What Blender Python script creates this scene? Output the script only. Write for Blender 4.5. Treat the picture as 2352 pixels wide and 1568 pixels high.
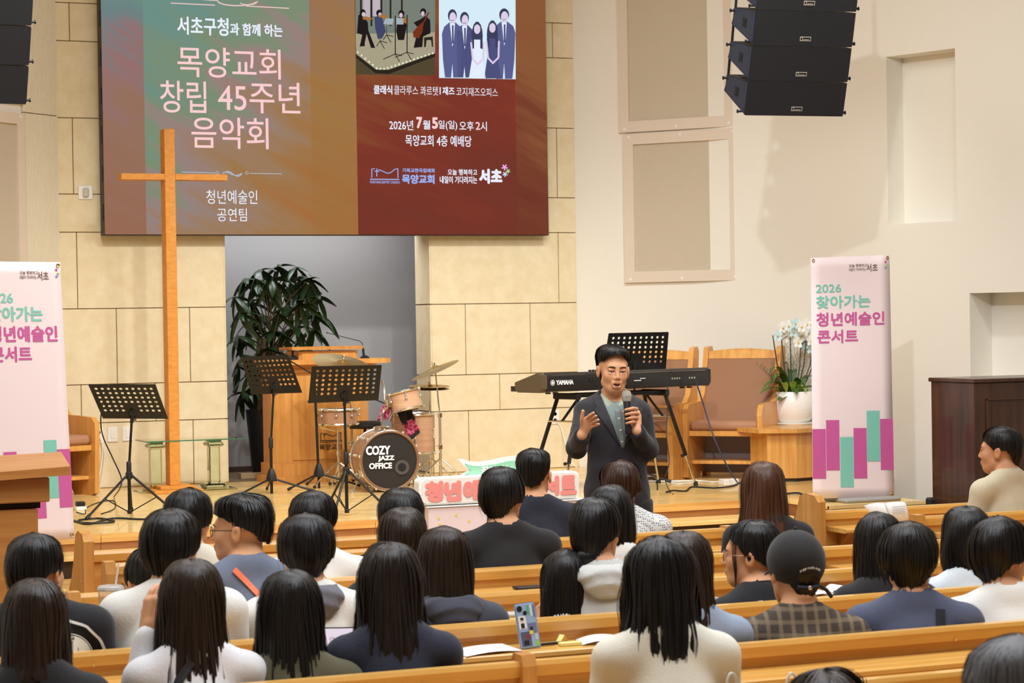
import bpy, bmesh, math, random
import numpy as np
from mathutils import Vector, Matrix
for _o in list(bpy.data.objects): bpy.data.objects.remove(_o)
SC = bpy.context.scene
COL = SC.collection
# ---------------------------------------------------------------- camera
FPX, PCX, PCY = 5000.0, 1176.0, 784.0
YAW, PITCH, ROLL = [math.radians(a) for a in (22.6991, -0.6035, -0.8909)]
CF = np.array([math.sin(YAW)*math.cos(PITCH), math.cos(YAW)*math.cos(PITCH), math.sin(PITCH)])
_r = np.array([math.cos(YAW), -math.sin(YAW), 0.0]); _u = np.cross(_r, CF)
CR = _r*math.cos(ROLL)+_u*math.sin(ROLL); CU = -_r*math.sin(ROLL)+_u*math.cos(ROLL)
CC = np.array([0.0, 0.0, 1.85])
cam_d = bpy.data.cameras.new('camera'); cam = bpy.data.objects.new('camera', cam_d); COL.objects.link(cam)
cam_d.sensor_width = 36.0; cam_d.lens = 36.0*FPX/2352.0
cam_d.clip_start = .05; cam_d.clip_end = 100
m = Matrix(((CR[0], CU[0], -CF[0], CC[0]), (CR[1], CU[1], -CF[1], CC[1]), (CR[2], CU[2], -CF[2], CC[2]), (0, 0, 0, 1)))
cam.matrix_world = m
cam_d.dof.use_dof = True; cam_d.dof.focus_distance = 12.5; cam_d.dof.aperture_fstop = 9.0
SC.camera = cam
# ---------------------------------------------------------------- world, lights, exposure
w = bpy.data.worlds.new('world'); SC.world = w; w.use_nodes = True
w.node_tree.nodes['Background'].inputs[0].default_value = (1, 1, 1, 1)
w.node_tree.nodes['Background'].inputs[1].default_value = .3
SC.view_settings.view_transform = 'Standard'; SC.view_settings.look = 'None'
SC.view_settings.gamma = 1; SC.view_settings.use_curve_mapping = False
SC.view_settings.exposure = 0.0
def area(name, loc, aim, size, size_y, power, col=(1, .87, .68), spread=180):
    d = bpy.data.lights.new(name, 'AREA'); d.shape = 'RECTANGLE'; d.size = size; d.size_y = size_y
    d.energy = power*1.08; d.color = col; d.spread = math.radians(spread)
    o = bpy.data.objects.new(name, d); COL.objects.link(o); o.location = loc
    o.rotation_euler = (Vector(aim)-Vector(loc)).to_track_quat('-Z', 'Y').to_euler()
    return o
def spot(name, loc, aim, power, angle, blend=.6, rad=.12, col=(1, .86, .66)):
    d = bpy.data.lights.new(name, 'SPOT'); d.energy = power; d.color = col; d.spot_size = math.radians(angle)
    d.spot_blend = blend; d.shadow_soft_size = rad
    o = bpy.data.objects.new(name, d); COL.objects.link(o); o.location = loc
    o.rotation_euler = (Vector(aim)-Vector(loc)).to_track_quat('-Z', 'Y').to_euler()
    return o
WARM = (.95, 1.0, 1.02)
area('ceiling_lamp_nave', (3.4, 5.5, 6.2), (3.4, 5.9, 0), 5.0, 5.0, 430, (.97, 1.02, 1.10))
area('ceiling_lamp_nave', (5.5, 11.2, 6.2), (5.6, 11.8, 0), 6.0, 2.0, 260, (.97, 1.01, 1.08))
area('ceiling_lamp_aisle', (-1.2, 9.0, 6.2), (-1.0, 9.2, 0), 2.0, 5.0, 100, (.97, 1.01, 1.08))
for i, (x, tx) in enumerate(((3.2, 3.9), (4.9, 5.3), (6.4, 6.6), (7.7, 8.2))):
    spot('stage_spotlight', (x, 12.6, 6.0), (tx, 16.6, .4), 440, 70, .7, .14, WARM)
spot('stage_spotlight', (5.2, 7.2, 6.1), (4.5, 12.4, 1.0), 380, 50, .8, .2, (.97, 1.01, 1.08))
spot('side_spotlight', (1.2, 4.0, 6.3), (8.8, 15.6, 2.6), 1500, 30, .8, .09, (.97, 1.01, 1.08))
area('alcove_fill', (5.9, 19.25, 3.0), (5.9, 19.25, 0), 2.2, .5, 26, (.94, 1.0, 1.1))  # added fill light that brightens the alcove, no known fixture there
# ---------------------------------------------------------------- pixel to place helpers (photo pixel -> real point on a plane)
def ray(x, y): return CF + CR*(x-PCX)/FPX - CU*(y-PCY)/FPX
def atY(x, y, Y): d = ray(x, y); return CC + d*((Y-CC[1])/d[1])
def atZ(x, y, Z): d = ray(x, y); return CC + d*((Z-CC[2])/d[2])
def atP(x, y, p0, n):
    d = ray(x, y); return CC + d*(np.dot(np.array(p0)-CC, n)/np.dot(d, n))
def sc_at(p): return FPX/np.dot(np.array(p)-CC, CF)      # pixels per metre at a place
def proj(p):
    d = np.array(p, float)-CC; z = d@CF
    return PCX+FPX*(d@CR)/z, PCY-FPX*(d@CU)/z
# ---------------------------------------------------------------- colour and materials
def lin(c):
    if isinstance(c, str): c = tuple(int(c[i:i+2], 16) for i in (0, 2, 4))
    return tuple(((v/255)/12.92 if v/255 <= .04045 else ((v/255+.055)/1.055)**2.4) for v in c)
MATS = {}
def nod(nt, t, **k):
    n = nt.nodes.new(t)
    for a, b in k.items():
        if a in n.inputs: n.inputs[a].default_value = b
        else: setattr(n, a, b)
    return n
def mat(name, col, rough=.6, metal=0, bump=None, var=None, spec=.5, trans=0, emit=None, coat=0, sheen=0, alpha=1, ior=1.45, aniso=0):
    """bump=(scale,strength[,stretch]) var=(scale,colour2,stretch,contrast)"""
    if name in MATS: return MATS[name]
    M = bpy.data.materials.new(name); M.use_nodes = True; nt = M.node_tree; b = nt.nodes['Principled BSDF']
    c = lin(col); b.inputs['Base Color'].default_value = (*c, 1); b.inputs['Roughness'].default_value = rough
    b.inputs['Metallic'].default_value = metal; b.inputs['Specular IOR Level'].default_value = spec
    b.inputs['Transmission Weight'].default_value = trans; b.inputs['IOR'].default_value = ior
    b.inputs['Coat Weight'].default_value = coat; b.inputs['Sheen Weight'].default_value = sheen
    b.inputs['Alpha'].default_value = alpha; b.inputs['Anisotropic'].default_value = aniso
    if emit is not None:
        b.inputs['Emission Color'].default_value = (*lin(emit[0]), 1); b.inputs['Emission Strength'].default_value = emit[1]
    if bump or var: tc = nod(nt, 'ShaderNodeTexCoord')
    if var:
        mp = nod(nt, 'ShaderNodeMapping'); mp.inputs['Scale'].default_value = var[2]
        nt.links.new(tc.outputs['Object'], mp.inputs[0])
        ns = nod(nt, 'ShaderNodeTexNoise', Scale=var[0], Detail=5, Roughness=.6)
        nt.links.new(mp.outputs[0], ns.inputs['Vector'])
        rp = nod(nt, 'ShaderNodeValToRGB'); k = var[3]
        rp.color_ramp.elements[0].position = .5-k; rp.color_ramp.elements[1].position = .5+k
        rp.color_ramp.elements[0].color = (*c, 1); rp.color_ramp.elements[1].color = (*lin(var[1]), 1)
        nt.links.new(ns.outputs['Fac'], rp.inputs[0]); nt.links.new(rp.outputs[0], b.inputs['Base Color'])
    if bump:
        mp = nod(nt, 'ShaderNodeMapping'); mp.inputs['Scale'].default_value = bump[2] if len(bump) > 2 else (1, 1, 1)
        nt.links.new(tc.outputs['Object'], mp.inputs[0])
        ns = nod(nt, 'ShaderNodeTexNoise', Scale=bump[0], Detail=4)
        nt.links.new(mp.outputs[0], ns.inputs['Vector'])
        bp = nod(nt, 'ShaderNodeBump', Strength=bump[1], Distance=.01)
        nt.links.new(ns.outputs['Fac'], bp.inputs['Height']); nt.links.new(bp.outputs[0], b.inputs['Normal'])
    MATS[name] = M
    return M
def glow(name, col, s=1.0):
    if name in MATS: return MATS[name]
    M = bpy.data.materials.new(name); M.use_nodes = True; nt = M.node_tree; nt.nodes.clear()
    e = nod(nt, 'ShaderNodeEmission', Strength=s); e.inputs[0].default_value = (*lin(col), 1)
    o = nod(nt, 'ShaderNodeOutputMaterial'); nt.links.new(e.outputs[0], o.inputs[0]); MATS[name] = M
    return M
def wood(name, c1, c2, rough=.35, axis=0, coat=.15, sc=1.0):
    st = [22, 22, 22]; st[axis] = 1.2
    M = mat(name, c1, rough, var=(1.0*sc, c2, tuple(st), .16), bump=(1.5, .04, tuple(v*2 for v in st)), coat=coat)
    return M
# ---------------------------------------------------------------- mesh building
class MB:
    def __init__(s): s.v = []; s.f = []
    def add(s, vs, fs):
        o = len(s.v); s.v += [tuple(map(float, p)) for p in vs]; s.f += [tuple(i+o for i in q) for q in fs]; return s
    def box(s, lo, hi, bev=0):
        x0, y0, z0 = lo; x1, y1, z1 = hi
        if bev <= 0:
            vs = [(x0,y0,z0),(x1,y0,z0),(x1,y1,z0),(x0,y1,z0),(x0,y0,z1),(x1,y0,z1),(x1,y1,z1),(x0,y1,z1)]
            return s.add(vs, [(0,3,2,1),(4,5,6,7),(0,1,5,4),(1,2,6,5),(2,3,7,6),(3,0,4,7)])
        b = bev; vs = []; idx = {}
        for sx in (0, 1):
            for sy in (0, 1):
                for sz in (0, 1):
                    c = (hi[0] if sx else lo[0], hi[1] if sy else lo[1], hi[2] if sz else lo[2])
                    d = (-b if sx else b, -b if sy else b, -b if sz else b)
                    for a in range(3):
                        p = [c[i]+(d[i] if i != a else 0) for i in range(3)]
                        idx[(sx, sy, sz, a)] = len(vs); vs.append(p)
        fs = []
        def q(*k): fs.append(tuple(idx[i] for i in k))
        for a in range(3):
            o = [i for i in range(3) if i != a]
            for sd in (0, 1):
                ks = []
                for u_, v_ in ((0, 0), (1, 0), (1, 1), (0, 1)):
                    t = [0, 0, 0]; t[a] = sd; t[o[0]] = u_; t[o[1]] = v_; ks.append((*t, a))
                q(*ks)
        for a in range(3):
            o = [i for i in range(3) if i != a]
            for u_ in (0, 1):
                for v_ in (0, 1):
                    t0 = [0, 0, 0]; t0[o[0]] = u_; t0[o[1]] = v_; t1 = list(t0); t1[a] = 1
                    q((*t0, o[0]), (*t1, o[0]), (*t1, o[1]), (*t0, o[1]))
        for sx in (0, 1):
            for sy in (0, 1):
                for sz in (0, 1): q((sx, sy, sz, 0), (sx, sy, sz, 1), (sx, sy, sz, 2))
        return s.add(vs, fs)
    def tube(s, pts, r, n=8, cap=True):
        P = [Vector(p) for p in pts]; R = r if isinstance(r, (list, tuple)) else [r]*len(P); vs = []; fs = []
        t = (P[1]-P[0]).normalized(); a = Vector((0, 0, 1)) if abs(t.z) < .9 else Vector((1, 0, 0)); nx = t.cross(a).normalized()
        for i, p in enumerate(P):
            t = ((P[min(i+1, len(P)-1)]-P[max(i-1, 0)])).normalized()
            nx = (nx-t*nx.dot(t)).normalized(); ny = t.cross(nx)
            for k in range(n):
                g = 2*math.pi*k/n; vs.append(p+(nx*math.cos(g)+ny*math.sin(g))*R[i])
        for i in range(len(P)-1):
            for k in range(n): fs.append((i*n+k, i*n+(k+1) % n, (i+1)*n+(k+1) % n, (i+1)*n+k))
        if cap: fs.append(tuple(range(n-1, -1, -1))); fs.append(tuple((len(P)-1)*n+k for k in range(n)))
        return s.add(vs, fs)
    def lathe(s, prof, n=24, c=(0, 0, 0), M=None):
        vs = []; fs = []
        for (r, z) in prof:
            for k in range(n):
                g = 2*math.pi*k/n; p = Vector((r*math.cos(g), r*math.sin(g), z))
                if M: p = M @ p
                vs.append(p+Vector(c))
        for i in range(len(prof)-1):
            for k in range(n): fs.append((i*n+k, i*n+(k+1) % n, (i+1)*n+(k+1) % n, (i+1)*n+k))
        if prof[0][0] > 1e-4: fs.append(tuple(range(n-1, -1, -1)))
        if prof[-1][0] > 1e-4: fs.append(tuple((len(prof)-1)*n+k for k in range(n)))
        return s.add(vs, fs)
    def prism(s, poly, a, b):
        """poly: list of 3D points (front), extruded by vector b-a"""
        d = Vector(b)-Vector(a); n = len(poly); vs = [Vector(p) for p in poly]+[Vector(p)+d for p in poly]
        fs = [tuple(range(n)), tuple(range(2*n-1, n-1, -1))]+[(i, n+i, n+(i+1) % n, (i+1) % n) for i in range(n)]
        return s.add(vs, fs)
    def build(s, name, m=None, parent=None, smooth=False, loc=None, rot=None, fix=True, sharp=35):
        me = bpy.data.meshes.new(name); me.from_pydata(s.v, [], s.f)
        if fix:
            bm = bmesh.new(); bm.from_mesh(me); bmesh.ops.recalc_face_normals(bm, faces=bm.faces); bm.to_mesh(me); bm.free()
        if smooth:
            me.polygons.foreach_set('use_smooth', [True]*len(me.polygons))
            if sharp < 180: me.set_sharp_from_angle(angle=math.radians(sharp))
        return link(name, me, m, parent, loc, rot)
def link(name, me, m=None, parent=None, loc=None, rot=None):
    o = bpy.data.objects.new(name, me); COL.objects.link(o)
    if m is not None and not me.materials: me.materials.append(m)
    if parent is not None: o.parent = parent
    if loc is not None: o.location = loc
    if rot is not None: o.rotation_euler = rot
    return o
def tag(o, label=None, cat=None, group=None, kind=None):
    if label: o['label'] = label
    if cat: o['category'] = cat
    if group: o['group'] = group
    if kind: o['kind'] = kind
    return o
def thing(name, label, cat, loc=(0, 0, 0), rz=0, group=None):
    o = bpy.data.objects.new(name, None); COL.objects.link(o); o.location = loc; o.rotation_euler = (0, 0, rz)
    o.empty_display_size = .1
    return tag(o, label, cat, group)
def copy_tree(o, parent=None):
    c = o.copy(); COL.objects.link(c); c.parent = parent
    for ch in [x for x in KIDS.get(o.name, o.children)]: copy_tree(ch, c)
    return c
KIDS = {}
_txt = {}
def text_mesh(s, bold=0.0, spacing=1.0, res=4, shear=0):
    k = (s, bold, spacing, shear)
    if k not in _txt:
        cu = bpy.data.curves.new('t', 'FONT'); cu.body = s; cu.offset = bold; cu.space_character = spacing; cu.resolution_u = res; cu.shear = shear
        cu.fill_mode = 'FRONT' if True else 'BOTH'
        o = bpy.data.objects.new('t', cu); COL.objects.link(o)
        dg = bpy.context.evaluated_depsgraph_get(); dg.update()
        me = bpy.data.meshes.new_from_object(o.evaluated_get(dg))
        bpy.data.objects.remove(o); n = len(me.vertices); a = np.empty(n*3); me.vertices.foreach_get('co', a)
        _txt[k] = (a.reshape(-1, 3)[:, :2].copy(), [tuple(p.vertices) for p in me.polygons])
    return _txt[k]
def put_text(s, o, ux, uz, W, H, m, parent=None, bold=0, spacing=1.0, name='lettering', nrm=None, lift=.002, shear=0, emboss=0):
    """fits text in a W x H metre box with lower left corner o, along unit vectors ux (right) and uz (up)"""
    a, f = text_mesh(s, 0, spacing, shear=shear)
    lo = a.min(0); hi = a.max(0); t = (a-lo)/(hi-lo)
    rb = bold*H*1.15; W -= 2*rb; H -= 2*rb; o = np.array(o, float)+rb*(np.array(ux, float)+np.array(uz, float))
    o = np.array(o, float); ux = np.array(ux, float); uz = np.array(uz, float)
    n = np.cross(ux, uz)
    pts = o+t[:, :1]*W*ux+t[:, 1:]*H*uz+n*lift
    if rb > 0:
        P0, f0 = pts, f; pts, f = [P0], list(f0)
        for k in range(6): g = math.pi*k/3; pts.append(P0+rb*(math.cos(g)*ux+math.sin(g)*uz)+n*.00006*(k+1)); f = f+[tuple(i+len(P0)*(k+1) for i in q) for q in f0]
        pts = np.concatenate(pts)
    if parent is not None:
        pts = pts-np.array(parent.location)
        rz = parent.rotation_euler[2]
        if abs(rz) > 1e-6:
            c_, s_ = math.cos(-rz), math.sin(-rz); pts = np.stack([pts[:, 0]*c_-pts[:, 1]*s_, pts[:, 0]*s_+pts[:, 1]*c_, pts[:, 2]], 1)
    mb = MB(); mb.add(pts, f)
    return mb.build(name, m, parent, fix=False)
# ================================================================ the room
WY = 18.6
m_plaster = mat('cream_plaster', (238, 232, 218), .75, bump=(60, .03))
m_floor = mat('hall_floor', (150, 120, 84), .45, var=(2, (128, 98, 66), (1, 8, 1), .2))
m_stone = mat('travertine', (222, 202, 158), .7, var=(9, (234, 218, 182), (1, 1, 1), .25), bump=(90, .12))
m_joint = mat('stone_joint', (146, 112, 66), .9)
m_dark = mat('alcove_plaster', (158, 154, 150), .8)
m_black = mat('black_metal', (28, 26, 24), .45, metal=.3)
m_blackp = mat('black_plastic', (24, 24, 25), .5)
m_chrome = mat('chrome', (225, 222, 215), .14, metal=1)
m_white = mat('white_plastic', (238, 234, 224), .4)
m_cable = mat('black_cable', (30, 28, 30), .55)
m_cablew = mat('white_cable', (232, 228, 216), .5)
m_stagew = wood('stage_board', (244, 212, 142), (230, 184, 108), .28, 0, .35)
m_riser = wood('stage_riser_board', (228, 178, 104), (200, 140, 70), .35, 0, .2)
m_oak = wood('honey_wood', (222, 160, 84), (205, 138, 66), .35, 2, .2)
def inward(a, b, ref=(6, 10)):
    d = np.array([b[0]-a[0], b[1]-a[1]]); d = d/np.linalg.norm(d); n = np.array([-d[1], d[0]])
    if np.dot(n, np.array(ref)-np.array(a)) < 0: n = -n
    return d, n
def wall_seg(name, a, b, z0, z1, m, holes=(), thick=.25, parent=None):
    """vertical wall from a to b (plan points); holes = (s0, s1, z0, z1, depth) recesses measured along the wall"""
    d, n = inward(a, b); L = math.hypot(b[0]-a[0], b[1]-a[1]); mb = MB()
    ss = sorted({0, L, *[h[0] for h in holes], *[h[1] for h in holes]}); zs = sorted({z0, z1, *[h[2] for h in holes], *[h[3] for h in holes]})
    P = lambda s, k, z: (a[0]+d[0]*s-n[0]*k, a[1]+d[1]*s-n[1]*k, z)
    for i in range(len(ss)-1):
        for j in range(len(zs)-1):
            sm, zm = (ss[i]+ss[i+1])/2, (zs[j]+zs[j+1])/2
            if any(h[0] < sm < h[1] and h[2] < zm < h[3] for h in holes): continue
            mb.add([P(ss[i], 0, zs[j]), P(ss[i+1], 0, zs[j]), P(ss[i+1], 0, zs[j+1]), P(ss[i], 0, zs[j+1])], [(0, 1, 2, 3)])
    for (s0, s1, h0, h1, dp) in holes:
        c = [P(s0, 0, h0), P(s1, 0, h0), P(s1, 0, h1), P(s0, 0, h1), P(s0, dp, h0), P(s1, dp, h0), P(s1, dp, h1), P(s0, dp, h1)]
        mb.add(c, [(0, 1, 5, 4), (1, 2, 6, 5), (2, 3, 7, 6), (3, 0, 4, 7), (4, 5, 6, 7)])
    o = mb.build(name, m, parent, fix=False)
    return tag(o, kind='structure')
def hit(px, a, b):      # where the view ray through column px meets the vertical plane through plan points a, b
    r = ray(px, 760); d = np.array(b)-np.array(a)
    A = np.array([[r[0], -d[0]], [r[1], -d[1]]]); t = np.linalg.solve(A, np.array(a, float)); return t[1]*np.linalg.norm(d)
def unit(deg, sx, sy): return np.array([sx*math.sin(math.radians(deg)), sy*math.cos(math.radians(deg))])
# plan of the room
A_R = np.array([8.443, WY]); d1 = unit(39, 1, -1)
sR1 = hit(1765, A_R, A_R+d1); B_R = A_R+d1*sR1
d2 = unit(19, 1, -1); C_R = B_R+d2*24
A_L = np.array([3.60, WY]); e1 = unit(51, -1, -1); B_L = A_L+e1*3.6; e2 = unit(19, -1, -1); C_L = B_L+e2*21
ZC = 6.6
def on_wall(px, py, a, d):
    s = hit(px, a, a+d); p = a+d*s; r = ray(px, py); t = p[1]/r[1]
    return s, 1.85+r[2]*t
def hole(px0, py0, px1, py1, a, d, dp):
    s0, zt = on_wall(px0, py0, a, d); s1, zb = on_wall(px1, py1, a, d); return (s0, s1, zb, zt, dp)
floor = MB().add([(-9, -4, 0), (20, -4, 0), (20, 21, 0), (-9, 21, 0)], [(0, 1, 2, 3)]).build('floor', m_floor, fix=False); tag(floor, kind='structure')
ceil = MB().add([(-9, -4, ZC), (20, -4, ZC), (20, 21, ZC), (-9, 21, ZC)], [(3, 2, 1, 0)]).build('ceiling', m_plaster, fix=False); tag(ceil, kind='structure')
m_teal = mat('niche_tint', (196, 216, 206), .8)
nh_teal = hole(1811, 641, 1890, 880, A_R, d1, .12)
nA = hole(2044, 131, 2202, 507, B_R, d2, .22); nB = hole(2228, 673, 2420, 915, B_R, d2, .30)
RB = .9
wall_seg('wall_right', A_R, B_R-d1*RB, 0, ZC, m_plaster)
_sub = [(h[0]-RB, h[1]-RB, *h[2:]) for h in (nA, nB)]
wall_seg('wall_right_side', B_R+d2*RB, C_R, 0, ZC, m_plaster, _sub)
cv_ = MB(); n_c = 20; pts_ = [(B_R-d1*RB)*(1-t)**2+B_R*2*t*(1-t)+(B_R+d2*RB)*t*t for t in np.linspace(0, 1, n_c+1)]
cv_.add([(*p, z) for p in pts_ for z in (0, ZC)], [(2*i, 2*i+2, 2*i+3, 2*i+1) for i in range(n_c)])
tag(cv_.build('wall_right_curve', m_plaster, None, True, fix=False, sharp=180), kind='structure')
wall_seg('wall_left', A_L, B_L, 0, ZC, m_plaster)
wall_seg('wall_left_side', B_L, C_L, 0, ZC, m_plaster)
wall_seg('wall_rear', (C_L[0], -3.2), (C_R[0], -3.2), 0, ZC, m_plaster)
# rear plane behind the stone, with the alcove opening
AX0, AX1, AZT, AYB, JY = 5.049, 6.983, 2.72, 19.86, 18.97
wb = MB()
def quad(mb, *p): mb.add(p, [(0, 1, 2, 3)])
Y_ = WY+.012
quad(wb, (A_L[0], Y_, 0), (AX0, Y_, 0), (AX0, Y_, ZC), (A_L[0], Y_, ZC)); quad(wb, (AX1, Y_, 0), (A_R[0], Y_, 0), (A_R[0], Y_, ZC), (AX1, Y_, ZC))
quad(wb, (AX0, Y_, AZT), (AX1, Y_, AZT), (AX1, Y_, ZC), (AX0, Y_, ZC))
quad(wb, (AX0+.004, Y_, .45), (AX0+.004, JY, .45), (AX0+.004, JY, AZT), (AX0+.004, Y_, AZT)); quad(wb, (AX1+.004, Y_, .45), (AX1+.004, JY, .45), (AX1+.004, JY, AZT), (AX1+.004, Y_, AZT))
quad(wb, (AX0, Y_, AZT), (AX1, Y_, AZT), (AX1, JY, AZT), (AX0, JY, AZT))
wall_back = wb.build('wall_back', m_joint, fix=False); tag(wall_back, kind='structure')
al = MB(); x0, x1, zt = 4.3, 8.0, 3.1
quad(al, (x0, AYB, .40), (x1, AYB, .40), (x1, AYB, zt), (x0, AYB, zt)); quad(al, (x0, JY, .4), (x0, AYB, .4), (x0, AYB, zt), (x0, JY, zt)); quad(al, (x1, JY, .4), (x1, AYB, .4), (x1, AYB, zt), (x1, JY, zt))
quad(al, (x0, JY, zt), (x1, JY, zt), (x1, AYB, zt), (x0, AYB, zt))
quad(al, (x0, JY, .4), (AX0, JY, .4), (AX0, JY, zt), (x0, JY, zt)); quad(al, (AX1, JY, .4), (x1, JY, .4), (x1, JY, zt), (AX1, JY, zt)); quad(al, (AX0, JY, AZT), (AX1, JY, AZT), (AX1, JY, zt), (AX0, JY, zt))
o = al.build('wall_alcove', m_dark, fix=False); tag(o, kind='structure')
m_carpet = mat('alcove_floor', (120, 98, 72), .8)
o = MB().box((x0, AYB-.015, .45), (x1, AYB, .50)).build('baseboard_alcove', mat('dark_skirting', (70, 52, 38), .5)); tag(o, kind='structure')
# stone panels, one by one
ZB = [.45, 1.01, 1.34, 1.99, 2.645, 2.97, 3.62, 4.275, 4.60, 5.25, 5.9, 6.225, ZC]
JT = {0: [4.749, 7.333], 1: [3.776, 4.422, 7.648], 2: [4.091, 4.734, 7.316, 7.963], 3: [3.761, 8.26], 4: [6.0], 5: [3.742, 5.1, 6.7, 8.26], 6: [4.6, 6.1, 7.5],
      7: [3.731, 5.2, 6.6, 8.233], 8: [4.5, 6.0, 7.4], 9: [3.76, 5.3, 6.9, 8.26], 10: [4.6, 6.2], 11: [5.0, 7.0]}
rnd = random.Random(4)
for c in range(len(ZB)-1):
    z0, z1 = ZB[c], ZB[c+1]
    xs = [A_L[0]]+JT[c]+[A_R[0]]
    spans = []
    if z0 < AZT-.1:
        xs = sorted(set(xs+[AX0, AX1])); spans = [(a, b) for a, b in zip(xs, xs[1:]) if not (a >= AX0-.01 and b <= AX1+.01)]
    else: spans = list(zip(xs, xs[1:]))
    if c == 3: z1b = z1
    for a, b in spans:
        g = .0032; dy = rnd.uniform(0, .003)
        MB().box((a+g, WY-.012+dy, z0+g), (b-g, WY+.012, z1-g), .003).build('stone_panel', m_stone, wall_back)
for c in range(4):      # right jamb of the alcove
    MB().box((AX1-.012, WY-.008, ZB[c]+.005), (AX1+.004, JY, ZB[c+1]-.005), .003).build('stone_panel', m_stone, wall_back)
    MB().box((AX0-.004, WY-.008, ZB[c]+.005), (AX0+.012, JY, ZB[c+1]-.005), .003).build('stone_panel', m_stone, wall_back)
# ribbed strip on the left wall
d_, n_ = inward(A_L, B_L); Lr = hit(58, A_L, A_L+e1)
rb = MB(); nr = 24
for i in range(nr):
    s0 = Lr*(i+.12)/nr; s1 = Lr*(i+.88)/nr
    pts = [tuple(A_L+e1*s0+n_*.002), tuple(A_L+e1*s0+n_*.022), tuple(A_L+e1*s1+n_*.022), tuple(A_L+e1*s1+n_*.002)]
    for za, zb_ in ((.45, on_wall(100, 263, A_L, e1)[1]-.004), (on_wall(100, 263, A_L, e1)[1]+.004, ZC)):
        rb.add([(*p, za) for p in pts]+[(*p, zb_) for p in pts], [(0, 1, 5, 4), (1, 2, 6, 5), (2, 3, 7, 6), (4, 5, 6, 7), (3, 2, 1, 0)])
o = rb.build('trim_ribbed_strip', mat('ribbed_paint', (238, 228, 200), .6)); tag(o, kind='structure')
o = MB().add([(*(A_L+n_*.003), .45), (*(A_L+e1*Lr+n_*.003), .45), (*(A_L+e1*Lr+n_*.003), ZC), (*(A_L+n_*.003), ZC)], [(0, 1, 2, 3)]).build('trim_ribbed_backing', mat('rib_backing', (170, 142, 92), .7)); tag(o, kind='structure')
# acoustic panels: frame with a fabric centre, screwed to the wall
m_frame = mat('panel_frame_paint', (224, 208, 188), .6); m_fab = mat('panel_fabric', (200, 186, 162), .9, bump=(120, .1))
def acoustic(px, a, d, label, inner):
    """px: four corners (tl, tr, br, bl) of the frame on the wall in photo pixels, made upright on the wall"""
    s0, zt = on_wall(*px[0], a, d); s1, zb = on_wall(*px[2], a, d)
    dd, n = inward(a, a+d*5)
    th = .035; P = lambda s, k, z: (a[0]+d[0]*s+n[0]*k, a[1]+d[1]*s+n[1]*k, z)
    base = P((s0+s1)/2, 0, zb); root = thing('acoustic_panel', label, 'wall panel', base)
    def bx(sa, sb, za, zb2, k0, k1, nm, mt, par, bev=0):
        mb = MB(); c = [P(sa, k0, za), P(sb, k0, za), P(sb, k1, za), P(sa, k1, za), P(sa, k0, zb2), P(sb, k0, zb2), P(sb, k1, zb2), P(sa, k1, zb2)]
        c = [tuple(np.array(q)-np.array(base)) for q in c]
        mb.add(c, [(0, 3, 2, 1), (4, 5, 6, 7), (0, 1, 5, 4), (1, 2, 6, 5), (2, 3, 7, 6), (3, 0, 4, 7)]); return mb.build(nm, mt, par)
    w_ = inner
    bx(s0, s1, zb, zb+w_, 0, th, 'frame_rail', m_frame, root); bx(s0, s1, zt-w_, zt, 0, th, 'frame_rail', m_frame, root)
    sg = 1 if s1 > s0 else -1
    bx(s0, s0+sg*w_, zb+w_, zt-w_, 0, th, 'frame_stile', m_frame, root); bx(s1-sg*w_, s1, zb+w_, zt-w_, 0, th, 'frame_stile', m_frame, root)
    bx(s0+sg*w_, s1-sg*w_, zb+w_, zt-w_, 0, .012, 'fabric_insert', m_fab, root)
    for fs in (.05, .5, .95):
        for zz in (zb+w_*.3, zt-w_*.3):
            bx(s0+(s1-s0)*fs-.012, s0+(s1-s0)*fs+.012, zz-.012, zz+.012, th, th+.004, 'screw_cap', m_white, root)
    return root
acoustic([(1441, 309), 0, (1707, 643), 0], A_R, d1, 'lower beige fabric wall panel right of the stone wall', .10)
acoustic([(1432, -330), 0, (1698, 290), 0], A_R, d1, 'upper beige fabric wall panel beside the hanging right speakers', .10)
acoustic([(58, 262), 0, (-160, 700), 0], A_L, e1, 'beige fabric wall panel below the hanging left speakers', .09)
acoustic([(57, -300), 0, (-160, 215), 0], A_L, e1, 'beige fabric wall panel behind the hanging left speakers', .09)
# niche on the first facet of the right wall (pale teal window recess, shown as a flat teal pane)
root = thing('window_bay', 'pale teal recessed bay behind the white orchids', 'window', (0, 0, 0)); root['kind'] = 'structure'
s0, s1, z0, z1, _ = nh_teal; dd, n = inward(A_R, B_R)
P = lambda s, k, z: (A_R[0]+d1[0]*s+n[0]*k, A_R[1]+d1[1]*s+n[1]*k, z)
MB().add([P(s0, .004, z0), P(s1, .004, z0), P(s1, .004, z1), P(s0, .004, z1)], [(0, 1, 2, 3)]).build('glass_pane', m_teal, root, fix=False)
# ---------------------------------------------------------------- stage
SZ = .45
front = [(1.2, 14.5), (3.06, 14.5), (8.455, 14.5), (10.4, 13.6)]
st = MB(); top = front+[(12.2, 14.6), (10.2, 16.6), (8.42, 18.60), (3.62, 18.60), (1.2, 16.7)]
stage = thing('floor_stage', None, None, (0, 0, 0)); tag(stage, kind='structure')
MB().box((x0, WY+.03, .40), (x1, AYB, .4495)).build('alcove_floor_sheet', m_carpet, stage)
back_poly = [(10.6, 13.5), (11.0, 15.2), (B_R[0], B_R[1]), (8.43, 18.62), (3.6, 18.62), (0.8, 16.2)]
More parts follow.
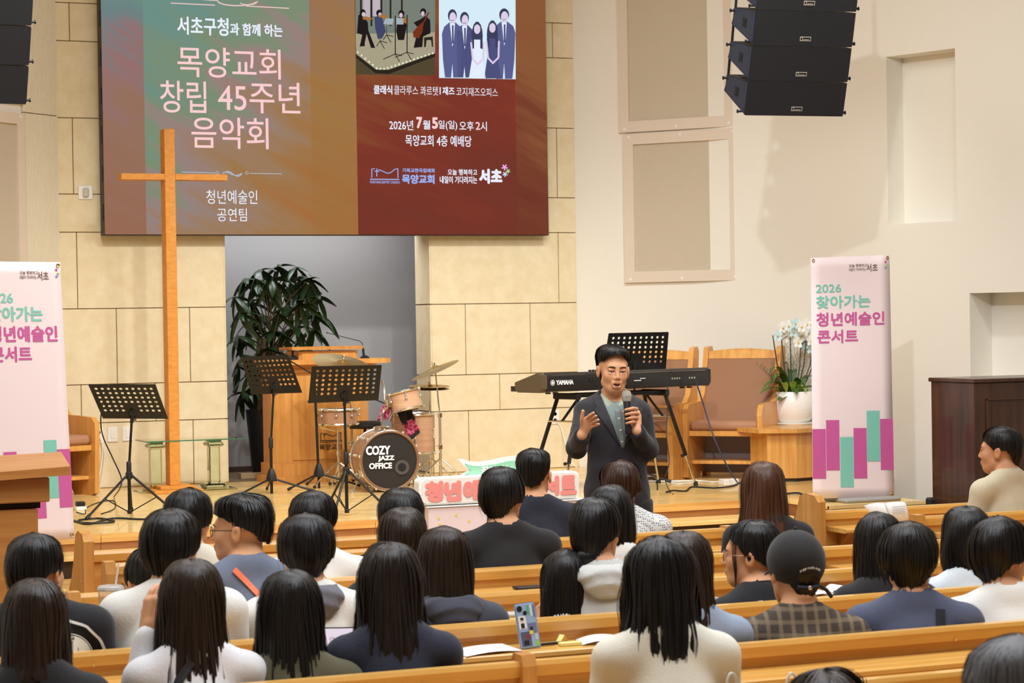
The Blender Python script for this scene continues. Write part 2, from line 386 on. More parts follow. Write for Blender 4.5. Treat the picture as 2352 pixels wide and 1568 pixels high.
# boards: long strips running along the stage
yb = 14.5; i = 0
def stage_x(y):      # left and right ends of the stage at depth y
    xl = 1.2 if y < 16.4 else 1.2+(y-16.4)/(18.6-16.4)*2.4
    xr = 8.455+(y-14.5)*.9 if y < 15.7 else (B_R[0] + (A_R[0]-B_R[0])*(y-B_R[1])/(A_R[1]-B_R[1]) if y > B_R[1] else 10.6)
    return xl, min(xr, 10.6)
rnd = random.Random(7)
while yb < 18.6:
    w_ = .092; y1 = min(yb+w_, 18.6); xl, xr = stage_x(yb); x = xl-rnd.uniform(0, .9)
    bm_ = MB()
    while x < xr:
        x2 = x+rnd.uniform(.9, 1.6); a = max(x, xl); b = min(x2, xr)
        if b-a > .03: bm_.box((a+.001, yb+.001, SZ-.02), (b-.001, y1-.001, SZ+rnd.uniform(-.0006, .0006)))
        x = x2
    bm_.build('floor_board', m_stagew, stage); yb += w_
yb = 14.5
for k in range(9):    # low block in front of the right corner that carries the banner
    y1 = 14.5-.092*k; MB().box((8.20, y1-.091, SZ-.02), (9.05, y1-.001, SZ)).build('floor_board', m_stagew, stage)
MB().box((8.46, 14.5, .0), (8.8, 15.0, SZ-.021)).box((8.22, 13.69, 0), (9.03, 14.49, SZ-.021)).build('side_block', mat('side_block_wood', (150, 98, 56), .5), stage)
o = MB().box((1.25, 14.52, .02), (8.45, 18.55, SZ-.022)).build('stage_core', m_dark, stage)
def riser(a, b, z0, z1, nm='riser_board', m=None, t=.02, par=None):
    d, n = inward(a, b, (5, 5)); mb = MB(); p = [(a[0], a[1]), (b[0], b[1])]
    q = [(p[1][0]-n[0]*t, p[1][1]-n[1]*t), (p[0][0]-n[0]*t, p[0][1]-n[1]*t)]
    c = p+q; mb.add([(*v, z0) for v in c]+[(*v, z1) for v in c], [(3, 2, 1, 0), (4, 5, 6, 7), (0, 1, 5, 4), (1, 2, 6, 5), (2, 3, 7, 6), (3, 0, 4, 7)])
    return mb.build(nm, m or m_riser, par if par is not None else stage)
m_riserd = wood('riser_painted_shade', (186, 128, 72), (156, 100, 54), .4, 0, .1)  # darker copy of the riser wood, shade put into its colour
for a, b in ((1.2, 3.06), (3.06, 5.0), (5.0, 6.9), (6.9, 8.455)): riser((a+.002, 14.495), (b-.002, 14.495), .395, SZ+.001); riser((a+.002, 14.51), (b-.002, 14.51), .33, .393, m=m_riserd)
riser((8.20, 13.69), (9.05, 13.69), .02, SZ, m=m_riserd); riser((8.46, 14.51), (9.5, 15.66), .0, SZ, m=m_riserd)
stepm = [wood('step_tread_light', (238, 196, 124), (214, 160, 88), .28, 0, .35), m_stagew]
for k, (ya_, zt_, xa, xb) in enumerate(((14.17, .345, 1.4, 8.19), (13.62, .20, 1.2, 8.19))):
    r_ = thing('step', ['upper wooden step along the stage front, joined boards', 'lower wooden step on the floor before the stage'][k], 'step', ((xa+xb)/2, ya_, 0)); r_['kind'] = 'structure'
    x = xa
    while x < xb-.05:
        x2 = min(x+rnd.uniform(.5, .9), xb)
        if xb-x2 < .2: x2 = xb
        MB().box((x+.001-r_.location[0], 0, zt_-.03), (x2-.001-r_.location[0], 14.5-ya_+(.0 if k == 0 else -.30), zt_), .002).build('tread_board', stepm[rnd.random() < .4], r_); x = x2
    MB().box((xa+.05-r_.location[0], .05, .0 if k else .2), (xb-.05-r_.location[0], .30, zt_-.032)).build('step_riser', mat('recess_painted_shade', (60, 42, 26), .7), r_)  # riser box coloured near black for the shade in the toe gap
# ---------------------------------------------------------------- LED screen
SY = 18.42
sTL = atY(241.5, 538, SY); sBR = atY(1260.5, 538, SY)
SX0, SX1, SZ0, SZ1 = sTL[0], sBR[0], 2.645, 5.35
SZ0 = atY(750, 538.5, SY)[2]
scr = thing('led_screen', 'huge LED screen showing the concert poster above the stage alcove', 'screen', ((SX0+SX1)/2, SY, SZ0))
sc_l = np.array(scr.location)
MB().box((SX0-sc_l[0]-.006, .012, 0-.006), (SX1-sc_l[0]+.006, .14, SZ1-SZ0), .002).build('screen_housing', mat('screen_housing', (44, 40, 38), .5), scr)
for k in range(8): MB().box((SX0-sc_l[0]-.012, .03, .12+k*.33), (SX0-sc_l[0]-.0065, .07, .26+k*.33)).build('side_latch', m_blackp, scr)
def sp(px, py, lift=0): p = atY(px, py, SY-lift); return (p[0]-sc_l[0], p[1]-sc_l[1], p[2]-sc_l[2])
def art_mat(name, stops, kx, kz, off, amp, streak):
    M = bpy.data.materials.new(name); M.use_nodes = True; nt = M.node_tree; nt.nodes.clear()
    tc = nod(nt, 'ShaderNodeTexCoord'); mp = nod(nt, 'ShaderNodeMapping'); mp.inputs['Rotation'].default_value = (0, math.radians(streak), 0); mp.vector_type = 'TEXTURE'; mp.inputs['Scale'].default_value = (2.4, 1, .34)
    nt.links.new(tc.outputs['Object'], mp.inputs[0]); ns = nod(nt, 'ShaderNodeTexNoise', Scale=1.3, Detail=4, Roughness=.6); nt.links.new(mp.outputs[0], ns.inputs['Vector'])
    sx = nod(nt, 'ShaderNodeSeparateXYZ'); nt.links.new(tc.outputs['Object'], sx.inputs[0])
    a = nod(nt, 'ShaderNodeMath', operation='MULTIPLY_ADD'); a.inputs[1].default_value = kx; a.inputs[2].default_value = off; nt.links.new(sx.outputs[0], a.inputs[0])
    b = nod(nt, 'ShaderNodeMath', operation='MULTIPLY_ADD'); b.inputs[1].default_value = kz; nt.links.new(sx.outputs[2], b.inputs[0]); nt.links.new(a.outputs[0], b.inputs[2])
    c = nod(nt, 'ShaderNodeMath', operation='MULTIPLY_ADD'); c.inputs[1].default_value = amp; nt.links.new(ns.outputs['Fac'], c.inputs[0]); nt.links.new(b.outputs[0], c.inputs[2])
    rp = nod(nt, 'ShaderNodeValToRGB'); cr = rp.color_ramp
    while len(cr.elements) < len(stops): cr.elements.new(.5)
    for e_, (p_, col) in zip(cr.elements, stops): e_.position = p_; e_.color = (*lin(col), 1)
    nt.links.new(c.outputs[0], rp.inputs[0]); e = nod(nt, 'ShaderNodeEmission', Strength=.93); nt.links.new(rp.outputs[0], e.inputs[0])
    o = nod(nt, 'ShaderNodeOutputMaterial'); nt.links.new(e.outputs[0], o.inputs[0]); return M
st1 = [(0, (172, 112, 62)), (.25, (164, 122, 78)), (.45, (160, 130, 106)), (.58, (156, 134, 130)), (.7, (128, 146, 118)), (1, (112, 148, 138))]
mA = art_mat('poster_left_band', [(0, (156, 108, 84)), (.35, (154, 116, 96)), (.5, (152, 116, 116)), (.62, (112, 134, 136)), (.8, (112, 148, 132)), (1, (112, 150, 140))], .0, .28, -.25, .7, 28)
mB = art_mat('poster_middle', st1, -.30, .28, -.60, 1.15, 28)
mC = art_mat('poster_brown_band', [(0, (170, 106, 60)), (.5, (164, 122, 70)), (.75, (156, 118, 92)), (1, (152, 116, 116))], -.05, .2, -.2, .9, 28)
mD = art_mat('poster_red_panel', [(0, (112, 60, 46)), (.3, (122, 56, 44)), (.45, (132, 58, 44)), (.62, (138, 82, 50)), (1, (142, 98, 58))], -.06, .19, -.12, .85, 20)
mE = art_mat('poster_right_band', [(0, (110, 46, 42)), (.4, (124, 66, 46)), (.55, (142, 88, 56)), (1, (146, 98, 60))], 0, .16, -.15, .9, 28)
xb_ = [SX0-sc_l[0]]+[sp(px, 500)[0] for px in (336, 718, 822.5, 1188)]+[SX1-sc_l[0]]
for k, mm in enumerate((mA, mB, mC, mD, mE)):
    MB().box((xb_[k], 0, 0), (xb_[k+1], .011, SZ1-SZ0)).build('display_band', mm, scr)
_lift = [.002]
def stext(s, x0, y0, x1, y1, m, bold=.0, spacing=1.0, par=scr):
    o = atY(x0, y1, SY); r_ = atY(x1, y1, SY); u_ = atY(x0, y0, SY)
    return put_text(s, (o[0], o[1], o[2]), (1, 0, 0), (0, 0, 1), r_[0]-o[0], u_[2]-o[2], m, par, bold, spacing, lift=.003)
def spoly(pts, m, name='poster_shape', lift=.002, par=scr):
    return MB().add([sp(x, y, lift) for x, y in pts], [tuple(range(len(pts)-1, -1, -1))]).build(name, m, par, fix=False)
def sline(pts, wpx, m, name='poster_line', lift=.003, par=scr):
    mb = MB()
    for (a, b), (c, d) in zip(pts, pts[1:]):
        L = math.hypot(c-a, d-b) or 1; nx, ny = -(d-b)/L*wpx/2, (c-a)/L*wpx/2
        mb.add([sp(*q, lift) for q in ((a+nx, b+ny), (c+nx, d+ny), (c-nx, d-ny), (a-nx, b-ny))], [(0, 1, 2, 3)])
    return mb.build(name, m, par, fix=True)
gw = glow('screen_white', (236, 240, 255)); gp = glow('screen_pink', (252, 206, 208)); gb = glow('screen_blue', (156, 178, 238)); gs = glow('screen_silver', (178, 190, 206))
stext('서초구청', 407, 37, 525, 79, gw, .018); stext('과 함께 하는', 528, 52, 649, 81, gw, .022)
stext('목양교회', 408, 106, 645, 176, gp, .004); stext('창립', 368, 184, 474, 258, gp, .004); stext('45주년', 501, 185, 690, 258, gp, .004); stext('음악회', 440, 268, 617, 340, gp, .004)
stext('청년예술인', 474, 436, 591, 468, gw, .0); stext('공연팀', 499, 478, 567, 508, gw, .0)
stext('클래식', 858, 195, 901, 216, gw, .022); stext('클라루스 콰르텟', 905, 196, 1006, 217, gw, .0); sline([(1011, 200), (1011, 217)], 2.4, gw)
stext('재즈', 1016, 199, 1044, 218, gw, .022); stext('코지재즈오피스', 1048, 200, 1143, 220, gw, .0)
stext('2026년', 894, 275, 949, 298, gw, .01); stext('7', 956, 268, 970, 295, gp, .05); stext('월', 971, 276, 988, 297, gw, .02); stext('5', 992, 269, 1006, 296, gp, .05)
stext('일(일)', 1007, 276, 1050, 299, gw, .01); stext('오후', 1055, 278, 1088, 300, gw, .01); stext('2', 1092, 280, 1103, 298, gp, .02); stext('시', 1104, 279, 1118, 301, gw, .01)
stext('목양교회 4층 예배당', 931, 309, 1083, 335, gw, .01)
sline([(854, 408), (854, 388), (861, 387)], 2, gb); sline([(865.5, 387), (865.5, 405)], 2.2, gb); sline([(860, 393), (871, 393)], 2.2, gb)
sline([(869, 389), (881, 394), (890, 398), (898, 396), (906, 389), (914, 387), (914, 409)], 2, gb); sline([(850, 411.5), (917, 412)], 2.4, gb)
stext('MOKYANG BAPTIST CHURCH', 850, 415, 918, 421, gb, .02); stext('기독교한국침례회', 924, 386, 998, 396, gb, .03); stext('목양교회', 923, 400, 998, 422, gb, .04)
stext('오늘 행복하고', 1028, 388, 1096, 402, gw, .02); stext('내일이 기다려지는', 1010, 404, 1096, 421, gw, .02); stext('서초', 1100, 387, 1154, 422, gw, .05)
def star(cx_, cy_, r_, m, f=spoly, n=5):
    for k in range(n):
        g = 2*math.pi*k/n+.3; dx, dy = math.cos(g), math.sin(g); nx, ny = -dy*r_*.22, dx*r_*.22
        f([(cx_+nx, cy_+ny), (cx_+dx*r_+nx, cy_+dy*r_+ny), (cx_+dx*r_-nx, cy_+dy*r_-ny), (cx_-nx, cy_-ny)], m, 'star_petal')
star(1159, 384, 7, glow('screen_star_pink', (240, 176, 232))); star(1167, 393, 5, glow('screen_star_green', (176, 226, 150))); star(1160, 400, 6, glow('screen_star_blue', (196, 224, 250)))
sline([(392, 7), (494, 12)], 2, gp); sline([(566, 14), (664, 19)], 2, gp)
sline([(500+45*(1-math.cos(t))/1, 2+11*math.sin(t)) for t in np.linspace(.0, 2.9, 14)], 2.4, gp)
sline([(540+22*math.cos(t)+30, 2+9*math.sin(t)) for t in np.linspace(0, 2.6, 10)], 1.6, gp); sline([(452, -2), (480, 0), (500, 1)], 2, gp)
sline([(417, 395), (494, 397)], 1.6, gs); sline([(574, 398), (647, 399)], 1.6, gs)
for cx_ in (499, 567): sline([(cx_+3.4*math.cos(t), 397+3.4*math.sin(t)) for t in np.linspace(0, 6.3, 10)], 1.3, gs)
for q in (0, 1, 2): sline([(512+44*t, 399-6*math.sin(t*6.0+q*.4)*(1-.2*q)) for t in np.linspace(0, 1, 18)], 1.3, gs)
# --- two photographs inside the poster
def blob(cx_, cy_, rx, ry, m, lift, n=14, a0=0, a1=6.2832): return spoly([(cx_+rx*math.cos(t), cy_+ry*math.sin(t)) for t in np.linspace(a0, a1, n, endpoint=a1 < 6.28)], m, 'poster_shape', lift)
g_sky = glow('photo_sky', (214, 236, 248)); g_suit = glow('photo_suit', (92, 96, 142)); g_suit2 = glow('photo_suit_dark', (78, 82, 124)); g_skin = glow('photo_skin', (222, 206, 232)); g_hair = glow('photo_hair', (62, 64, 92)); g_wht = glow('photo_white', (228, 238, 255))
spoly([(1008, -60), (1184, -60), (1184.5, 182), (1008.5, 179)], g_sky, 'poster_photo', .0015)
def suit(cx_, ht, hw, sh, bot, m, arm=0):
    spoly([(cx_-sh, 8+ht+48), (cx_-sh*.8, ht+40), (cx_-8, ht+30), (cx_+8, ht+30), (cx_+sh*.8, ht+40), (cx_+sh, ht+56), (cx_+sh*.9, ht+118), (cx_+sh*.72, bot), (cx_+2, bot), (cx_, ht+125), (cx_-3, bot), (cx_-sh*.7, bot), (cx_-sh*.9, ht+115)], m, 'poster_figure', .003)
    spoly([(cx_-6, ht+31), (cx_+6, ht+31), (cx_+3, ht+75), (cx_, ht+85)], g_wht, 'poster_shape', .004); sline([(cx_+1, ht+36), (cx_+1, ht+78)], 4, g_suit2, lift=.005)
    blob(cx_, ht+14, hw*1.15, 15, g_hair, .0035); blob(cx_+1, ht+19, hw*.85, 13, g_skin, .0045); sline([(cx_-4, ht+25), (cx_+4, ht+25)], 1.2, g_suit2, lift=.005)
suit(1039, 22, 9, 24, 178, g_suit); suit(1067, 28, 9, 22, 178, g_suit2); suit(1158, 20, 10, 26, 181, g_suit)
for cx_, hy, dress, arms in ((1096, 51, g_wht, 1), (1131, 48, g_suit2, 1)):
    blob(cx_, hy+32, 13, 34, g_hair, .0055); spoly([(cx_-13, hy+40), (cx_+13, hy+40), (cx_+11, hy+78), (cx_+20, 180), (cx_-19, 180), (cx_-11, hy+78)], dress, 'poster_figure', .006)
    blob(cx_, hy+16, 7.5, 11, g_skin, .0065); spoly([(cx_-12, hy+20), (cx_-7, hy+14), (cx_-7, hy+60), (cx_-13, hy+62)], g_hair, lift=.0066); spoly([(cx_+7, hy+14), (cx_+12, hy+20), (cx_+13, hy+62), (cx_+7, hy+60)], g_hair, lift=.0066)
    sline([(cx_-14, hy+46), (cx_-10, hy+85), (cx_+2, hy+98)], 4, g_skin, lift=.007); sline([(cx_+15, hy+46), (cx_+14, hy+84), (cx_+0, hy+98)], 4, g_skin, lift=.007)
q_wall = glow('photo_wall', (120, 128, 118)); q_floor = glow('photo_floor', (168, 160, 134)); q_dk = glow('photo_dark', (44, 38, 30)); q_fig = glow('photo_figure', (34, 28, 28)); q_brown = glow('photo_brown', (82, 72, 50)); q_cello = glow('photo_cello', (120, 52, 26)); q_vio = glow('photo_violin', (176, 112, 50)); q_bulb = glow('photo_bulb', (236, 250, 214)); q_sk = glow('photo_face', (214, 190, 204)); q_blue = glow('photo_jeans', (66, 70, 104)); q_lamp = glow('photo_panel', (190, 180, 190)); q_paper = glow('photo_paper', (164, 176, 184))
spoly([(816.5, -60), (999, -60), (999.5, 173), (818, 171)], q_brown, 'poster_photo', .0015); spoly([(816.5, -60), (999, -60), (999.5, 78), (817, 80)], q_wall, 'poster_shape', .002)
spoly([(817, 78), (999, 74), (999.5, 122), (893, 160), (864, 160), (818, 124)], q_floor, 'poster_shape', .0025)
spoly([(818, 124), (864, 160), (893, 160), (999.5, 122), (999.5, 130), (893, 170), (862, 168), (818, 133)], q_dk, 'poster_shape', .003)
for a in (829, 853, 876, 897, 923): spoly([(a-2, -60), (a+2, -60), (a+2, 60), (a-2, 60)], q_dk, lift=.003)
for a, b in ((834, 850), (856, 873)): spoly([(a, -20), (b, -20), (b, 40), (a, 36)], q_lamp, lift=.0028)
for k in range(21):
    t = k/20; X = 822+t*172; Yb = 120+38*min(1, (X-822)/45)-(max(0, X-885)/110)*36
    blob(X, Yb, 1.8, 2.4, q_bulb, .0045, 8)
for (pts, mm) in (([(823, 35), (832, 30), (838, 40), (845, 52), (846, 70), (858, 100), (862, 110), (852, 110), (842, 78), (838, 98), (838, 106), (826, 107), (832, 80), (820, 76)], q_fig),
                  ([(860, 40), (872, 34), (880, 46), (886, 72), (878, 88), (868, 90), (862, 66)], q_blue), ([(914, 40), (930, 38), (934, 60), (928, 92), (914, 92), (910, 70)], q_fig),
                  ([(966, 44), (978, 36), (988, 46), (989, 76), (972, 84), (970, 108), (950, 110), (956, 84), (962, 66), (950, 52)], q_fig), ([(974, 86), (994, 84), (995, 108), (992, 108), (990, 92), (980, 92), (978, 108), (974, 108)], q_dk)):
    spoly(pts, mm, 'poster_figure', .0045)
for cx_, cy_ in ((833, 29), (871, 30), (922, 31), (972, 27)): blob(cx_, cy_, 7, 8, q_fig, .005); blob(cx_+2 if cx_ < 900 else cx_-1, cy_+4, 4, 5.5, q_sk, .0055)
spoly([(962, 58), (974, 48), (970, 74), (962, 88), (950, 86), (948, 74)], q_cello, lift=.006); sline([(974, 50), (985, 28)], 3, q_cello, lift=.006)
for cx_, cy_ in ((838, 42), (848, 43), (876, 37), (884, 38), (928, 44), (932, 50)): blob(cx_, cy_, 5.5, 3.6, q_vio, .006)
spoly([(886, 42), (905, 43), (901, 57), (880, 55)], q_paper, lift=.0062); spoly([(910, 41), (926, 42), (927, 56), (911, 56)], q_paper, lift=.0062)
for cx_, t_, b_ in ((908, 36, 142), (935, 34, 138), (873, 90, 112), (888, 60, 98)):
    sline([(cx_, t_), (cx_, b_-16)], 2.4 if b_ > 120 else 1.2, q_fig, lift=.0068); sline([(cx_-20*(b_ > 120)-8, b_-6), (cx_, b_-18), (cx_+10, b_)], 1.8, q_fig, lift=.0068); sline([(cx_, b_-18), (cx_+16, b_-14)], 1.8, q_fig, lift=.0068)
# ================================================================ objects on and around the stage
def root_at(name, label, cat, px, py, Z=SZ, group=None, Y=None):
    p = atZ(px, py, Z) if Y is None else atY(px, py, Y)
    return thing(name, label, cat, (p[0], p[1], Z if Y is None else p[2]), 0, group)
def lo(root, p): return tuple(np.array(p, float)-np.array(root.location))
def lpx(root, px, py, dy=0): return lo(root, atY(px, py, root.location[1]+dy))
def ball(mb, c, r, n=8, sq=(1, 1, 1)):
    vs = []; fs = []
    for i in range(n+1):
        a = math.pi*i/n
        for k in range(2*n): g = math.pi*k/n; vs.append((c[0]+r*sq[0]*math.sin(a)*math.cos(g), c[1]+r*sq[1]*math.sin(a)*math.sin(g), c[2]-r*sq[2]*math.cos(a)))
    for i in range(n):
        for k in range(2*n): fs.append((i*2*n+k, i*2*n+(k+1) % (2*n), (i+1)*2*n+(k+1) % (2*n), (i+1)*2*n+k))
    return mb.add(vs, fs)
# ---- wooden cross
m_cross = mat('cross_wood', (222, 152, 62), .55, var=(14, (206, 130, 44), (1, 1, 2.5), .2), bump=(55, .35, (1, 1, 1)))
cr = root_at('cross', 'tall plain orange wooden cross standing before the LED screen', 'cross', 401, 1126, Y=17.75); cr.location.z = SZ
x0 = lpx(cr, 389, 1000)[0]; w_ = .088; hz = lpx(cr, 400, 296)[2]
MB().box((x0, -.0, .06), (x0+w_, .15, hz), .003).build('cross_post', m_cross, cr)
bz0, bz1 = lpx(cr, 400, 413)[2], lpx(cr, 400, 399)[2]; bx0, bx1 = lpx(cr, 279, 405)[0], lpx(cr, 523, 405)[0]
MB().box((bx0, .0, bz0), (x0-.0005, .15, bz1), .002).build('cross_beam', m_cross, cr); MB().box((x0+w_+.0005, .0, bz0), (bx1, .15, bz1), .002).build('cross_beam', m_cross, cr)
MB().box((x0-.16, -.13, 0), (x0+w_+.16, .28, .03), .004).box((x0-.1, -.08, .03), (x0+w_+.1, .22, .06), .004).build('cross_foot', m_cross, cr)
# ---- glass communion table behind the cross
m_glass = mat('green_tinted_glass', (232, 246, 228), .04, trans=1, ior=1.45); m_gedge = mat('glass_edge', (96, 150, 110), .15, trans=.4, ior=1.3)
gt = root_at('glass_table', 'clear glass communion table with two square pillars behind the cross', 'table', 425, 1138)
gt.location.y = 17.95; gp_ = np.array(gt.location)
def gbox(c, w2, d2, z0, z1, nm, mm, b=.004): return MB().box((c[0]-w2, c[1]-d2, z0), (c[0]+w2, c[1]+d2, z1), b).build(nm, mm, gt)
zt = lpx(gt, 425, 1010)[2]; xa = lpx(gt, 322, 1010)[0]; xb = lpx(gt, 545, 1010)[0]
MB().box((xa, -.2, zt), (xb, .2, zt+.010), .002).build('glass_top', m_glass, gt); MB().box((xa, -.204, zt), (xb, -.2, zt+.010)).build('polished_edge', m_gedge, gt)
for px in (358, 492):
    c = lpx(gt, px, 1100); c = (c[0], 0)
    gbox(c, .16, .16, 0, .012, 'glass_base', m_glass); gbox(c, .10, .10, .012, .05, 'pillar_foot', m_glass, .012); gbox(c, .048, .048, .051, zt-.062, 'pillar', m_glass, .006)
    gbox(c, .075, .075, zt-.06, zt-.022, 'pillar_capital', m_glass, .014); gbox(c, .055, .055, zt-.021, zt-.001, 'pillar_capital', m_gedge)
# ---- perforated music stands
def desk_mesh(root, c4, cols=10, rows=6, miss=(), mt=m_black, name='desk', lip=.03):
    """perforated sheet spanning the corners bl, br, tr, tl (local); miss = hole cells left out"""
    bl, br, tr, tl = [np.array(c, float) for c in c4]; mb = MB(); N = 10
    def Q(u, v): return bl*(1-u)*(1-v)+br*u*(1-v)+tr*u*v+tl*(1-u)*v
    nrm = np.cross(br-bl, tl-bl); nrm /= np.linalg.norm(nrm); W = np.linalg.norm(br-bl); H = np.linalg.norm(tl-bl)
    u0, u1, v0, v1 = .045, .955, .17, .93; cu, cv = (u1-u0)/cols, (v1-v0)/rows; rr = .0112
    for i in range(cols):
        for j in range(rows):
            ua, va = u0+i*cu, v0+j*cv
            if (i, j) in miss: mb.add([Q(ua, va), Q(ua+cu, va), Q(ua+cu, va+cv), Q(ua, va+cv)], [(0, 1, 2, 3)]); continue
            uc, vc = ua+cu/2, va+cv/2; out = []; inn = []
            for k in range(12):
                g = 2*math.pi*(k+.5)/12; dx, dy = math.cos(g), math.sin(g); inn.append(Q(uc+dx*rr/W, vc+dy*rr/H)); mm_ = max(abs(dx), abs(dy)); out.append((uc+dx/mm_*cu/2, vc+dy/mm_*cv/2))
            out = [Q(*o_) for o_ in out]
            cor = {0: (1, 1), 3: (-1, 1), 6: (-1, -1), 9: (1, -1)}
            fs = []; pts = out+inn
            for k in range(12):
                k2 = (k+1) % 12
                if k in (1, 4, 7, 10):
                    sg = {1: (1, 1), 4: (-1, 1), 7: (-1, -1), 10: (1, -1)}[k]
                    pts.append(Q(uc+sg[0]*cu/2, vc+sg[1]*cv/2)); fs.append((k, len(pts)-1, k2, 12+k2, 12+k))
                else: fs.append((k, k2, 12+k2, 12+k))
            mb.add(pts, fs)
    for (a, b, c, d) in ((0, 1, 0, v0), (0, u0, v0, v1), (u1, 1, v0, v1)): mb.add([Q(a, c), Q(b, c), Q(b, d), Q(a, d)], [(0, 1, 2, 3)])
    mb.add([Q(0, v1), Q(1, v1), Q(1, .985), Q(.985, 1), Q(.015, 1), Q(0, .985)], [(0, 1, 2, 3, 4, 5)])
    o = mb.build(name, mt, root)
    md = o.modifiers.new('thickness', 'SOLIDIFY'); md.thickness = .0022; md.offset = 0
    sd = 1 if nrm[1] > 0 else -1
    e = MB(); a, b = Q(0, 0), Q(1, 0); e.tube([a+sd*nrm*.002, b+sd*nrm*.002], .004, 6); e.add([a, b, b+sd*nrm*lip, a+sd*nrm*lip], [(0, 1, 2, 3)]); o2 = e.build('paper_ledge', mt, root); md = o2.modifiers.new('thickness', 'SOLIDIFY'); md.thickness = .002
    return Q, nrm*sd
MISS = {(4, 0), (5, 0), (4, 1), (5, 1)}
def tripod(root, c, hub, rad, angs, legr=.009, brace=True, foot=.0, z0=0):
    for g in angs:
        g = math.radians(g); dx, dy = math.cos(g), math.sin(g)
        a = (c[0]+dx*.02, c[1]+dy*.02, z0+hub); b = (c[0]+dx*rad, c[1]+dy*rad, z0+.016)
        o = MB().tube([a, b], legr, 8).build('leg', m_black, root, True)
        d = np.array(b)-np.array(a); d /= np.linalg.norm(d)
        MB().tube([np.array(b)-d*.03, np.array(b)+d*.008], legr*1.5, 8).build('rubber_foot', m_blackp, o, True)
        if brace:
            t = .55; mb = MB(); mb.tube([(c[0]+dx*.012, c[1]+dy*.012, z0+hub*.12), tuple(np.array(a)*(1-t)+np.array(b)*t)], .0045, 6); mb.build('leg_brace', m_black, o, True)
def music_stand(label, px, py, desk, dys, hubh, rad, angs, style='brace', poles=None, group='black perforated music stands', pole_r=.0125, Y=None):
    r = root_at('music_stand', label, 'music stand', px, py, group=None)
    if Y: p = atY(px, py, Y); r.location = (p[0], Y, SZ)
    c4 = [lpx(r, *q, dy) for q, dy in zip(desk, dys)]
    Q, n = desk_mesh(r, c4, miss=MISS)
    top = Q(.5, .12); kx = top[0]; ky = top[1]+n[1]*0
    hb = hubh
    zt = top[2]-.05
    MB().tube([(0, 0, .03 if style == 'brace' else .0), (0, 0, zt*.52)], pole_r, 10).build('pole', m_black, r, True)
    MB().tube([(0, 0, zt*.52-.02), (kx*.6, ky*.6, zt), ], pole_r*.75, 10).build('pole_extension', m_black, r, True)
    MB().lathe([(pole_r*1.1, zt*.52-.05), (pole_r*1.5, zt*.52-.045), (pole_r*1.5, zt*.52+.03), (pole_r*1.1, zt*.52+.04)], 12).build('clutch', m_blackp, r, True)
    mb = MB(); mb.tube([(kx*.6, ky*.6, zt-.01), tuple((np.array((kx*.6, ky*.6, zt))+np.array(Q(.5, .22)))/2), tuple(Q(.5, .28)-n*.004)], [.014, .012, .01], 8)
    mb.box(tuple(Q(.5, .22)-np.array((.028, .008, .03))), tuple(Q(.5, .22)+np.array((.028, .008, .03)))); mb.build('tilt_bracket', m_black, r, True)
    MB().tube([(kx*.6-.0, ky*.6-.01, zt+.01), (kx*.6+.032, ky*.6-.01, zt+.01)], .007, 8).build('wing_knob', m_blackp, r, True)
    if style == 'brace':
        MB().lathe([(.016, hb-.03), (.026, hb-.02), (.026, hb+.02), (.015, hb+.03)], 12).build('leg_hub', m_blackp, r, True); tripod(r, (0, 0), hb, rad, angs)
        MB().lathe([(.016, .02), (.018, .025), (.018, .045), (.014, .05)], 10).build('brace_collar', m_blackp, r, True)
    else:
        MB().lathe([(.045, hb-.03), (.045, hb), (.03, hb+.05), (.018, hb+.075)], 6).build('leg_hub', m_blackp, r, True); tripod(r, (0, 0), hb-.01, rad, angs, .0085, False)
    return r
ms1 = music_stand('black perforated music stand left of the cross', 298, 1186, [(236, 960), (386, 961), (357, 882), (202, 882)], (-.02, -.02, -.20, -.20), .30, .36, (200, 330, 75))
ms2 = music_stand('black perforated music stand left of the pulpit', 624, 1133, [(578, 905), (694, 901), (662, 814), (552, 820)], (0, .06, -.12, -.18), .13, .34, (205, 340, 80), 'low')
ms3 = music_stand('black perforated music stand in front of the drum kit', 797, 1184, [(708, 925), (869, 918), (877, 838), (716, 841)], (-.02, -.02, -.16, -.16), .32, .33, (235, 330, 100))
ms4 = music_stand('black perforated music stand behind the keyboard, over the speaker\'s head', 1459, 1105, [(1384, 852), (1529, 850), (1536, 762), (1398, 765)], (0, 0, -.10, -.10), .12, .3, (190, 320, 80), 'low', Y=16.5)
# ---- microphone stand with boom by the drums
bm_ = root_at('microphone_stand', 'black boom microphone stand between the pulpit and the drums', 'microphone stand', 733, 1121)
bt = lpx(bm_, 722, 862)
MB().tube([(0, 0, 0), (bt[0], 0, bt[2])], .011, 10).build('pole', m_black, bm_, True); MB().lathe([(.045, .10), (.045, .13), (.03, .18), (.018, .21)], 6).build('leg_hub', m_blackp, bm_, True)
tripod(bm_, (0, 0), .12, .34, (205, 345, 90), .0085, False)
b1 = lpx(bm_, 644, 815, .25); b2 = lpx(bm_, 716, 858); b3 = lpx(bm_, 893, 930, -.2)
MB().tube([b1, tuple(np.array(b1)*.7+np.array(b2)*.3)], .011, 8).tube([b1, b2, b3], .006, 8).build('boom_arm', m_black, bm_, True)
MB().lathe([(.02, -.03), (.022, 0), (.02, .03)], 10, (bt[0], 0, bt[2])).build('boom_clutch', m_blackp, bm_, True)
mc = root_at('microphone', 'black instrument microphone hung on the boom over the snare', 'microphone', 904, 940, Y=bm_.location[1]-.2)
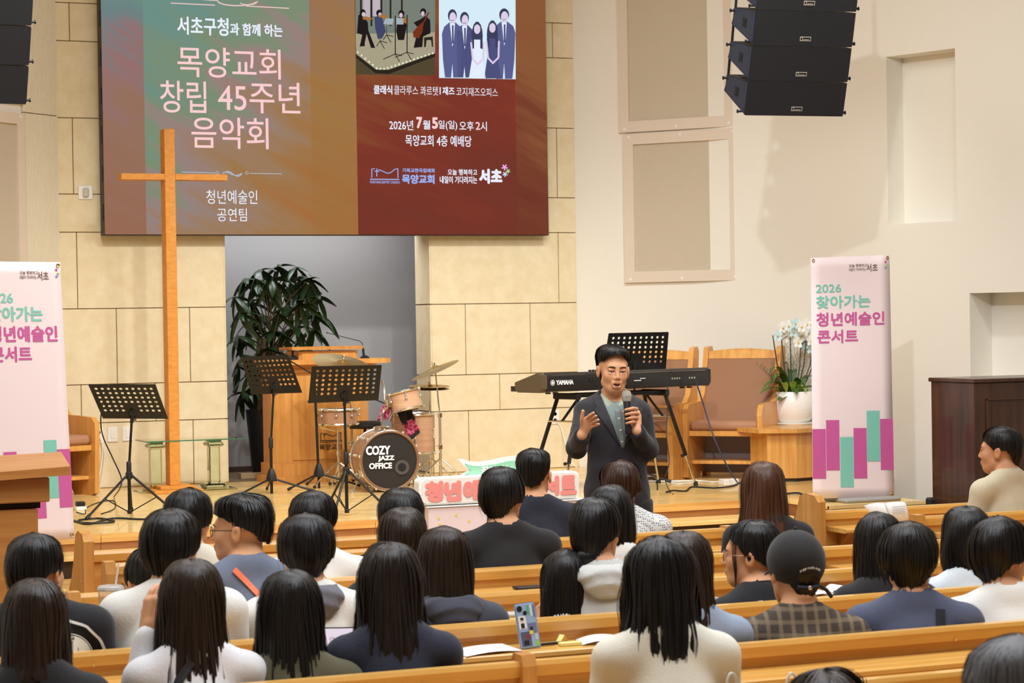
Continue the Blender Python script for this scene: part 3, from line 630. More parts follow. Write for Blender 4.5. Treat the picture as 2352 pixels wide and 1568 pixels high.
MB().tube([lpx(mc, 898, 922), lpx(mc, 902, 935), lpx(mc, 905, 950)], [.018, .022, .019], 12).build('mic_body', m_blackp, mc, True); MB().tube([lpx(mc, 902, 950), lpx(mc, 896, 968)], .009, 8).build('mic_clip', m_chrome, mc, True)
MB().tube([lpx(mc, 893, 930), lpx(mc, 899, 936)], .009, 8).build('mic_mount', m_black, mc, True)
# ---- pulpit
PU = root_at('pulpit', 'honey-coloured wooden pulpit in the stone alcove, church emblem on its front', 'pulpit', 735, 1106); PU.location.y = 18.15; pY = 18.15
q = atY(735, 1106, pY); PU.location.x = q[0]
def px_x(px): return lpx(PU, px, 950)[0]
def px_z(py): return lpx(PU, 735, py)[2]
def octo(xa, xb, ya_, yb_, c, z0, z1, nm, bev=0):
    pts = [(xa+c, ya_), (xb-c, ya_), (xb, ya_+c), (xb, yb_), (xa, yb_), (xa, ya_+c)]
    mb = MB(); mb.prism([(*p, z0) for p in pts], (0, 0, 0), (0, 0, z1-z0)); return mb.build(nm, m_oak, PU)
octo(px_x(618), px_x(868), -.03, .42, .10, 0, .06, 'pulpit_base'); octo(px_x(627), px_x(858), .0, .40, .09, .06, .17, 'base_moulding')
octo(px_x(632), px_x(855), .02, .38, .09, .17, px_z(855), 'pulpit_body'); octo(px_x(626), px_x(862), .0, .40, .09, px_z(855), px_z(848), 'moulding')
octo(px_x(634), px_x(858), .01, .39, .06, px_z(848), px_z(838), 'neck_band'); octo(px_x(622), px_x(868), -.03, .42, .05, px_z(842), px_z(836), 'moulding')
octo(px_x(614), px_x(893), -.10, .46, .04, px_z(836), px_z(825), 'side_shelf')
octo(px_x(690), px_x(826), .0, .40, .03, px_z(825), px_z(806), 'reading_box')
MB().add([(px_x(672), -.04, px_z(803)), (px_x(832), -.04, px_z(803)), (px_x(838), .46, px_z(803)+.0), (px_x(678), .46, px_z(803)), (px_x(668), -.05, px_z(795)), (px_x(832), -.05, px_z(795)), (px_x(838), .47, px_z(795)-.01), (px_x(678), .47, px_z(795)-.01)], [(0, 3, 2, 1), (4, 5, 6, 7), (0, 1, 5, 4), (1, 2, 6, 5), (2, 3, 7, 6), (3, 0, 4, 7)]).build('reading_top', m_oak, PU)
octo(px_x(672), px_x(832), .008, .03, .0, .20, px_z(862), 'front_panel')
m_ink = mat('emblem_ink', (74, 50, 30), .5)
fY = pY+.005
def ptx(s, x0_, y0_, x1_, y1_, m, Y, par, bold=0, nm='lettering', lift=.0):
    o = atY(x0_, y1_, Y-lift); r_ = atY(x1_, y1_, Y-lift); u_ = atY(x0_, y0_, Y-lift); return put_text(s, o, (1, 0, 0), (0, 0, 1), r_[0]-o[0], u_[2]-o[2], m, par, bold, name=nm, lift=.0015)
def pln(pts, w_px, m, Y, par, nm='emblem_line'):
    mb = MB()
    for (a, b), (c, d) in zip(pts, pts[1:]):
        L = math.hypot(c-a, d-b) or 1; nx, ny = -(d-b)/L*w_px/2, (c-a)/L*w_px/2; ex, ey = (c-a)/L*w_px*.3, (d-b)/L*w_px*.3
        mb.add([lo(par, atY(*q_, Y)) for q_ in ((a+nx-ex, b+ny-ey), (c+nx+ex, d+ny+ey), (c-nx+ex, d-ny+ey), (a-nx-ex, b-ny-ey))], [(0, 1, 2, 3)])
    return mb.build(nm, m, par)
for pts in ([(737, 1009), (737, 995), (741, 994)], [(745, 994), (745, 1006)], [(741.5, 998), (748.5, 998)], [(747, 995), (757, 999), (765, 1002), (773, 998), (783, 993), (783, 1010)], [(735.5, 1011), (785, 1011)]): pln(pts, 1.6, m_ink, fY-.001, PU)
ptx('MOKYANG BAPTIST CHURCH', 735, 1013, 785, 1017.5, m_ink, fY, PU, .02); ptx('목양교회', 734, 1020, 785, 1034, m_ink, fY, PU, .02)
def gooseneck(label, pts, px, py, Y):
    r = root_at('gooseneck_microphone', label, 'microphone', px, py, Y=Y)
    MB().lathe([(.045, 0), (.045, .012), (.03, .03), (.012, .036)], 14).build('mic_base', m_blackp, r, True); P_ = [lpx(r, *q_) for q_ in pts]
    MB().tube(P_[:2], .011, 8).build('mic_collar', m_blackp, r, True); MB().tube(P_[1:], .0035, 6).build('gooseneck', m_black, r, True); MB().tube([P_[-1], tuple(np.array(P_[-1])*1.06-np.array(P_[-2])*.06)], .006, 8).build('mic_capsule', m_blackp, r, True); return r
gooseneck('gooseneck microphone on the right end of the pulpit', [(836, 820), (834, 800), (832, 788), (826, 783), (790, 774), (752, 764)], 838, 825, 18.25)
gooseneck('small black microphone base at the left end of the pulpit', [(672, 822), (672, 806), (671, 800)], 672, 825.5, 18.2)
# ---- potted money tree in the alcove
m_leaf = mat('dark_leaf', (28, 44, 20), .34, var=(4, (44, 66, 30), (1, 1, 1), .2)); m_trunk = mat('trunk_bark', (92, 74, 50), .8, bump=(40, .3))
pt = thing('potted_tree', 'tall dark green money tree in a black pot inside the alcove', 'plant', (5.62, 19.25, SZ))
tx = lo(pt, atY(640, 700, 19.25))[0]
pbx = lo(pt, atY(604, 1000, 19.25))[0]
MB().lathe([(.095, 0), (.10, .01), (.155, lo(pt, atY(604, 940, 19.25))[2]), (.145, lo(pt, atY(604, 940, 19.25))[2]), (.13, .5), (0, .5)], 20, (pbx, 0, 0)).build('pot', m_blackp, pt, True)
rn = random.Random(11)
trk = MB()
for k in range(3):
    g = 2.1*k; trk.tube([(pbx+.03*math.cos(g+z*5), .03*math.sin(g+z*5), .5+z) for z in np.linspace(0, .75, 9)], .022, 7)
trk.build('trunk', m_trunk, pt, True)
leaf = MB()
NV = 6; vs = []; fs = []
for i in range(NV+1):
    t = i/NV; wd = .034*math.sin(math.pi*min(1, t*.93+.05))**.8; zz = -.10*t*t
    vs += [(t*.27, -wd, zz-.012), (t*.27, 0, zz), (t*.27, wd, zz-.012)]
for i in range(NV):
    for k in (0, 1): a = i*3+k; fs.append((a, a+3, a+4, a+1))
leaf.add(vs, fs); lo_ = leaf.build('leaf', m_leaf, pt, True, fix=False, sharp=180); lmesh = lo_.data; bpy.data.objects.remove(lo_)
stems = MB()
cl = [(560, 640), (600, 618), (640, 610), (680, 612), (712, 640), (728, 680), (715, 720), (690, 700), (650, 660), (610, 665), (575, 690), (550, 720), (545, 770), (585, 760), (560, 815), (600, 720), (640, 720), (680, 750), (720, 755), (650, 780), (610, 800), (700, 790), (570, 860), (555, 900), (590, 880), (625, 640), (660, 635), (590, 645), (700, 660), (660, 700), (540, 680), (735, 720), (630, 760), (575, 735), (600, 850), (548, 840), (690, 640)]
for (px, py) in cl:
    dy = rn.uniform(-.22, .2); c = np.array(lo(pt, atY(px, py, 19.25+dy))); o_ = np.array((pbx+(tx-pbx)*.5, 0, max(.9, c[2]-.5)))
    stems.tube([o_, (o_+c)/2+np.array((0, 0, .08)), c], .006, 5)
    nl = rn.choice((5, 6, 7)); base = rn.uniform(0, 6.28); dr = c-o_; tilt = math.atan2(dr[0], .6)
    for k in range(nl):
        g = base+2*math.pi*k/nl; ob = bpy.data.objects.new('leaf', lmesh); COL.objects.link(ob); ob.parent = pt
        s_ = rn.uniform(.72, 1.1); Mx = Matrix.Translation(Vector(c)) @ Matrix.Rotation(tilt*.5+rn.uniform(-.2, .2), 4, 'Y') @ Matrix.Rotation(-.5+rn.uniform(-.3, .3), 4, 'X') @ Matrix.Rotation(g, 4, 'Z') @ Matrix.Rotation(rn.uniform(.1, .6), 4, 'Y') @ Matrix.Scale(s_, 4)
        ob.matrix_basis = Mx
stems.build('stem', m_trunk, pt, True)
for k, (px0, py0, px1, dz) in enumerate(((562, 1080, 622, .05), (554, 1100, 612, .05))):
    a = atZ(px0, py0, SZ); b = atZ(px1, py0-2, SZ)
    o = MB().box((0, 0, 0), (b[0]-a[0], .09, .05), .003).build('wooden_plank', wood('pale_plank', (190, 164, 124), (168, 140, 100), .6), None, loc=(a[0], a[1], SZ)); tag(o, ['loose pale plank on the alcove floor beside the black pot', 'loose pale plank nearest the front on the alcove floor'][k], 'plank')
# ---- drum kit
m_shell = mat('drum_walnut', (150, 106, 74), .35, var=(2, (178, 132, 98), (1, 14, 1), .2), coat=.4); m_shellp = mat('drum_shell_pale', (206, 164, 128), .35, var=(2, (190, 140, 104), (1, 1, 12), .2), coat=.3)
m_skin = mat('drum_head_white', (232, 226, 212), .5); m_cym = mat('cymbal_bronze', (196, 164, 96), .32, metal=.85, aniso=.5); m_head = mat('drum_head_black', (36, 32, 30), .45); m_print = mat('white_print', (240, 238, 234), .5)
def ringd(mb, c, R, r, axis, n=40, m2=8):
    ax = Vector(axis).normalized(); a = ax.orthogonal().normalized(); b = ax.cross(a); pts = []
    vs = []; fs = []
    for i in range(n):
        g = 2*math.pi*i/n; d = a*math.cos(g)+b*math.sin(g); ctr = Vector(c)+d*R
        for k in range(m2): h = 2*math.pi*k/m2; vs.append(ctr+d*r*math.cos(h)+ax*r*math.sin(h))
    for i in range(n):
        for k in range(m2): fs.append((i*m2+k, ((i+1) % n)*m2+k, ((i+1) % n)*m2+(k+1) % m2, i*m2+(k+1) % m2))
    return mb.add(vs, fs)
def drum(root_name, label, cat, c, R, H, axis, shell, headm, headm2, lugs, Ytag=None):
    """c centre of the batter/front head; axis points from front head into the drum"""
    r = thing(root_name, label, cat, c); ax = Vector(axis).normalized(); Mq = ax.to_track_quat('Z', 'Y').to_matrix()
    MB().lathe([(R, .012), (R, H-.012)], 48, M=Mq).build('shell', shell, r, True)
    for z, hm in ((.006, headm), (H-.006, headm2)): MB().lathe([(0, z), (R*.985, z), (R*.99, z+.001)], 48, M=Mq).build('drum_head', hm, r, True)
    for z in (0.004, H-.004): hp = MB(); ringd(hp, ax*z, R+.008, .009, ax, 48); hp.build('hoop', m_chrome, r, True)
    a = ax.orthogonal().normalized(); b = ax.cross(a)
    for k in range(lugs):
        g = 2*math.pi*(k+.5)/lugs; d = a*math.cos(g)+b*math.sin(g)
        mb = MB(); mb.tube([d*(R+.016)+ax*-.004, d*(R+.016)+ax*(H*.38)], .0045, 6); ball(mb, d*(R+.014)+ax*(H*.4), .012, 5); ball(mb, d*(R+.018)+ax*.0, .012, 5)
        if H > .2: mb.tube([d*(R+.016)+ax*(H*.62), d*(R+.016)+ax*(H+.004)], .0045, 6); ball(mb, d*(R+.014)+ax*(H*.6), .012, 5); ball(mb, d*(R+.018)+ax*H, .012, 5)
        mb.build('lug', m_chrome, r, True)
    return r
bc = atY(895, 1057, 16.75); BR = .236; bc[2] = SZ+BR+.022
bd = drum('bass_drum', 'bass drum with black front head and white lettering', 'drum', tuple(bc), BR, .36, (0.10, 1, 0), m_shell, m_head, m_skin, 10)
bY = 16.75
hp = MB(); ringd(hp, (0, 0, 0), BR+.002, .011, (0.1, 1, 0), 56); hp.build('front_hoop', mat('hoop_wood', (130, 92, 62), .4), bd, True)
def bdp(px, py): p = atY(px, py, bY); return (p[0]-bc[0], (p[0]-bc[0])*-.1-.004, p[2]-bc[2])
cz = proj(bc)
def btx(s, x0_, y0_, x1_, y1_, b=.03):
    dx, dy = cz[0]-895, cz[1]-1057; a = bdp(x0_+dx, y1_+dy); c = bdp(x1_+dx, y1_+dy); u = bdp(x0_+dx, y0_+dy); o = np.array(a)+bc; ux = np.array((c[0]-a[0], c[1]-a[1], 0)); L = np.linalg.norm(ux)
    return put_text(s, o, ux/L, (0, 0, 1), L, u[2]-a[2], m_print, bd, b)
btx('COZY', 842, 1024, 896, 1045, .045); btx('JAZZ', 869, 1046, 905, 1060, .05); btx('OFFICE', 849, 1063, 900, 1077, .05)
dx_, dy_ = cz[0]-895, cz[1]-1057; pc = bdp(922+dx_, 1072+dy_)
MB().add([(pc[0]+r_*math.cos(t), pc[1]-.001-pc[0]*0-(r_*math.cos(t))*.1, pc[2]+r_*math.sin(t)) for r_ in (.061, .035) for t in np.linspace(0, 2*math.pi, 32, endpoint=False)], [(k, (k+1) % 32, 32+(k+1) % 32, 32+k) for k in range(32)]).build('port_ring', mat('port_ring', (74, 70, 66), .4), bd)
MB().add([(pc[0]+.035*math.cos(t), pc[1]-.0015-.035*math.cos(t)*.1, pc[2]+.035*math.sin(t)) for t in np.linspace(0, 2*math.pi, 32, endpoint=False)], [tuple(range(32))]).build('port_hole', mat('port_dark', (12, 11, 11), .6), bd)
for sx in (-1, 1):
    mb = MB(); mb.tube([(sx*(BR*.93), .06, -.10), (sx*(BR+.10), -.03, -BR-.012)], .007, 8); ball(mb, (sx*(BR+.10), -.03, -BR-.012), .012); mb.box((sx*BR*.96-.02, .04, -.13), (sx*BR*.96+.02, .08, -.07), .004); mb.build('spur', m_chrome, bd, True)
MB().box((-.05, .12, BR+.004), (.05, .22, BR+.04), .008).tube([(0, .17, BR+.03), (0, .17, BR+.13), (.02, .17, BR+.17), (.03, .12, BR+.19)], .011, 8).build('tom_holder', m_chrome, bd, True)
# snare on its stand
snc = atY(776, 939, 17.55)
sn = drum('snare_drum', 'wooden snare drum on a chrome stand before the pulpit', 'drum', (snc[0], snc[1], snc[2]), .165, .13, (0, 0, -1), m_shell, m_skin, m_skin, 8)
def stand_legs(r, c, h, rad, angs, tube=.008, nm='stand_leg', top=None):
    for g in angs:
        g = math.radians(g); dx, dy = math.cos(g), math.sin(g); mb = MB(); mb.tube([(c[0]+dx*.015, c[1]+dy*.015, c[2]+h), (c[0]+dx*rad*.75, c[1]+dy*rad*.75, c[2]+h*.45), (c[0]+dx*rad, c[1]+dy*rad, c[2]+.012)], tube, 8)
        mb.tube([(c[0]+dx*.012, c[1]+dy*.012, c[2]+h*.25), (c[0]+dx*rad*.7, c[1]+dy*rad*.7, c[2]+h*.52)], tube*.6, 6); o = mb.build(nm, m_chrome, r, True)
        q_ = MB(); ball(q_, (c[0]+dx*rad, c[1]+dy*rad, c[2]+.015), .015, 6); q_.build('rubber_tip', m_blackp, o, True)
ss = thing('snare_stand', 'chrome tripod stand carrying the snare drum', 'drum stand', (snc[0], snc[1], SZ)); hh = snc[2]-.13-SZ
MB().tube([(0, 0, .04), (0, 0, hh-.05)], .011, 10).build('pole', m_chrome, ss, True); MB().lathe([(.012, hh*.5), (.018, hh*.5+.005), (.018, hh*.5+.04), (.012, hh*.5+.045)], 10).build('height_clamp', m_chrome, ss, True)
for g in (30, 150, 270): g = math.radians(g); MB().tube([(0, 0, hh-.06), (.15*math.cos(g), .15*math.sin(g), hh-.025), (.168*math.cos(g), .168*math.sin(g), hh+.015)], .006, 6).build('basket_arm', m_chrome, ss, True)
stand_legs(ss, (0, 0, 0), .2, .26, (200, 320, 80))
# rack tom, tilted towards the player
tmc = atY(930, 918, 16.98)
tm = drum('rack_tom', 'small tilted wooden tom mounted over the bass drum', 'drum', (tmc[0]-.012, tmc[1], tmc[2]+.065), .13, .155, (.18, -.18, -1), m_shellp, m_skin, m_skin, 6)
MB().tube([(-.135, -.02, -.09), (-.17, -.02, -.06), (-.16, .02, .03), (-.175, .03, .10)], .009, 8).box((-.16, -.04, -.12), (-.11, .02, -.05), .01).build('tom_bracket', m_chrome, tm, True)
# floor tom behind
fc = atY(948, 950, 17.35)
ft = drum('floor_tom', 'wooden floor tom half hidden behind the bass drum', 'drum', tuple(fc), .18, .33, (0, 0, -1), m_shellp, m_skin, m_skin, 6)
for g in (250, 10, 130): g = math.radians(g); MB().tube([(.19*math.cos(g), .19*math.sin(g), -.12), (.2*math.cos(g), .2*math.sin(g), -(fc[2]-SZ)+.03), (.215*math.cos(g), .215*math.sin(g), -(fc[2]-SZ)+.006)], .006, 6).build('leg', m_chrome, ft, True)
# bandana over the tom
m_ban = bpy.data.materials.new('bandana_print'); m_ban.use_nodes = True; nt = m_ban.node_tree; b_ = nt.nodes['Principled BSDF']; tc = nod(nt, 'ShaderNodeTexCoord'); vo = nod(nt, 'ShaderNodeTexVoronoi', Scale=26, feature='DISTANCE_TO_EDGE'); nt.links.new(tc.outputs['Object'], vo.inputs['Vector'])
rp = nod(nt, 'ShaderNodeValToRGB'); rp.color_ramp.elements[0].color = (*lin((226, 120, 150)), 1); rp.color_ramp.elements[1].color = (*lin((150, 28, 66)), 1); rp.color_ramp.elements[1].position = .12; nt.links.new(vo.outputs['Distance'], rp.inputs[0]); nt.links.new(rp.outputs[0], b_.inputs['Base Color']); b_.inputs['Roughness'].default_value = .8
bn = root_at('bandana', 'crumpled crimson paisley bandana hanging from the tom', 'bandana', 935, 960, Y=17.0)
m_banb = mat('bandana_black', (34, 26, 28), .8)
def cloth(root, quadpx, dys, nu, nv, mm, nm, wav=.012, seed=0):
    rr = random.Random(seed); ph = [rr.uniform(0, 6) for _ in range(4)]; P4 = [np.array(lpx(root, *q_, d_)) for q_, d_ in zip(quadpx, dys)]; vs = []; fs = []
    for j in range(nv+1):
        for i in range(nu+1):
            u, v = i/nu, j/nv; p = P4[0]*(1-u)*(1-v)+P4[1]*u*(1-v)+P4[2]*u*v+P4[3]*(1-u)*v; p[1] += wav*(math.sin(u*9+ph[0]+v*2)+.6*math.sin(u*17+ph[1]-v*4)); vs.append(p)
    for j in range(nv):
        for i in range(nu): a = j*(nu+1)+i; fs.append((a, a+1, a+nu+2, a+nu+1))
    o = MB().add(vs, fs).build(nm, mm, root, True, fix=False, sharp=180); md = o.modifiers.new('thickness', 'SOLIDIFY'); md.thickness = .002; return o
cloth(bn, [(912, 947), (945, 940), (952, 962), (926, 976)], (.05, .05, 0, 0), 12, 8, m_banb, 'bandana_centre', seed=1); cloth(bn, [(924, 972), (952, 958), (963, 988), (937, 1002)], (0, 0, 0, 0), 12, 8, m_ban, 'bandana_border', seed=2)
cloth(bn, [(937, 1002), (962, 985), (964, 994), (946, 1009)], (0, 0, 0, 0), 10, 4, m_banb, 'bandana_hem', .006, seed=3); cloth(bn, [(880, 930), (896, 934), (892, 962), (866, 966)], (0, 0, .03, .03), 10, 8, m_ban, 'bandana_border', seed=4)
# throne
th = root_at('drum_throne', 'black round drum stool behind the bass drum', 'stool', 838, 970, Y=17.75); zt_ = th.location[2]; th.location[2] = SZ; zt_ -= SZ
MB().lathe([(0, zt_-.05), (.13, zt_-.05), (.155, zt_-.03), (.155, zt_-.005), (.13, zt_+.01), (0, zt_+.012)], 28).build('seat', m_blackp, th, True); MB().tube([(0, 0, .05), (0, 0, zt_-.05)], .014, 10).build('pole', m_black, th, True)
tripod(th, (0, 0), .25, .24, (30, 150, 270), .009, False)
# cymbals
def cymbal(label, cat, c, R, ax, poleb, tubm=m_chrome, hh_=False, name='cymbal_stand'):
    r = thing(name, label, cat, (poleb[0], poleb[1], SZ)); ax = Vector(ax).normalized(); Mq = ax.to_track_quat('Z', 'Y').to_matrix(); lc = np.array(c)-np.array(r.location)
    prof = [(.0, .022), (R*.12, .020), (R*.2, .008), (R*.25, .004), (R*.6, -.004), (R, -.016), (R, -.0175), (R*.6, -.0055), (R*.25, .0025), (R*.12, .018), (0, .020)]
    MB().lathe(prof, 48, tuple(lc), Mq).build('cymbal', m_cym, r, True, sharp=60)
    if hh_: MB().lathe([(r0, -z0-.012) for r0, z0 in prof], 48, tuple(lc), Mq).build('cymbal', m_cym, r, True, sharp=60)
    MB().tube([(0, 0, .05), (0, 0, lc[2]*.62)], .0125, 10).build('pole', tubm, r, True); MB().tube([(0, 0, lc[2]*.6), (lc[0], lc[1], lc[2]+(.05 if not hh_ else .12))], .007, 8).build('pole_extension', tubm, r, True)
    for zc in (lc[2]*.6, lc[2]*.33): MB().lathe([(.012, zc-.02), (.02, zc-.018), (.02, zc+.018), (.012, zc+.02)], 10).tube([(0, 0, zc), (-.05, -.02, zc+.01)], .005, 6).build('clamp', tubm, r, True)
    q_ = MB(); ball(q_, tuple(lc+np.array(ax)*.035), .012, 6); q_.tube([lc+np.array(ax)*.03, lc+np.array(ax)*.06], .006, 6); q_.build('wing_nut', tubm, r, True)
    stand_legs(r, (0, 0, 0), .22, .22, (190, 315, 70)); return r
c1 = atY(998, 846, 17.2); p1_ = atY(1011, 1000, 17.2); cymbal('chrome stand with a steeply tilted crash cymbal right of the drums', 'cymbal', c1, .215, (-.42, .05, 1), (p1_[0], 17.2))
c2 = atY(986, 888, 17.35); p2_ = atY(988, 1000, 17.35); cymbal('hi-hat stand with two level cymbals below the crash', 'cymbal', c2, .175, (.0, -.06, 1), (p2_[0], 17.35), hh_=True, name='hi_hat_stand')
c3 = atY(787, 832, 17.45); p3_ = atY(800, 1000, 17.9); cymbal('large ride cymbal facing the room behind the middle music stand', 'cymbal', c3, .255, (.12, -.36, 1), (p3_[0], 17.8), name='ride_cymbal_stand')
# bass drum pedal and small tripod hardware
# ---- foam letter sign on its pink box
m_foam = mat('foam_white', (252, 250, 244), .6); m_pinkl = mat('letter_coral', (255, 156, 144), .5); m_pinkb = mat('box_pink', (252, 226, 218), .6); m_green = mat('ribbon_green', (160, 222, 182), .6)
GY = 13.2
def ext_poly(root, pts, Y, th_, nm, mm, bev=0):
    P_ = [np.array(lo(root, atY(*q_, Y))) for q_ in pts]; mb = MB(); mb.prism(P_, (0, 0, 0), (0, th_, 0)); return mb.build(nm, mm, root)
def rrect(x0, y0, x1, y1, r, n=5, sl=0):
    pts = []
    for (cx_, cy_, a) in ((x1-r, y0+r, -90), (x1-r, y1-r, 0), (x0+r, y1-r, 90), (x0+r, y0+r, 180)):
        for k in range(n+1): g = math.radians(a+90*k/n); pts.append((cx_+r*math.cos(g), cy_+r*math.sin(g)+sl*(cx_+r*math.cos(g)-x0)))
    return pts
bx = root_at('display_box', 'pale pink printed box under the big coral letter sign', 'box', 1130, 1200, Y=GY); bx.location.z = 0
b0 = atY(984, 1165, GY); b1 = atY(1300, 1148, GY); b0z = b0[2]
for nm, a_, b_2, mm in (('box_body', (b0[0], GY, 0), (b1[0]+.15, GY+.30, b0z-.004), m_pinkb), ('box_lid', (b0[0]-.01, GY-.01, b0z-.004), (b1[0]+.16, GY+.31, b0z+.004), m_foam)):
    MB().box(lo(bx, a_), lo(bx, b_2), .003).build(nm, mm, bx)
for (cx_, cy_) in ((1010, 1203), (1048, 1183), (1078, 1196), (1008, 1190)):
    f_ = [(cx_+3.4*math.cos(t), cy_+3.4*math.sin(t)) for t in np.linspace(0, 6.28, 10, endpoint=False)]
    MB().add([lo(bx, atY(*q_, GY-.002)) for q_ in f_], [tuple(range(10))]).build('printed_flower', mat('print_yellow', (248, 224, 110), .6), bx)
ptx('오늘 행복하고', 1262, 1166, 1296, 1174, mat('print_grey', (150, 120, 116), .6), GY-.012, bx, .01)
sg = root_at('letter_sign', 'white foam sign with thick coral concert letters on the pink box', 'sign', 1140, 1160, Y=GY)
ext_poly(sg, rrect(962, 1098, 1330, 1161, 12, sl=-.047), GY+.02, .09, 'sign_board', m_foam)
ext_poly(sg, rrect(970, 1101, 1326, 1157, 10, sl=-.047), GY+.008, .011, 'sign_face', mat('foam_cream', (255, 246, 232), .6))
chs = [('청', 977, 1106, 1019, 1153), ('년', 1022, 1105, 1061, 1151), ('예', 1065, 1103, 1104, 1150), ('술', 1107, 1101, 1146, 1147), ('인', 1149, 1099, 1188, 1145), ('콘', 1191, 1096, 1228, 1142), ('서', 1246, 1094, 1285, 1138), ('트', 1288, 1092, 1325, 1136)]
for s_, xa_, ya_, xb_2, yb_2 in chs:
    a_, f_ = text_mesh(s_, 0); l_, h_ = a_.min(0), a_.max(0); t_ = (a_-l_)/(h_-l_); o_ = atY(xa_+3, yb_2-3, GY); r2 = atY(xb_2-3, yb_2-3, GY); u2 = atY(xa_+3, ya_+3, GY); mb = MB()
    for k_ in range(9):
        R_2 = .011*(k_ > 0); g_ = math.pi*k_/4; mb.add([lo(sg, (o_[0]+u*(r2[0]-o_[0])+R_2*math.cos(g_), GY+.003-k_*.0001, o_[2]+v*(u2[2]-o_[2])+R_2*math.sin(g_))) for u, v in t_], f_)
    mb.build('foam_letter', m_pinkl, sg, fix=False)
rbn = root_at('ribbon_sign', 'pale green foam ribbon banner with white edge behind the letters', 'sign', 1130, 1090, Y=GY+.06)
top_ = [(1053, 1055), (1063, 1054), (1080, 1059), (1100, 1061), (1130, 1057), (1160, 1050), (1195, 1046), (1215, 1047)]
ext_poly(rbn, top_+[(1215, 1098), (1060, 1098), (1056, 1094), (1078, 1080)], GY+.085, .03, 'ribbon_edge', m_foam)
ext_poly(rbn, [(1068, 1064), (1085, 1069), (1105, 1070), (1135, 1066), (1170, 1058), (1215, 1056), (1215, 1094), (1100, 1094), (1067, 1089), (1082, 1080)], GY+.075, .01, 'ribbon_face', m_green)
ptx('찾아가는', 1105, 1070, 1178, 1088, m_foam, GY+.072, rbn, .04)
# ---- stage piano on its stand
KL, KR = atY(1243, 875, 15.55), atY(1630, 862, 16.05)
kd = np.array([KR[0]-KL[0], KR[1]-KL[1], 0]); KW = np.linalg.norm(kd); krz = math.atan2(kd[1], kd[0])
zk = atY(1440, 893, 15.8)[2]
kb = thing('keyboard', 'long black stage piano seen from behind, white maker lettering', 'keyboard', tuple(((KL+KR)/2)[:2])+(zk,), krz)
def prof_x(mb, prof, x0, x1):       # extrude a (y,z) profile along x
    n = len(prof); mb.add([(x0, *p) for p in prof]+[(x1, *p) for p in prof], [tuple(range(n-1, -1, -1)), tuple(range(n, 2*n))]+[(i, (i+1) % n, n+(i+1) % n, n+i) for i in range(n)]); return mb
m_kb = mat('piano_black', (34, 32, 32), .32, coat=.3); m_kend = mat('piano_endcheek', (84, 70, 50), .5)
kp = [(0, .025), (.005, .005), (.02, 0), (.30, 0), (.33, .02), (.33, .07), (.20, .10), (.06, .145), (.025, .15), (.005, .135)]
prof_x(MB(), kp, -KW/2+.06, KW/2-.0).build('piano_body', m_kb, kb, True, sharp=30)
ep = [(.0, .03), (.03, -.004), (.30, -.004), (.335, .02), (.335, .075), (.06, .15), (.0, .135)]
MB().prism([(-KW/2+.06, *p) for p in ep], (0, 0, 0), (-.055, .0, 0)).build('end_cheek', m_kend, kb); MB().prism([(KW/2, *p) for p in ep], (0, 0, 0), (.012, 0, 0)).build('end_cheek', m_kb, kb)
MB().box((-KW/2+.10, -.0015, .128), (-KW/2+.45, .0, .131)).box((-.2, -.0015, .128), (KW/2-.05, 0, .130)).build('panel_seam', m_chrome, kb)
for k in range(52):
    if k % 1 == 0: pass
kk = MB()
for k in range(52): kk.box((-KW/2+.10+k*(KW-.18)/52, .335, .045), (-KW/2+.10+(k+.93)*(KW-.18)/52, .44, .07), 0)
tag(kk.build('white_keys', m_white, kb), kind='stuff')
MB().box((-KW/2+.06, .33, 0), (KW/2, .455, .042)).build('key_bed', m_kb, kb)
for k in range(9): MB().box((-.36+k*.035+(k > 4)*.02, .05, .146), (-.345+k*.035+(k > 4)*.02, .07, .163)).build('slider_knob', m_blackp, kb)
def kfx(px): return (px-1243)/(1630-1243)*KW-KW/2
for px in (1539, 1545, 1550.5, 1556, 1580, 1586, 1592): MB().lathe([(.004, 0), (.009, 0), (.009, .004), (.004, .004)], 12, (kfx(px), -.001, .07), Matrix.Rotation(math.pi/2, 3, 'X')).build('jack_socket', m_chrome, kb, True)
MB().box((kfx(1348), -.003, .075), (kfx(1356), 0, .095)).build('usb_port', m_blackp, kb); MB().box((kfx(1450), -.003, .062), (kfx(1466), 0, .068)).box((kfx(1464), -.003, .078), (kfx(1476), 0, .083)).build('printed_marks', m_print, kb)
for px in (1268, 1284, 1575, 1592): MB().box((kfx(px)-.012, .04, -.016), (kfx(px)+.012, .08, -.003)).build('rubber_foot', m_blackp, kb)
kux = np.array((math.cos(krz), math.sin(krz), 0)); ko = np.array(kb.location)+kux*kfx(1275)+np.array((0, 0, .055))
put_text('YAMAHA', ko, kux, (0, 0, 1), kfx(1313)-kfx(1275), .038, m_print, kb, .05)
kc = kfx(1267.5)
mb = MB()
for r0, r1 in ((.019, .022),):
    mb.add([(kc+r*math.cos(t), -.002, .074+r*math.sin(t)) for r in (r0, r1) for t in np.linspace(0, 2*math.pi, 24, endpoint=False)], [(k, (k+1) % 24, 24+(k+1) % 24, 24+k) for k in range(24)])
for k in range(3):
    g = math.pi*k/3+math.pi/2; dx, dz = math.cos(g), math.sin(g); mb.add([(kc+dx*.016-dz*.003, -.002, .074+dz*.016+dx*.003), (kc-dx*.016-dz*.003, -.002, .074-dz*.016+dx*.003), (kc-dx*.016+dz*.003, -.002, .074-dz*.016-dx*.003), (kc+dx*.016+dz*.003, -.002, .074+dz*.016-dx*.003)], [(0, 1, 2, 3)])
mb.build('round_emblem', m_print, kb)
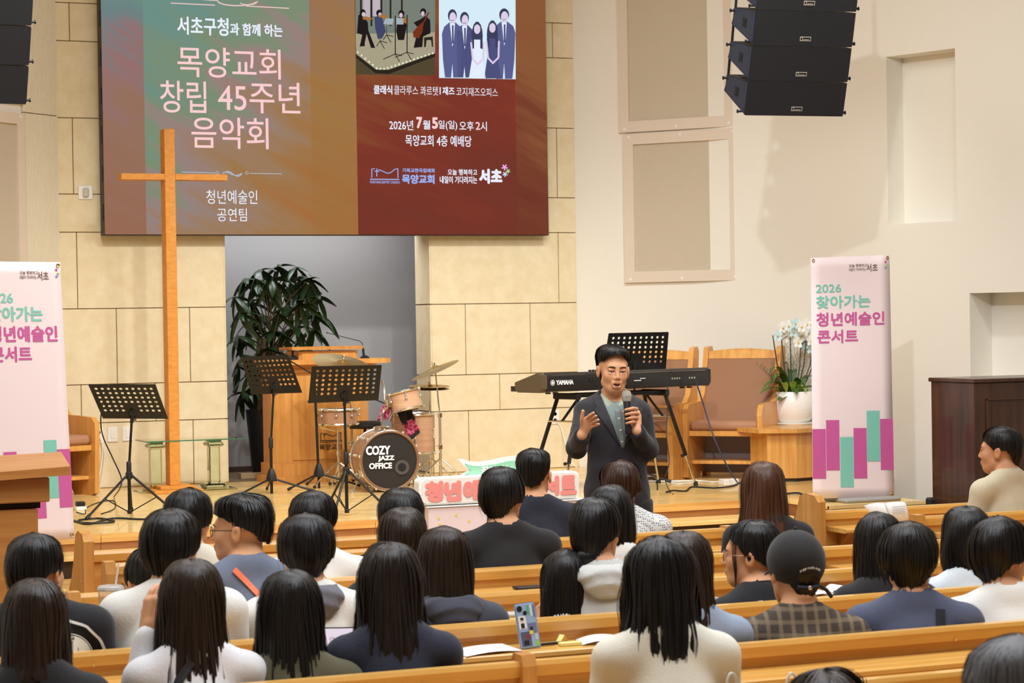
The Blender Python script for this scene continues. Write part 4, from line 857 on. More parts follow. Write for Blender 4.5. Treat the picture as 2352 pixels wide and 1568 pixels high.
# stand
ks = thing('keyboard_stand', 'black folding table stand with chrome extension legs under the piano', 'keyboard stand', (kb.location[0], kb.location[1], SZ), krz); kh = zk-SZ-.02
for sx, xo in ((-1, kfx(1330)), (1, kfx(1533))):
    mb = MB(); mb.box((xo-.02, .02, kh-.05), (xo+.02, .33, kh), .006); mb.build('top_bar', m_black, ks)
    for yo in (.05, .30):
        top_p = np.array((xo-sx*.01, yo, kh-.03)); bot = np.array((xo+sx*.23, yo+(-.10 if yo < .1 else .10), .012)); md_ = top_p*.32+bot*.68
        o = MB().tube([top_p, md_], .016, 8).build('leg', m_black, ks, True); MB().tube([md_, bot], .010, 8).build('chrome_extension', m_chrome, o, True)
        MB().lathe([(.016, 0), (.02, .0), (.016, .035), (.01, .04)], 10, tuple(bot-np.array((0, 0, .012)))).build('rubber_foot', m_blackp, o, True)
        MB().tube([md_, md_+np.array((-.045*1, -.01, .0))], .006, 6).tube([md_+np.array((-.04, -.01, 0)), md_+np.array((-.055, -.012, 0))], .014, 8).build('height_knob', m_blackp, o, True)
    a = np.array((xo+sx*.065, .03, kh*.72)); b = np.array((xo+sx*.065, .33, kh*.72)); MB().tube([a, b], .009, 8).build('cross_brace', m_chrome, ks, True)
    MB().tube([(xo-sx*.14, .16, kh-.01), (xo+sx*.07, .16, kh*.72)], .011, 8).build('folding_strut', m_black, ks, True)
MB().box((kfx(1330), .06, kh-.035), (kfx(1533), .09, kh-.005)).box((kfx(1330), .27, kh-.035), (kfx(1533), .30, kh-.005)).build('long_rail', m_black, ks)
# ---- clergy chairs
m_leather = mat('tan_leather', (150, 104, 70), .5, bump=(70, .08)); m_leath2 = mat('tan_leather_seat', (172, 124, 92), .45)
m_chair = wood('chair_wood', (228, 168, 88), (206, 142, 68), .35, 2, .2)
def clergy_chair(label, loc, rz, W=.66):
    """front of chair towards local -Y"""
    r = thing('clergy_chair', label, 'chair', loc, rz, None)
    side = [(-.30, .02), (-.24, .0), (.02, .0), (.06, .05), (.20, .05), (.24, 0), (.34, 0), (.40, .55), (.48, 1.09), (.44, 1.13), (.33, 1.12), (.20, .72), (.10, .655), (-.10, .65), (-.26, .64), (-.31, .60), (-.32, .55)]
    for sx in (-1, 1):
        x0 = sx*W/2-.022; mb = MB(); mb.prism([(x0, *p) for p in side], (0, 0, 0), (.044, 0, 0)); mb.build('side_panel', m_chair, r)
    a, b = -W/2+.023, W/2-.023
    MB().box((a, -.27, .37), (b, -.235, .415), .004).build('front_rail', m_chair, r)
    sm = MB().box((a, -.27, .415), (b, .16, .50), .025).build('seat_cushion', m_leath2, r); bv = sm.modifiers.new('b', 'BEVEL'); bv.width = .012; bv.segments = 3
    mb = MB(); mb.add([(a, .14, .48), (b, .14, .48), (b, .335, 1.02), (a, .335, 1.02), (a, .20, .46), (b, .20, .46), (b, .395, 1.0), (a, .395, 1.0)], [(0, 1, 2, 3), (7, 6, 5, 4), (0, 4, 5, 1), (1, 5, 6, 2), (2, 6, 7, 3), (3, 7, 4, 0)]); mb.build('back_cushion', m_leather, r)
    n = 10; mb = MB(); pts = [(a+(b-a)*i/n, .33, 1.02) for i in range(n+1)]+[(b-(b-a)*i/n, .35, 1.085+.022*math.sin(math.pi*i/n)) for i in range(n+1)]; mb.prism(pts, (0, 0, 0), (0, .06, -.0)); mb.build('top_rail', m_chair, r)
    MB().box((a, -.22, .13), (b, .18, .16), .003).build('lower_shelf', m_chair, r); MB().box((a, .18, .03), (b, .20, .40)).build('lower_back_panel', mat('chair_inner_panel', (150, 142, 140), .7), r)
    return r
ang = math.radians(-45)
def chair_at(label, fl_px, fr_px, rz, extra=0):
    a = atZ(*fl_px, SZ); W = .66; d = np.array((math.cos(rz), math.sin(rz), 0)); f = np.array((-math.sin(rz), math.cos(rz), 0)); c = a+d*W/2+f*.30
    return clergy_chair(label, (c[0], c[1], SZ), rz, W)
chair_at('wooden clergy chair with tan leather back, next to the orchid table', (1576, 1101), 0, ang); chair_at('wooden clergy chair behind the keyboard stand, mostly hidden by the speaker', (1372, 1104), 0, ang)
cl_ = chair_at('wooden clergy chair behind the left banner', (60, 1150), 0, math.radians(20))
tb = thing('side_table', 'narrow wooden panelled side table between the two right clergy chairs', 'table', tuple(atZ(1545, 1096, SZ)), ang)
MB().box((-.14, 0, .0), (.10, .42, .60), .004).build('table_body', m_chair, tb); MB().box((-.11, -.006, .10), (.07, .0, .54), .003).build('inset_panel', m_chair, tb); MB().box((-.16, -.02, .60), (.12, .44, .625), .004).build('table_top', m_chair, tb)
# ---- orchid table, pot and plant
ot = thing('orchid_table', 'faceted wooden plant table carrying the white orchid pot', 'table', tuple(atZ(1835, 1106, SZ)), 0); zt = lpx(ot, 1820, 984)[2]; s_ = sc_at(ot.location)
def poly_at(root, pts, z0, z1, nm, mm): mb = MB(); mb.prism([(*p, z0) for p in pts], (0, 0, 0), (0, 0, z1-z0)); return mb.build(nm, mm, root)
h_ = [(-.235, .11), (-.02, -.0), (.30, .06), (.34, .36), (.05, .50), (-.235, .40)]
poly_at(ot, [(x*.94, y*.94+.02) for x, y in h_], 0, .03, 'plinth', mat('dark_plinth', (50, 36, 26), .6)); poly_at(ot, h_, .03, zt-.035, 'table_body', m_chair); poly_at(ot, [((x+.0)*1.32-.02, (y-.2)*1.3+.2) for x, y in h_], zt-.035, zt, 'table_top', m_chair)
pc_ = atZ(1828, 974, SZ+zt); po = thing('orchid_pot', 'round white ribbed pot of white orchids on the faceted table', 'flower pot', (pc_[0], pc_[1]+.05, SZ+zt)); pz = lpx(po, 1828, 898)[2]
m_cer = mat('white_ceramic', (244, 240, 230), .25, bump=(1, .2, (1, 1, 60))); R = .195
MB().lathe([(.06, 0), (R*.98, .0), (R*1.02, .012), (R*.9, .016)], 32).build('saucer', m_cer, po, True); MB().lathe([(.10, .014), (.135, .016), (.175, .06), (R, .14), (R, .19), (R*.93, pz-.01), (R*.90, pz), (R*.84, pz), (R*.84, pz-.05), (0, pz-.05)], 36).build('pot_body', m_cer, po, True, sharp=60)
m_orl = mat('orchid_leaf', (58, 92, 34), .4, var=(3, (84, 120, 46), (1, 1, 1), .2)); m_petal = mat('orchid_petal', (250, 246, 236), .5); m_petb = mat('orchid_petal_blue', (206, 230, 232), .5); m_orc = mat('orchid_heart', (222, 190, 80), .5); m_lime = mat('lime_leaf', (150, 178, 66), .4)
def blade(root, base, tip, wd, droop, mm, nm='leaf', n=6):
    b, t = np.array(base, float), np.array(tip, float); d = t-b; sd = np.cross(d, (0, 0, 1)); sd /= (np.linalg.norm(sd)+1e-6); vs = []; fs = []
    for i in range(n+1):
        u = i/n; c = b+d*u+np.array((0, 0, droop*4*u*(1-u))); w_ = wd*math.sin(math.pi*(.08+.9*u)); vs += [c-sd*w_+np.array((0, 0, w_*.35)), c, c+sd*w_+np.array((0, 0, w_*.35))]
    for i in range(n):
        for k in (0, 1): a = i*3+k; fs.append((a, a+3, a+4, a+1))
    return MB().add(vs, fs).build(nm, mm, root, True, fix=False, sharp=180)
ro = random.Random(3)
for k, (px, py, dz) in enumerate(((1745, 905, .0), (1700+50, 895, .03), (1778, 872, .05), (1790, 905, -.0), (1766, 860, .08), (1830, 905, .0), (1850, 885, .04), (1800, 850, .1), (1786, 920, -.05), (1860, 910, .0), (1820, 868, .08), (1775, 880, .05), (1880, 880, .05), (1890, 900, .0))):
    t = lpx(po, px, py, ro.uniform(-.25, .1)); blade(po, (t[0]*.15, t[1]*.15, pz-.02), t, .042, .05+dz, m_orl)
for (px, py) in ((1797, 880), (1822, 878), (1852, 900), (1843, 888)):
    t = lpx(po, px, py, -.2); blade(po, (t[0]*.6, t[1]*.6, pz), t, .03, .03, m_lime)
stm = mat('orchid_stem', (80, 62, 40), .6); bl = [(1785, 770), (1797, 752), (1810, 748), (1826, 742), (1840, 750), (1852, 744), (1822, 762), (1840, 770), (1856, 765), (1868, 760), (1812, 776), (1832, 786), (1850, 792), (1862, 782), (1880, 752), (1886, 770), (1880, 760), (1876, 790), (1884, 785), (1797, 765), (1845, 758), (1862, 800)]
for k, (px, py) in enumerate(((1775, 770), (1795, 780), (1815, 775), (1840, 790), (1852, 780), (1880, 775), (1870, 780))):
    t = np.array(lpx(po, px, py, ro.uniform(-.06, .06))); MB().tube([(t[0]*.3, t[1]*.3, pz-.03), (t[0]*.8, t[1]*.8, (pz+t[2])*.5), t, t+np.array((.06, 0, .03))], [.006, .006, .005, .004], 6).build('flower_stem', stm, po, True)
for k, (px, py) in enumerate(bl):
    c = np.array(lpx(po, px, py, ro.uniform(-.12, .10))); mb = MB()
    for j in range(5):
        g = 2*math.pi*j/5+.3; w_ = .030 if j in (1, 4) else .021; d = np.array((math.cos(g), -.25, math.sin(g))); sd = np.array((-math.sin(g), 0, math.cos(g)))
        mb.add([c, c+d*.02-sd*w_*.8, c+d*.045-sd*w_*.6+np.array((0, .008, 0)), c+d*.054, c+d*.045+sd*w_*.6+np.array((0, .008, 0)), c+d*.02+sd*w_*.8], [(0, 1, 2, 3), (0, 3, 4, 5)])
    o = mb.build('blossom', m_petb if k % 3 == 0 else m_petal, po, True, fix=False, sharp=180); q_ = MB(); ball(q_, c+np.array((0, -.012, -.003)), .009, 4); q_.build('blossom_heart', m_orc, o, True)
# wispy filler twigs
tw = MB()
for k in range(16):
    px, py = ro.uniform(1800, 1862), ro.uniform(785, 840); t = np.array(lpx(po, px, py, ro.uniform(-.1, .1)))
    for j in range(14):
        b = np.array((t[0]*.6, t[1], pz))*(1-j/14)+t*(j/14); tw.tube([b, b+np.array((ro.uniform(-.03, .03), ro.uniform(-.02, .02), .035))], .0012, 3)
for (px, py) in ((1735, 833), (1745, 838), (1752, 845), (1765, 850)):
    t = np.array(lpx(po, px, py)); a = np.array((t[0]*.3, 0, pz)); tw.tube([a, (a+t)/2+np.array((0, 0, .01)), t], .0015, 4)
    for j in range(10): b = a*(1-j/10)+t*(j/10)+np.array((0, 0, .012)); tw.tube([b, b+np.array((ro.uniform(-.01, .012), 0, .03))], .002, 3)
tag(tw.build('fern_sprays', mat('spray_green', (70, 96, 56), .6), po), kind='stuff')
# ---- upright banners
m_ban2 = mat('banner_pink', (236, 216, 212), .55, spec=.3); m_mag = mat('banner_magenta', (200, 92, 150), .45); m_tealb = mat('banner_teal', (128, 196, 174), .45); m_gold = mat('grommet_brass', (196, 160, 84), .3, metal=1)
m_txg = mat('print_warm_grey', (120, 100, 92), .6)
def banner(label, quadpx, ux_z, Y, stand, cols, bars, txt, full_w=181):
    """quadpx: tl, tr, br, bl in photo pixels at depth Y"""
    tl, tr, br, bl = [atY(*q_, Y) for q_ in quadpx]
    r = thing('banner', label, 'banner', ((bl[0]+br[0])/2, Y, SZ)); n = np.array((0, -1, 0))
    def B(u, v, lift=0.0): p = (tl*(1-u)+tr*u)*(1-v)+(bl*(1-u)+br*u)*v; return lo(r, p+n*(lift))
    nu, nv = 8, 24; vs = []; fs = []
    for j in range(nv+1):
        for i in range(nu+1): vs.append(B(i/nu, j/nv))
    for j in range(nv):
        for i in range(nu): a = j*(nu+1)+i; fs.append((a, a+nu+1, a+nu+2, a+1))
    o = MB().add(vs, fs).build('banner_sheet', m_ban2, r, True, fix=False, sharp=180); md = o.modifiers.new('t', 'SOLIDIFY'); md.thickness = .0016; md.offset = -1
    def rect(u0, v0, u1, v1, m, nm): MB().add([B(u0, v1, .002), B(u1, v1, .002), B(u1, v0, .002), B(u0, v0, .002)], [(0, 1, 2, 3)]).build(nm, m, r, fix=False)
    for k, (u0, v0, v1, m) in enumerate(bars): rect(u0, v0, u0+.163, v1, m, 'printed_bar')
    for (s, u0, v0, u1, v1, m, b, sp_) in txt:
        o_ = np.array(B(u0, v1, .002)); ex = np.array(B(u1, v1, .002))-o_; ez = np.array(B(u0, v0, .002))-o_; W = np.linalg.norm(ex); H = np.linalg.norm(ez)
        a, f = text_mesh(s, 0, sp_); l_ = a.min(0); h2 = a.max(0); t = (a-l_)/(h2-l_); mb = MB(); mb.add(o_+t[:, :1]*ex+t[:, 1:]*ez, f); rb = b*H*1.1
        for k in range(6): g = math.pi*k/3; mb.add(o_+t[:, :1]*ex+t[:, 1:]*ez+rb*(math.cos(g)*ex/W+math.sin(g)*ez/H)+n*.00006*(k+1), f)
        mb.build('lettering', m, r, fix=False)
    for (u, v) in ((.03, .012), (.97, .012), (.03, .985), (.97, .985)):
        c = B(u, v, .003); hp = MB(); ringd(hp, c, .010, .003, (0, 1, 0), 14, 5); hp.build('grommet', m_gold, r, True)
    for (u, v, m) in ((.955, .018, mat('star_pink', (224, 96, 150), .5)), (.975, .032, mat('star_green', (190, 214, 140), .5)), (.955, .042, mat('star_blue', (150, 170, 214), .5))):
        c = np.array(B(u-.01, v+.01, .0025)); mb = MB()
        for k in range(5): g = 2*math.pi*k/5+.3; d = np.array((math.cos(g), 0, math.sin(g)))*.011; sd = np.array((-math.sin(g), 0, math.cos(g)))*.0025; mb.add([c-sd, c+d-sd, c+d+sd, c+sd], [(0, 1, 2, 3)])
        mb.build('printed_star', m, r)
    sx, sz0 = stand
    MB().tube([(0+sx, .06, sz0), (0+sx, .06, B(.5, 0)[2]-.01)], .011, 8).build('pole', m_chrome, r, True)
    for v in (.012, .985): c = B(.5, v); MB().tube([B(.03, v, -.01), (c[0], .06-.01, c[2]), B(.97, v, -.01)], .005, 6).build('cross_arm', m_blackp, r, True)
    MB().box((sx-.24, -.12, sz0-.0), (sx+.24, .24, sz0+.03), .01).build('water_base', mat('base_grey', (150, 146, 138), .6), r); return r
def vv(py, t=592, b=1144): return (py-t)/(b-t)
def uu(px, l=1865, r_=2049): return (px-l)/(r_-l)
tx_ = [('오늘 행복하고', uu(1955)-.01, vv(606)-.0, uu(1996), vv(613), m_txg, .01, 1), ('내일이 기다려지는', uu(1953)-.0, vv(615), uu(1992), vv(622), m_txg, .01, 1), ('서초', uu(1994), vv(606), uu(2020), vv(623), m_txg, .02, 1),
       ('2026', uu(1876), vv(653), uu(1934), vv(671), m_tealb, .03, 1), ('찾아가는', uu(1877), vv(678), uu(2001), vv(706), m_tealb, .035, 1), ('청년예술인', uu(1877), vv(716), uu(2033), vv(746), m_mag, .035, 1), ('콘서트', uu(1879), vv(757), uu(1971), vv(786), m_mag, .035, 1)]
tx_ = [(a, u0, v0+.012*(u0+u1)/2, u1, v1+.012*(u0+u1)/2, m, b, s_) for (a, u0, v0, u1, v1, m, b, s_) in tx_]
bars = [(0, vv(985), vv(1099), m_mag), (.168, vv(965), vv(1080), m_mag), (.338, vv(1004), vv(1119), m_tealb), (.505, vv(984), vv(1099), m_mag), (.672, vv(945), vv(1060), m_tealb), (.838, vv(964), vv(1080), m_mag)]
banner('pale pink upright concert banner by the right wall', [(1862, 592), (2043, 585), (2054, 1143), (1867, 1144)], None, 13.95, (.10, 0), 0, bars, tx_)
banner('pale pink upright concert banner behind the left lectern', [(-44, 600), (138, 602), (171, 1237), (-14, 1250)], None, 14.1, (.0, 0-.45), 0, bars, tx_)
# ---- lectern at the left edge
m_lect = wood('lectern_wood', (206, 146, 78), (184, 120, 58), .4, 0, .15)
le = thing('lectern', 'dark honey wooden lectern at the far left in front of the banner', 'lectern', (atY(60, 1200, 10.5)[0], 10.5, 0)); X = lambda px, dy=0: lpx(le, px, 1200, dy)[0]; Zp = lambda py: lpx(le, 80, py)[2]
xR = X(152)
MB().add([(X(-180), -.12, Zp(1102)), (xR, -.12, Zp(1090)), (xR+.06, .45, Zp(1072)), (X(-180), .45, Zp(1084)), (X(-180), -.12, Zp(1084)), (xR, -.12, Zp(1070)), (xR+.07, .45, Zp(1052)), (X(-180), .45, Zp(1060))], [(0, 3, 2, 1), (4, 5, 6, 7), (0, 1, 5, 4), (1, 2, 6, 5), (2, 3, 7, 6), (3, 0, 4, 7)]).build('lectern_top', m_lect, le)
MB().box((X(-170), -.04, Zp(1152)), (X(112), .40, Zp(1096)), .005).build('upper_box', m_lect, le); MB().box((X(-165), .03, Zp(1168)), (X(96), .38, Zp(1152)), .0).build('painted_shadow_band', mat('painted_shadow_brown', (40, 26, 16), .7), le)  # dark block between box and body, the shadow there put into its colour
MB().box((X(-170), .0, .10), (X(88), .40, Zp(1168)), .006).build('lectern_body', m_lect, le); MB().box((X(-175), -.03, .0), (X(96), .43, .10), .004).build('lectern_base', m_lect, le)
# ---- wall plates and the chime
def plate(label, x0, y0, x1, y1, kind):
    a = atY(x0, y1, WY-.013); b = atY(x1, y0, WY-.013); w2, h2 = (b[0]-a[0])/2, (b[2]-a[2])/2; r = thing('wall_outlet' if kind == 'outlet' else ('wall_switch' if kind == 'switch' else 'door_chime'), label, 'outlet' if kind == 'outlet' else ('switch' if kind == 'switch' else 'chime'), ((a[0]+b[0])/2, WY-.012, a[2]))
    MB().box((-w2, -.012, 0), (w2, 0, 2*h2), .004).build('cover_plate', m_white, r)
    if kind == 'outlet':
        for zz in (h2*.55, h2*1.45):
            hp = MB(); ringd(hp, (0, -.012, zz), .018, .0025, (0, 1, 0), 18, 5); hp.build('socket_ring', mat('plate_grey', (190, 184, 172), .5), r, True); MB().lathe([(.0, 0), (.016, 0)], 14, (0, -.0125, zz), Matrix.Rotation(math.pi/2, 3, 'X')).build('socket', mat('socket_grey', (170, 164, 152), .5), r)
    elif kind == 'switch': MB().box((-w2*.35, -.016, h2*.5), (w2*.35, -.012, h2*1.6), .002).build('rocker', m_white, r)
    else: MB().box((-w2*.42, -.03, h2*.3), (w2*.42, -.012, h2*1.7), .01).build('chime_button', mat('chime_grey', (196, 190, 172), .5), r)
    return r
o1 = plate('leftmost white socket plate low on the stone wall with two white plugs', 214, 983, 238, 1018, 'outlet'); plate('white switch plate between the left socket and the music stand', 247, 980, 270, 1015, 'switch'); plate('white wall plate partly behind the left music stand pole', 281, 978, 304, 1013, 'switch')
plate('white double socket on the stone wall left of the keyboard legs', 1264, 941, 1284, 974, 'outlet'); plate('small square white chime on the stone wall left of the screen', 180, 427, 212, 458, 'chime')
# ---- cables
def cable(label, pts, rad, m, name='cable', grp=None, z=None):
    """pts: (px, py, Y or None) None = lying on the stage"""
    P_ = []
    for (px, py, Y) in pts: P_.append(atZ(px, py, SZ+rad*1.05) if Y is None else atY(px, py, Y))
    P_ = [Vector(p) for p in P_]; out = []
    for i in range(len(P_)-1):
        p0, p1, p2, p3 = P_[max(i-1, 0)], P_[i], P_[i+1], P_[min(i+2, len(P_)-1)]
        for k in range(6):
            t = k/6; out.append(.5*((2*p1)+(p2-p0)*t+(2*p0-5*p1+4*p2-p3)*t*t+(-p0+3*p1-3*p2+p3)*t**3))
    out.append(P_[-1]); return tag(MB().tube(out, rad, 6).build(name, m, None, True), label, 'cable', grp)
W1 = WY-.03
cable('white cord hanging from the left socket to the stage floor', [(228, 1000, W1), (236, 1030, W1), (232, 1070, W1), (226, 1105, W1), (224, 1124, W1)], .006, m_cablew)
cable('second white cord beside the first under the left socket', [(232, 1005, W1), (240, 1040, W1), (235, 1090, W1), (228, 1125, W1)], .005, m_cablew)
cable('white cord from the right socket down behind the keyboard stand', [(1276, 965, W1), (1290, 985, W1), (1302, 1030, W1-.1), (1312, 1062, W1-.3), (1330, 1075, W1-.4)], .006, m_cablew)
cable('black cable drooping from the left music stand to the floor', [(262, 882, 15.5), (245, 890, 15.4), (232, 955, 15.6), (236, 1000, 15.7), (258, 1050, 15.7), (278, 1095, 15.7), (276, 1120, 15.7), (262, 1140, None)], .005, m_cable)
cable('long black cable looped on the boards left of the cross', [(150, 1190, None), (190, 1200, None), (240, 1200, None), (262, 1196, None), (225, 1190, None), (180, 1195, None), (205, 1203, None), (260, 1190, None), (330, 1192, None), (400, 1188, None), (440, 1192, None)], .008, m_cable)
cable('thin black cable arching around the foot of the left music stand', [(175, 1175, None), (195, 1180, None), (200, 1165, None), (232, 1152, None), (262, 1150, None), (262, 1168, None), (232, 1180, None)], .004, m_cable)
cable('black cable dropping from the piano jack to the boards', [(1530, 868, 15.75), (1534, 900, 15.6), (1533, 950, 15.4), (1531, 1000, 15.3), (1537, 1060, 15.3), (1528, 1100, 15.2), (1540, 1130, None), (1546, 1134, None)], .004, m_cable)
cable('dark cable running from the piano diagonally to the power strip', [(1592, 868, 15.9), (1600, 880, 15.9), (1616, 930, 15.9), (1638, 1000, 15.8), (1665, 1060, 15.6), (1692, 1105, 15.4), (1700, 1110, 15.4)], .006, mat('blue_black_cable', (46, 44, 66), .5))
cable('white cable lying across the boards to the power strip', [(1478, 1104, None), (1520, 1105, None), (1570, 1104, None), (1610, 1104, None), (1640, 1107, None), (1664, 1103, None)], .008, m_cablew)
cable('white cable loop on the boards between the piano legs', [(1600, 1102, None), (1560, 1106, None), (1542, 1109, None), (1560, 1111, None), (1600, 1108, None)], .006, m_cablew)
cable('black cable curving on the boards behind the long-haired woman', [(1530, 1130, None), (1545, 1126, None), (1575, 1127, None), (1590, 1118, None), (1640, 1120, None), (1680, 1116, None), (1700, 1108, None)], .007, m_cable)
cable('black cable bent over the keyboard side foot of the middle stand', [(1478, 1100, None), (1500, 1097, None), (1509, 1110, None), (1510, 1124, None)], .006, m_cable)
cable('dark cable curling down the steps right of the brown-haired woman', [(1800, 1134, None), (1835, 1132, None), (1850, 1145, 14.4), (1852, 1170, 14.2), (1842, 1195, 14.1), (1826, 1207, 14.0)], .008, mat('blue_black_cable', (46, 44, 66), .5))
ps = thing('power_strip', 'white power strip on the boards at the end of the white cable', 'power strip', tuple(atZ(1680, 1114, SZ)), .05)
MB().box((-.065, 0, 0), (.075, .10, .05), .006).build('strip_body', m_white, ps); MB().box((-.03, .02, .05), (.0, .05, .054), .001).build('lamp_switch', mat('amber_plastic', (236, 208, 110), .4), ps)
ps = thing('power_adapter', 'small black adapter plugged into a white block by the left banner', 'adapter', tuple(atZ(186, 1172, SZ)), 0)
MB().box((-.03, 0, .03), (.035, .07, .065), .006).build('adapter_body', m_blackp, ps); MB().box((-.035, -.0, 0), (.045, .07, .03), .004).build('socket_block', m_white, ps)
# ---- hanging line arrays
m_cab = mat('speaker_black', (26, 26, 28), .6, bump=(200, .05)); m_side = mat('speaker_side', (38, 44, 58), .45); m_badge = mat('badge_grey', (168, 158, 142), .4)
def line_array(label, c0, wv, n, W, h, mir=1, badge=True):
    """c0 lower front left corner, wv unit vector along the front"""
    wv = np.array(wv); bv = np.array((-wv[1], wv[0], 0)); r = thing('hanging_speaker', label, 'speaker', tuple(c0)); p = np.zeros(3)
    for k in range(n):
        t = math.radians(20-1.2*k); f = -bv*0+np.array((0, 0, 1))*math.cos(t)-bv*math.sin(t); b = bv*math.cos(t)+np.array((0, 0, 1))*math.sin(t); D = .42
        bot, topp = p, p+f*h; bb = bot+b*D+f*(h*.30); tb_ = bot+b*D*.98+f*(h*.30+.125); g = .004
        a = [bot+f*g, topp-f*g, tb_, bb]; mb = MB(); mb.prism(a, (0, 0, 0), tuple(wv*W)); o = mb.build('cabinet', m_cab, r)
        for sx in (0, 1):
            off = wv*(W*sx)+wv*(.006 if sx else -.006); mb = MB(); nn = [bot+f*.012+b*.008, topp-f*.012+b*.012, tb_-f*.006, tb_*.5+bb*.5+b*-.02, bb+f*.004]; mb.prism([q_+off for q_ in nn], (0, 0, 0), tuple(wv*(.005 if not sx else -.005))); s2 = mb.build('side_plate', m_side, r)
            cc = bot*.28+topp*.28+tb_*.22+bb*.22+off+wv*(.003 if sx else -.003)
            mb = MB(); st_ = [];
            for q_ in range(8): rr = .05 if q_ % 2 == 0 else .026; g_ = math.pi*q_/4+math.pi/4; st_.append(cc+b*rr*math.cos(g_)+f*rr*math.sin(g_))
            mb.add(st_, [tuple(range(8))]); mb.build('handle_recess', mat('recess_black', (10, 10, 10), .7), s2)
            for q_ in (tb_-b*.03-f*.02, bot+b*.05+f*.02): MB().tube([q_+off, q_+off+wv*(.03 if sx else -.03)], .008, 8).tube([q_+off+wv*(.03 if sx else -.03), q_+off+wv*(.036 if sx else -.036)], .014, 8).build('rigging_pin', m_blackp, s2, True)
        if k:
            for q_ in (.01, W-.01): MB().tube([tb_prev+wv*q_, bb+wv*q_], .010, 8).build('rear_link', m_black, r, True)
        if badge:
            x0, z0 = W*.46, h*.16; P_ = lambda u, v, l=.002: bot+wv*(x0+u)+f*(z0+v)-b*l
            mb = MB(); mb.add([P_(0, 0), P_(.085, 0), P_(.085, .032), P_(0, .032)], [(0, 1, 2, 3)]); bd_ = mb.build('badge', m_badge, r)
            MB().add([P_(.022, .006, .003), P_(.080, .006, .003), P_(.080, .026, .003), P_(.022, .026, .003)], [(0, 1, 2, 3)]).build('badge_field', m_blackp, bd_)
            MB().add([P_(.026+u*.009, .008, .0035) for u in (0, 5)]+[P_(.026+u*.009, .013, .0035) for u in (5, 0)], [(0, 1, 2, 3)]).build('badge_print', m_badge, bd_)
            MB().add([P_(.011+.007*math.cos(t_), .016+.009*math.sin(t_), .003) for t_ in np.linspace(0, 6.28, 12, endpoint=False)], [tuple(range(12))]).build('badge_ring', m_blackp, bd_)
        tb_prev = tb_; p = topp
    MB().tube([p+wv*.1+bv*.2, p+wv*.1+bv*.2+np.array((0, 0, .4))], .01, 6).tube([p+wv*(W-.1)+bv*.2, p+wv*(W-.1)+bv*.2+np.array((0, 0, .4))], .01, 6).build('hanging_cable', m_black, r)
    zt2 = ZC-r.location[2]; MB().tube([p+wv*.1+bv*.2, np.array((*(p+wv*.1+bv*.2)[:2], zt2))], .006, 6).tube([p+wv*(W-.1)+bv*.2, np.array((*(p+wv*(W-.1)+bv*.2)[:2], zt2))], .006, 6).build('rigging_chain', m_black, r)
    return r
def la_at(px, py, dep):
    d = ray(px, py); return CC+d*dep
cR = la_at(1711, 266, 15.4); g_ = math.radians(-6); line_array('black hanging line of stacked speakers above the right wall panels', cR, (math.cos(g_), math.sin(g_), 0), 5, .755, .252)
cLr = la_at(59, 241, 14.3); g_ = math.radians(4); wv = np.array((math.cos(g_), math.sin(g_), 0)); line_array('black hanging line of stacked speakers at the upper left edge', cLr-wv*.755, wv, 5, .755, .262, badge=False)
# ---- dark cabinet at the right with papers on it
m_mah = wood('mahogany', (78, 46, 30), (54, 30, 20), .35, 2, .3); CY = 13.2
ca = thing('dark_cabinet', 'dark brown panelled cabinet behind the man in the beige jacket', 'cabinet', (atY(2237, 900, CY)[0], CY, 0)); ct = lpx(ca, 2240, 870)[2]
MB().box((0, 0, 0), (1.3, .55, ct-.03), .004).build('cabinet_body', m_mah, ca); MB().box((-.012, -.015, ct-.03), (1.32, .57, ct), .005).build('cabinet_top', m_mah, ca)
for x_ in (.10, .72):
    for a_, b_2 in (((x_, ct-.16), (x_+.5, ct-.145)), ((x_, .2), (x_+.5, .215)), ((x_, .2), (x_+.015, ct-.145)), ((x_+.485, .2), (x_+.5, ct-.145))): MB().box((a_[0], -.012, a_[1]), (b_2[0], 0, b_2[1]), .003).build('panel_moulding', m_mah, ca)
    MB().box((x_+.05, -.006, .25), (x_+.45, 0, ct-.20), .003).build('raised_panel', m_mah, ca)
pp = thing('paper_stack', 'thin stack of white paper on top of the dark cabinet', 'paper', tuple(lo(ca, (0, 0, 0))) and (atZ(2330, 857, ct)[0], CY+.3, ct)); MB().box((-.05, -.1, 0), (.25, .12, .012)).build('sheets', m_white, pp)
# small black device by the wall
bb_ = thing('small_loudspeaker', 'small rounded black box by the wall behind the front right pew', 'speaker', (atY(2138, 1160, 13.0)[0], 13.0, 0)); zz = lpx(bb_, 2138, 1142)[2]
MB().tube([(0, 0, 0), (0, 0, zz-.11)], .012, 8).build('pole', m_black, bb_, True); MB().box((-.03, -.03, zz-.12), (.03, .03, zz), .012).build('body', m_blackp, bb_); MB().lathe([(0, .012), (.12, .01), (.12, 0), (0, 0)], 20).build('round_foot', m_black, bb_, True)
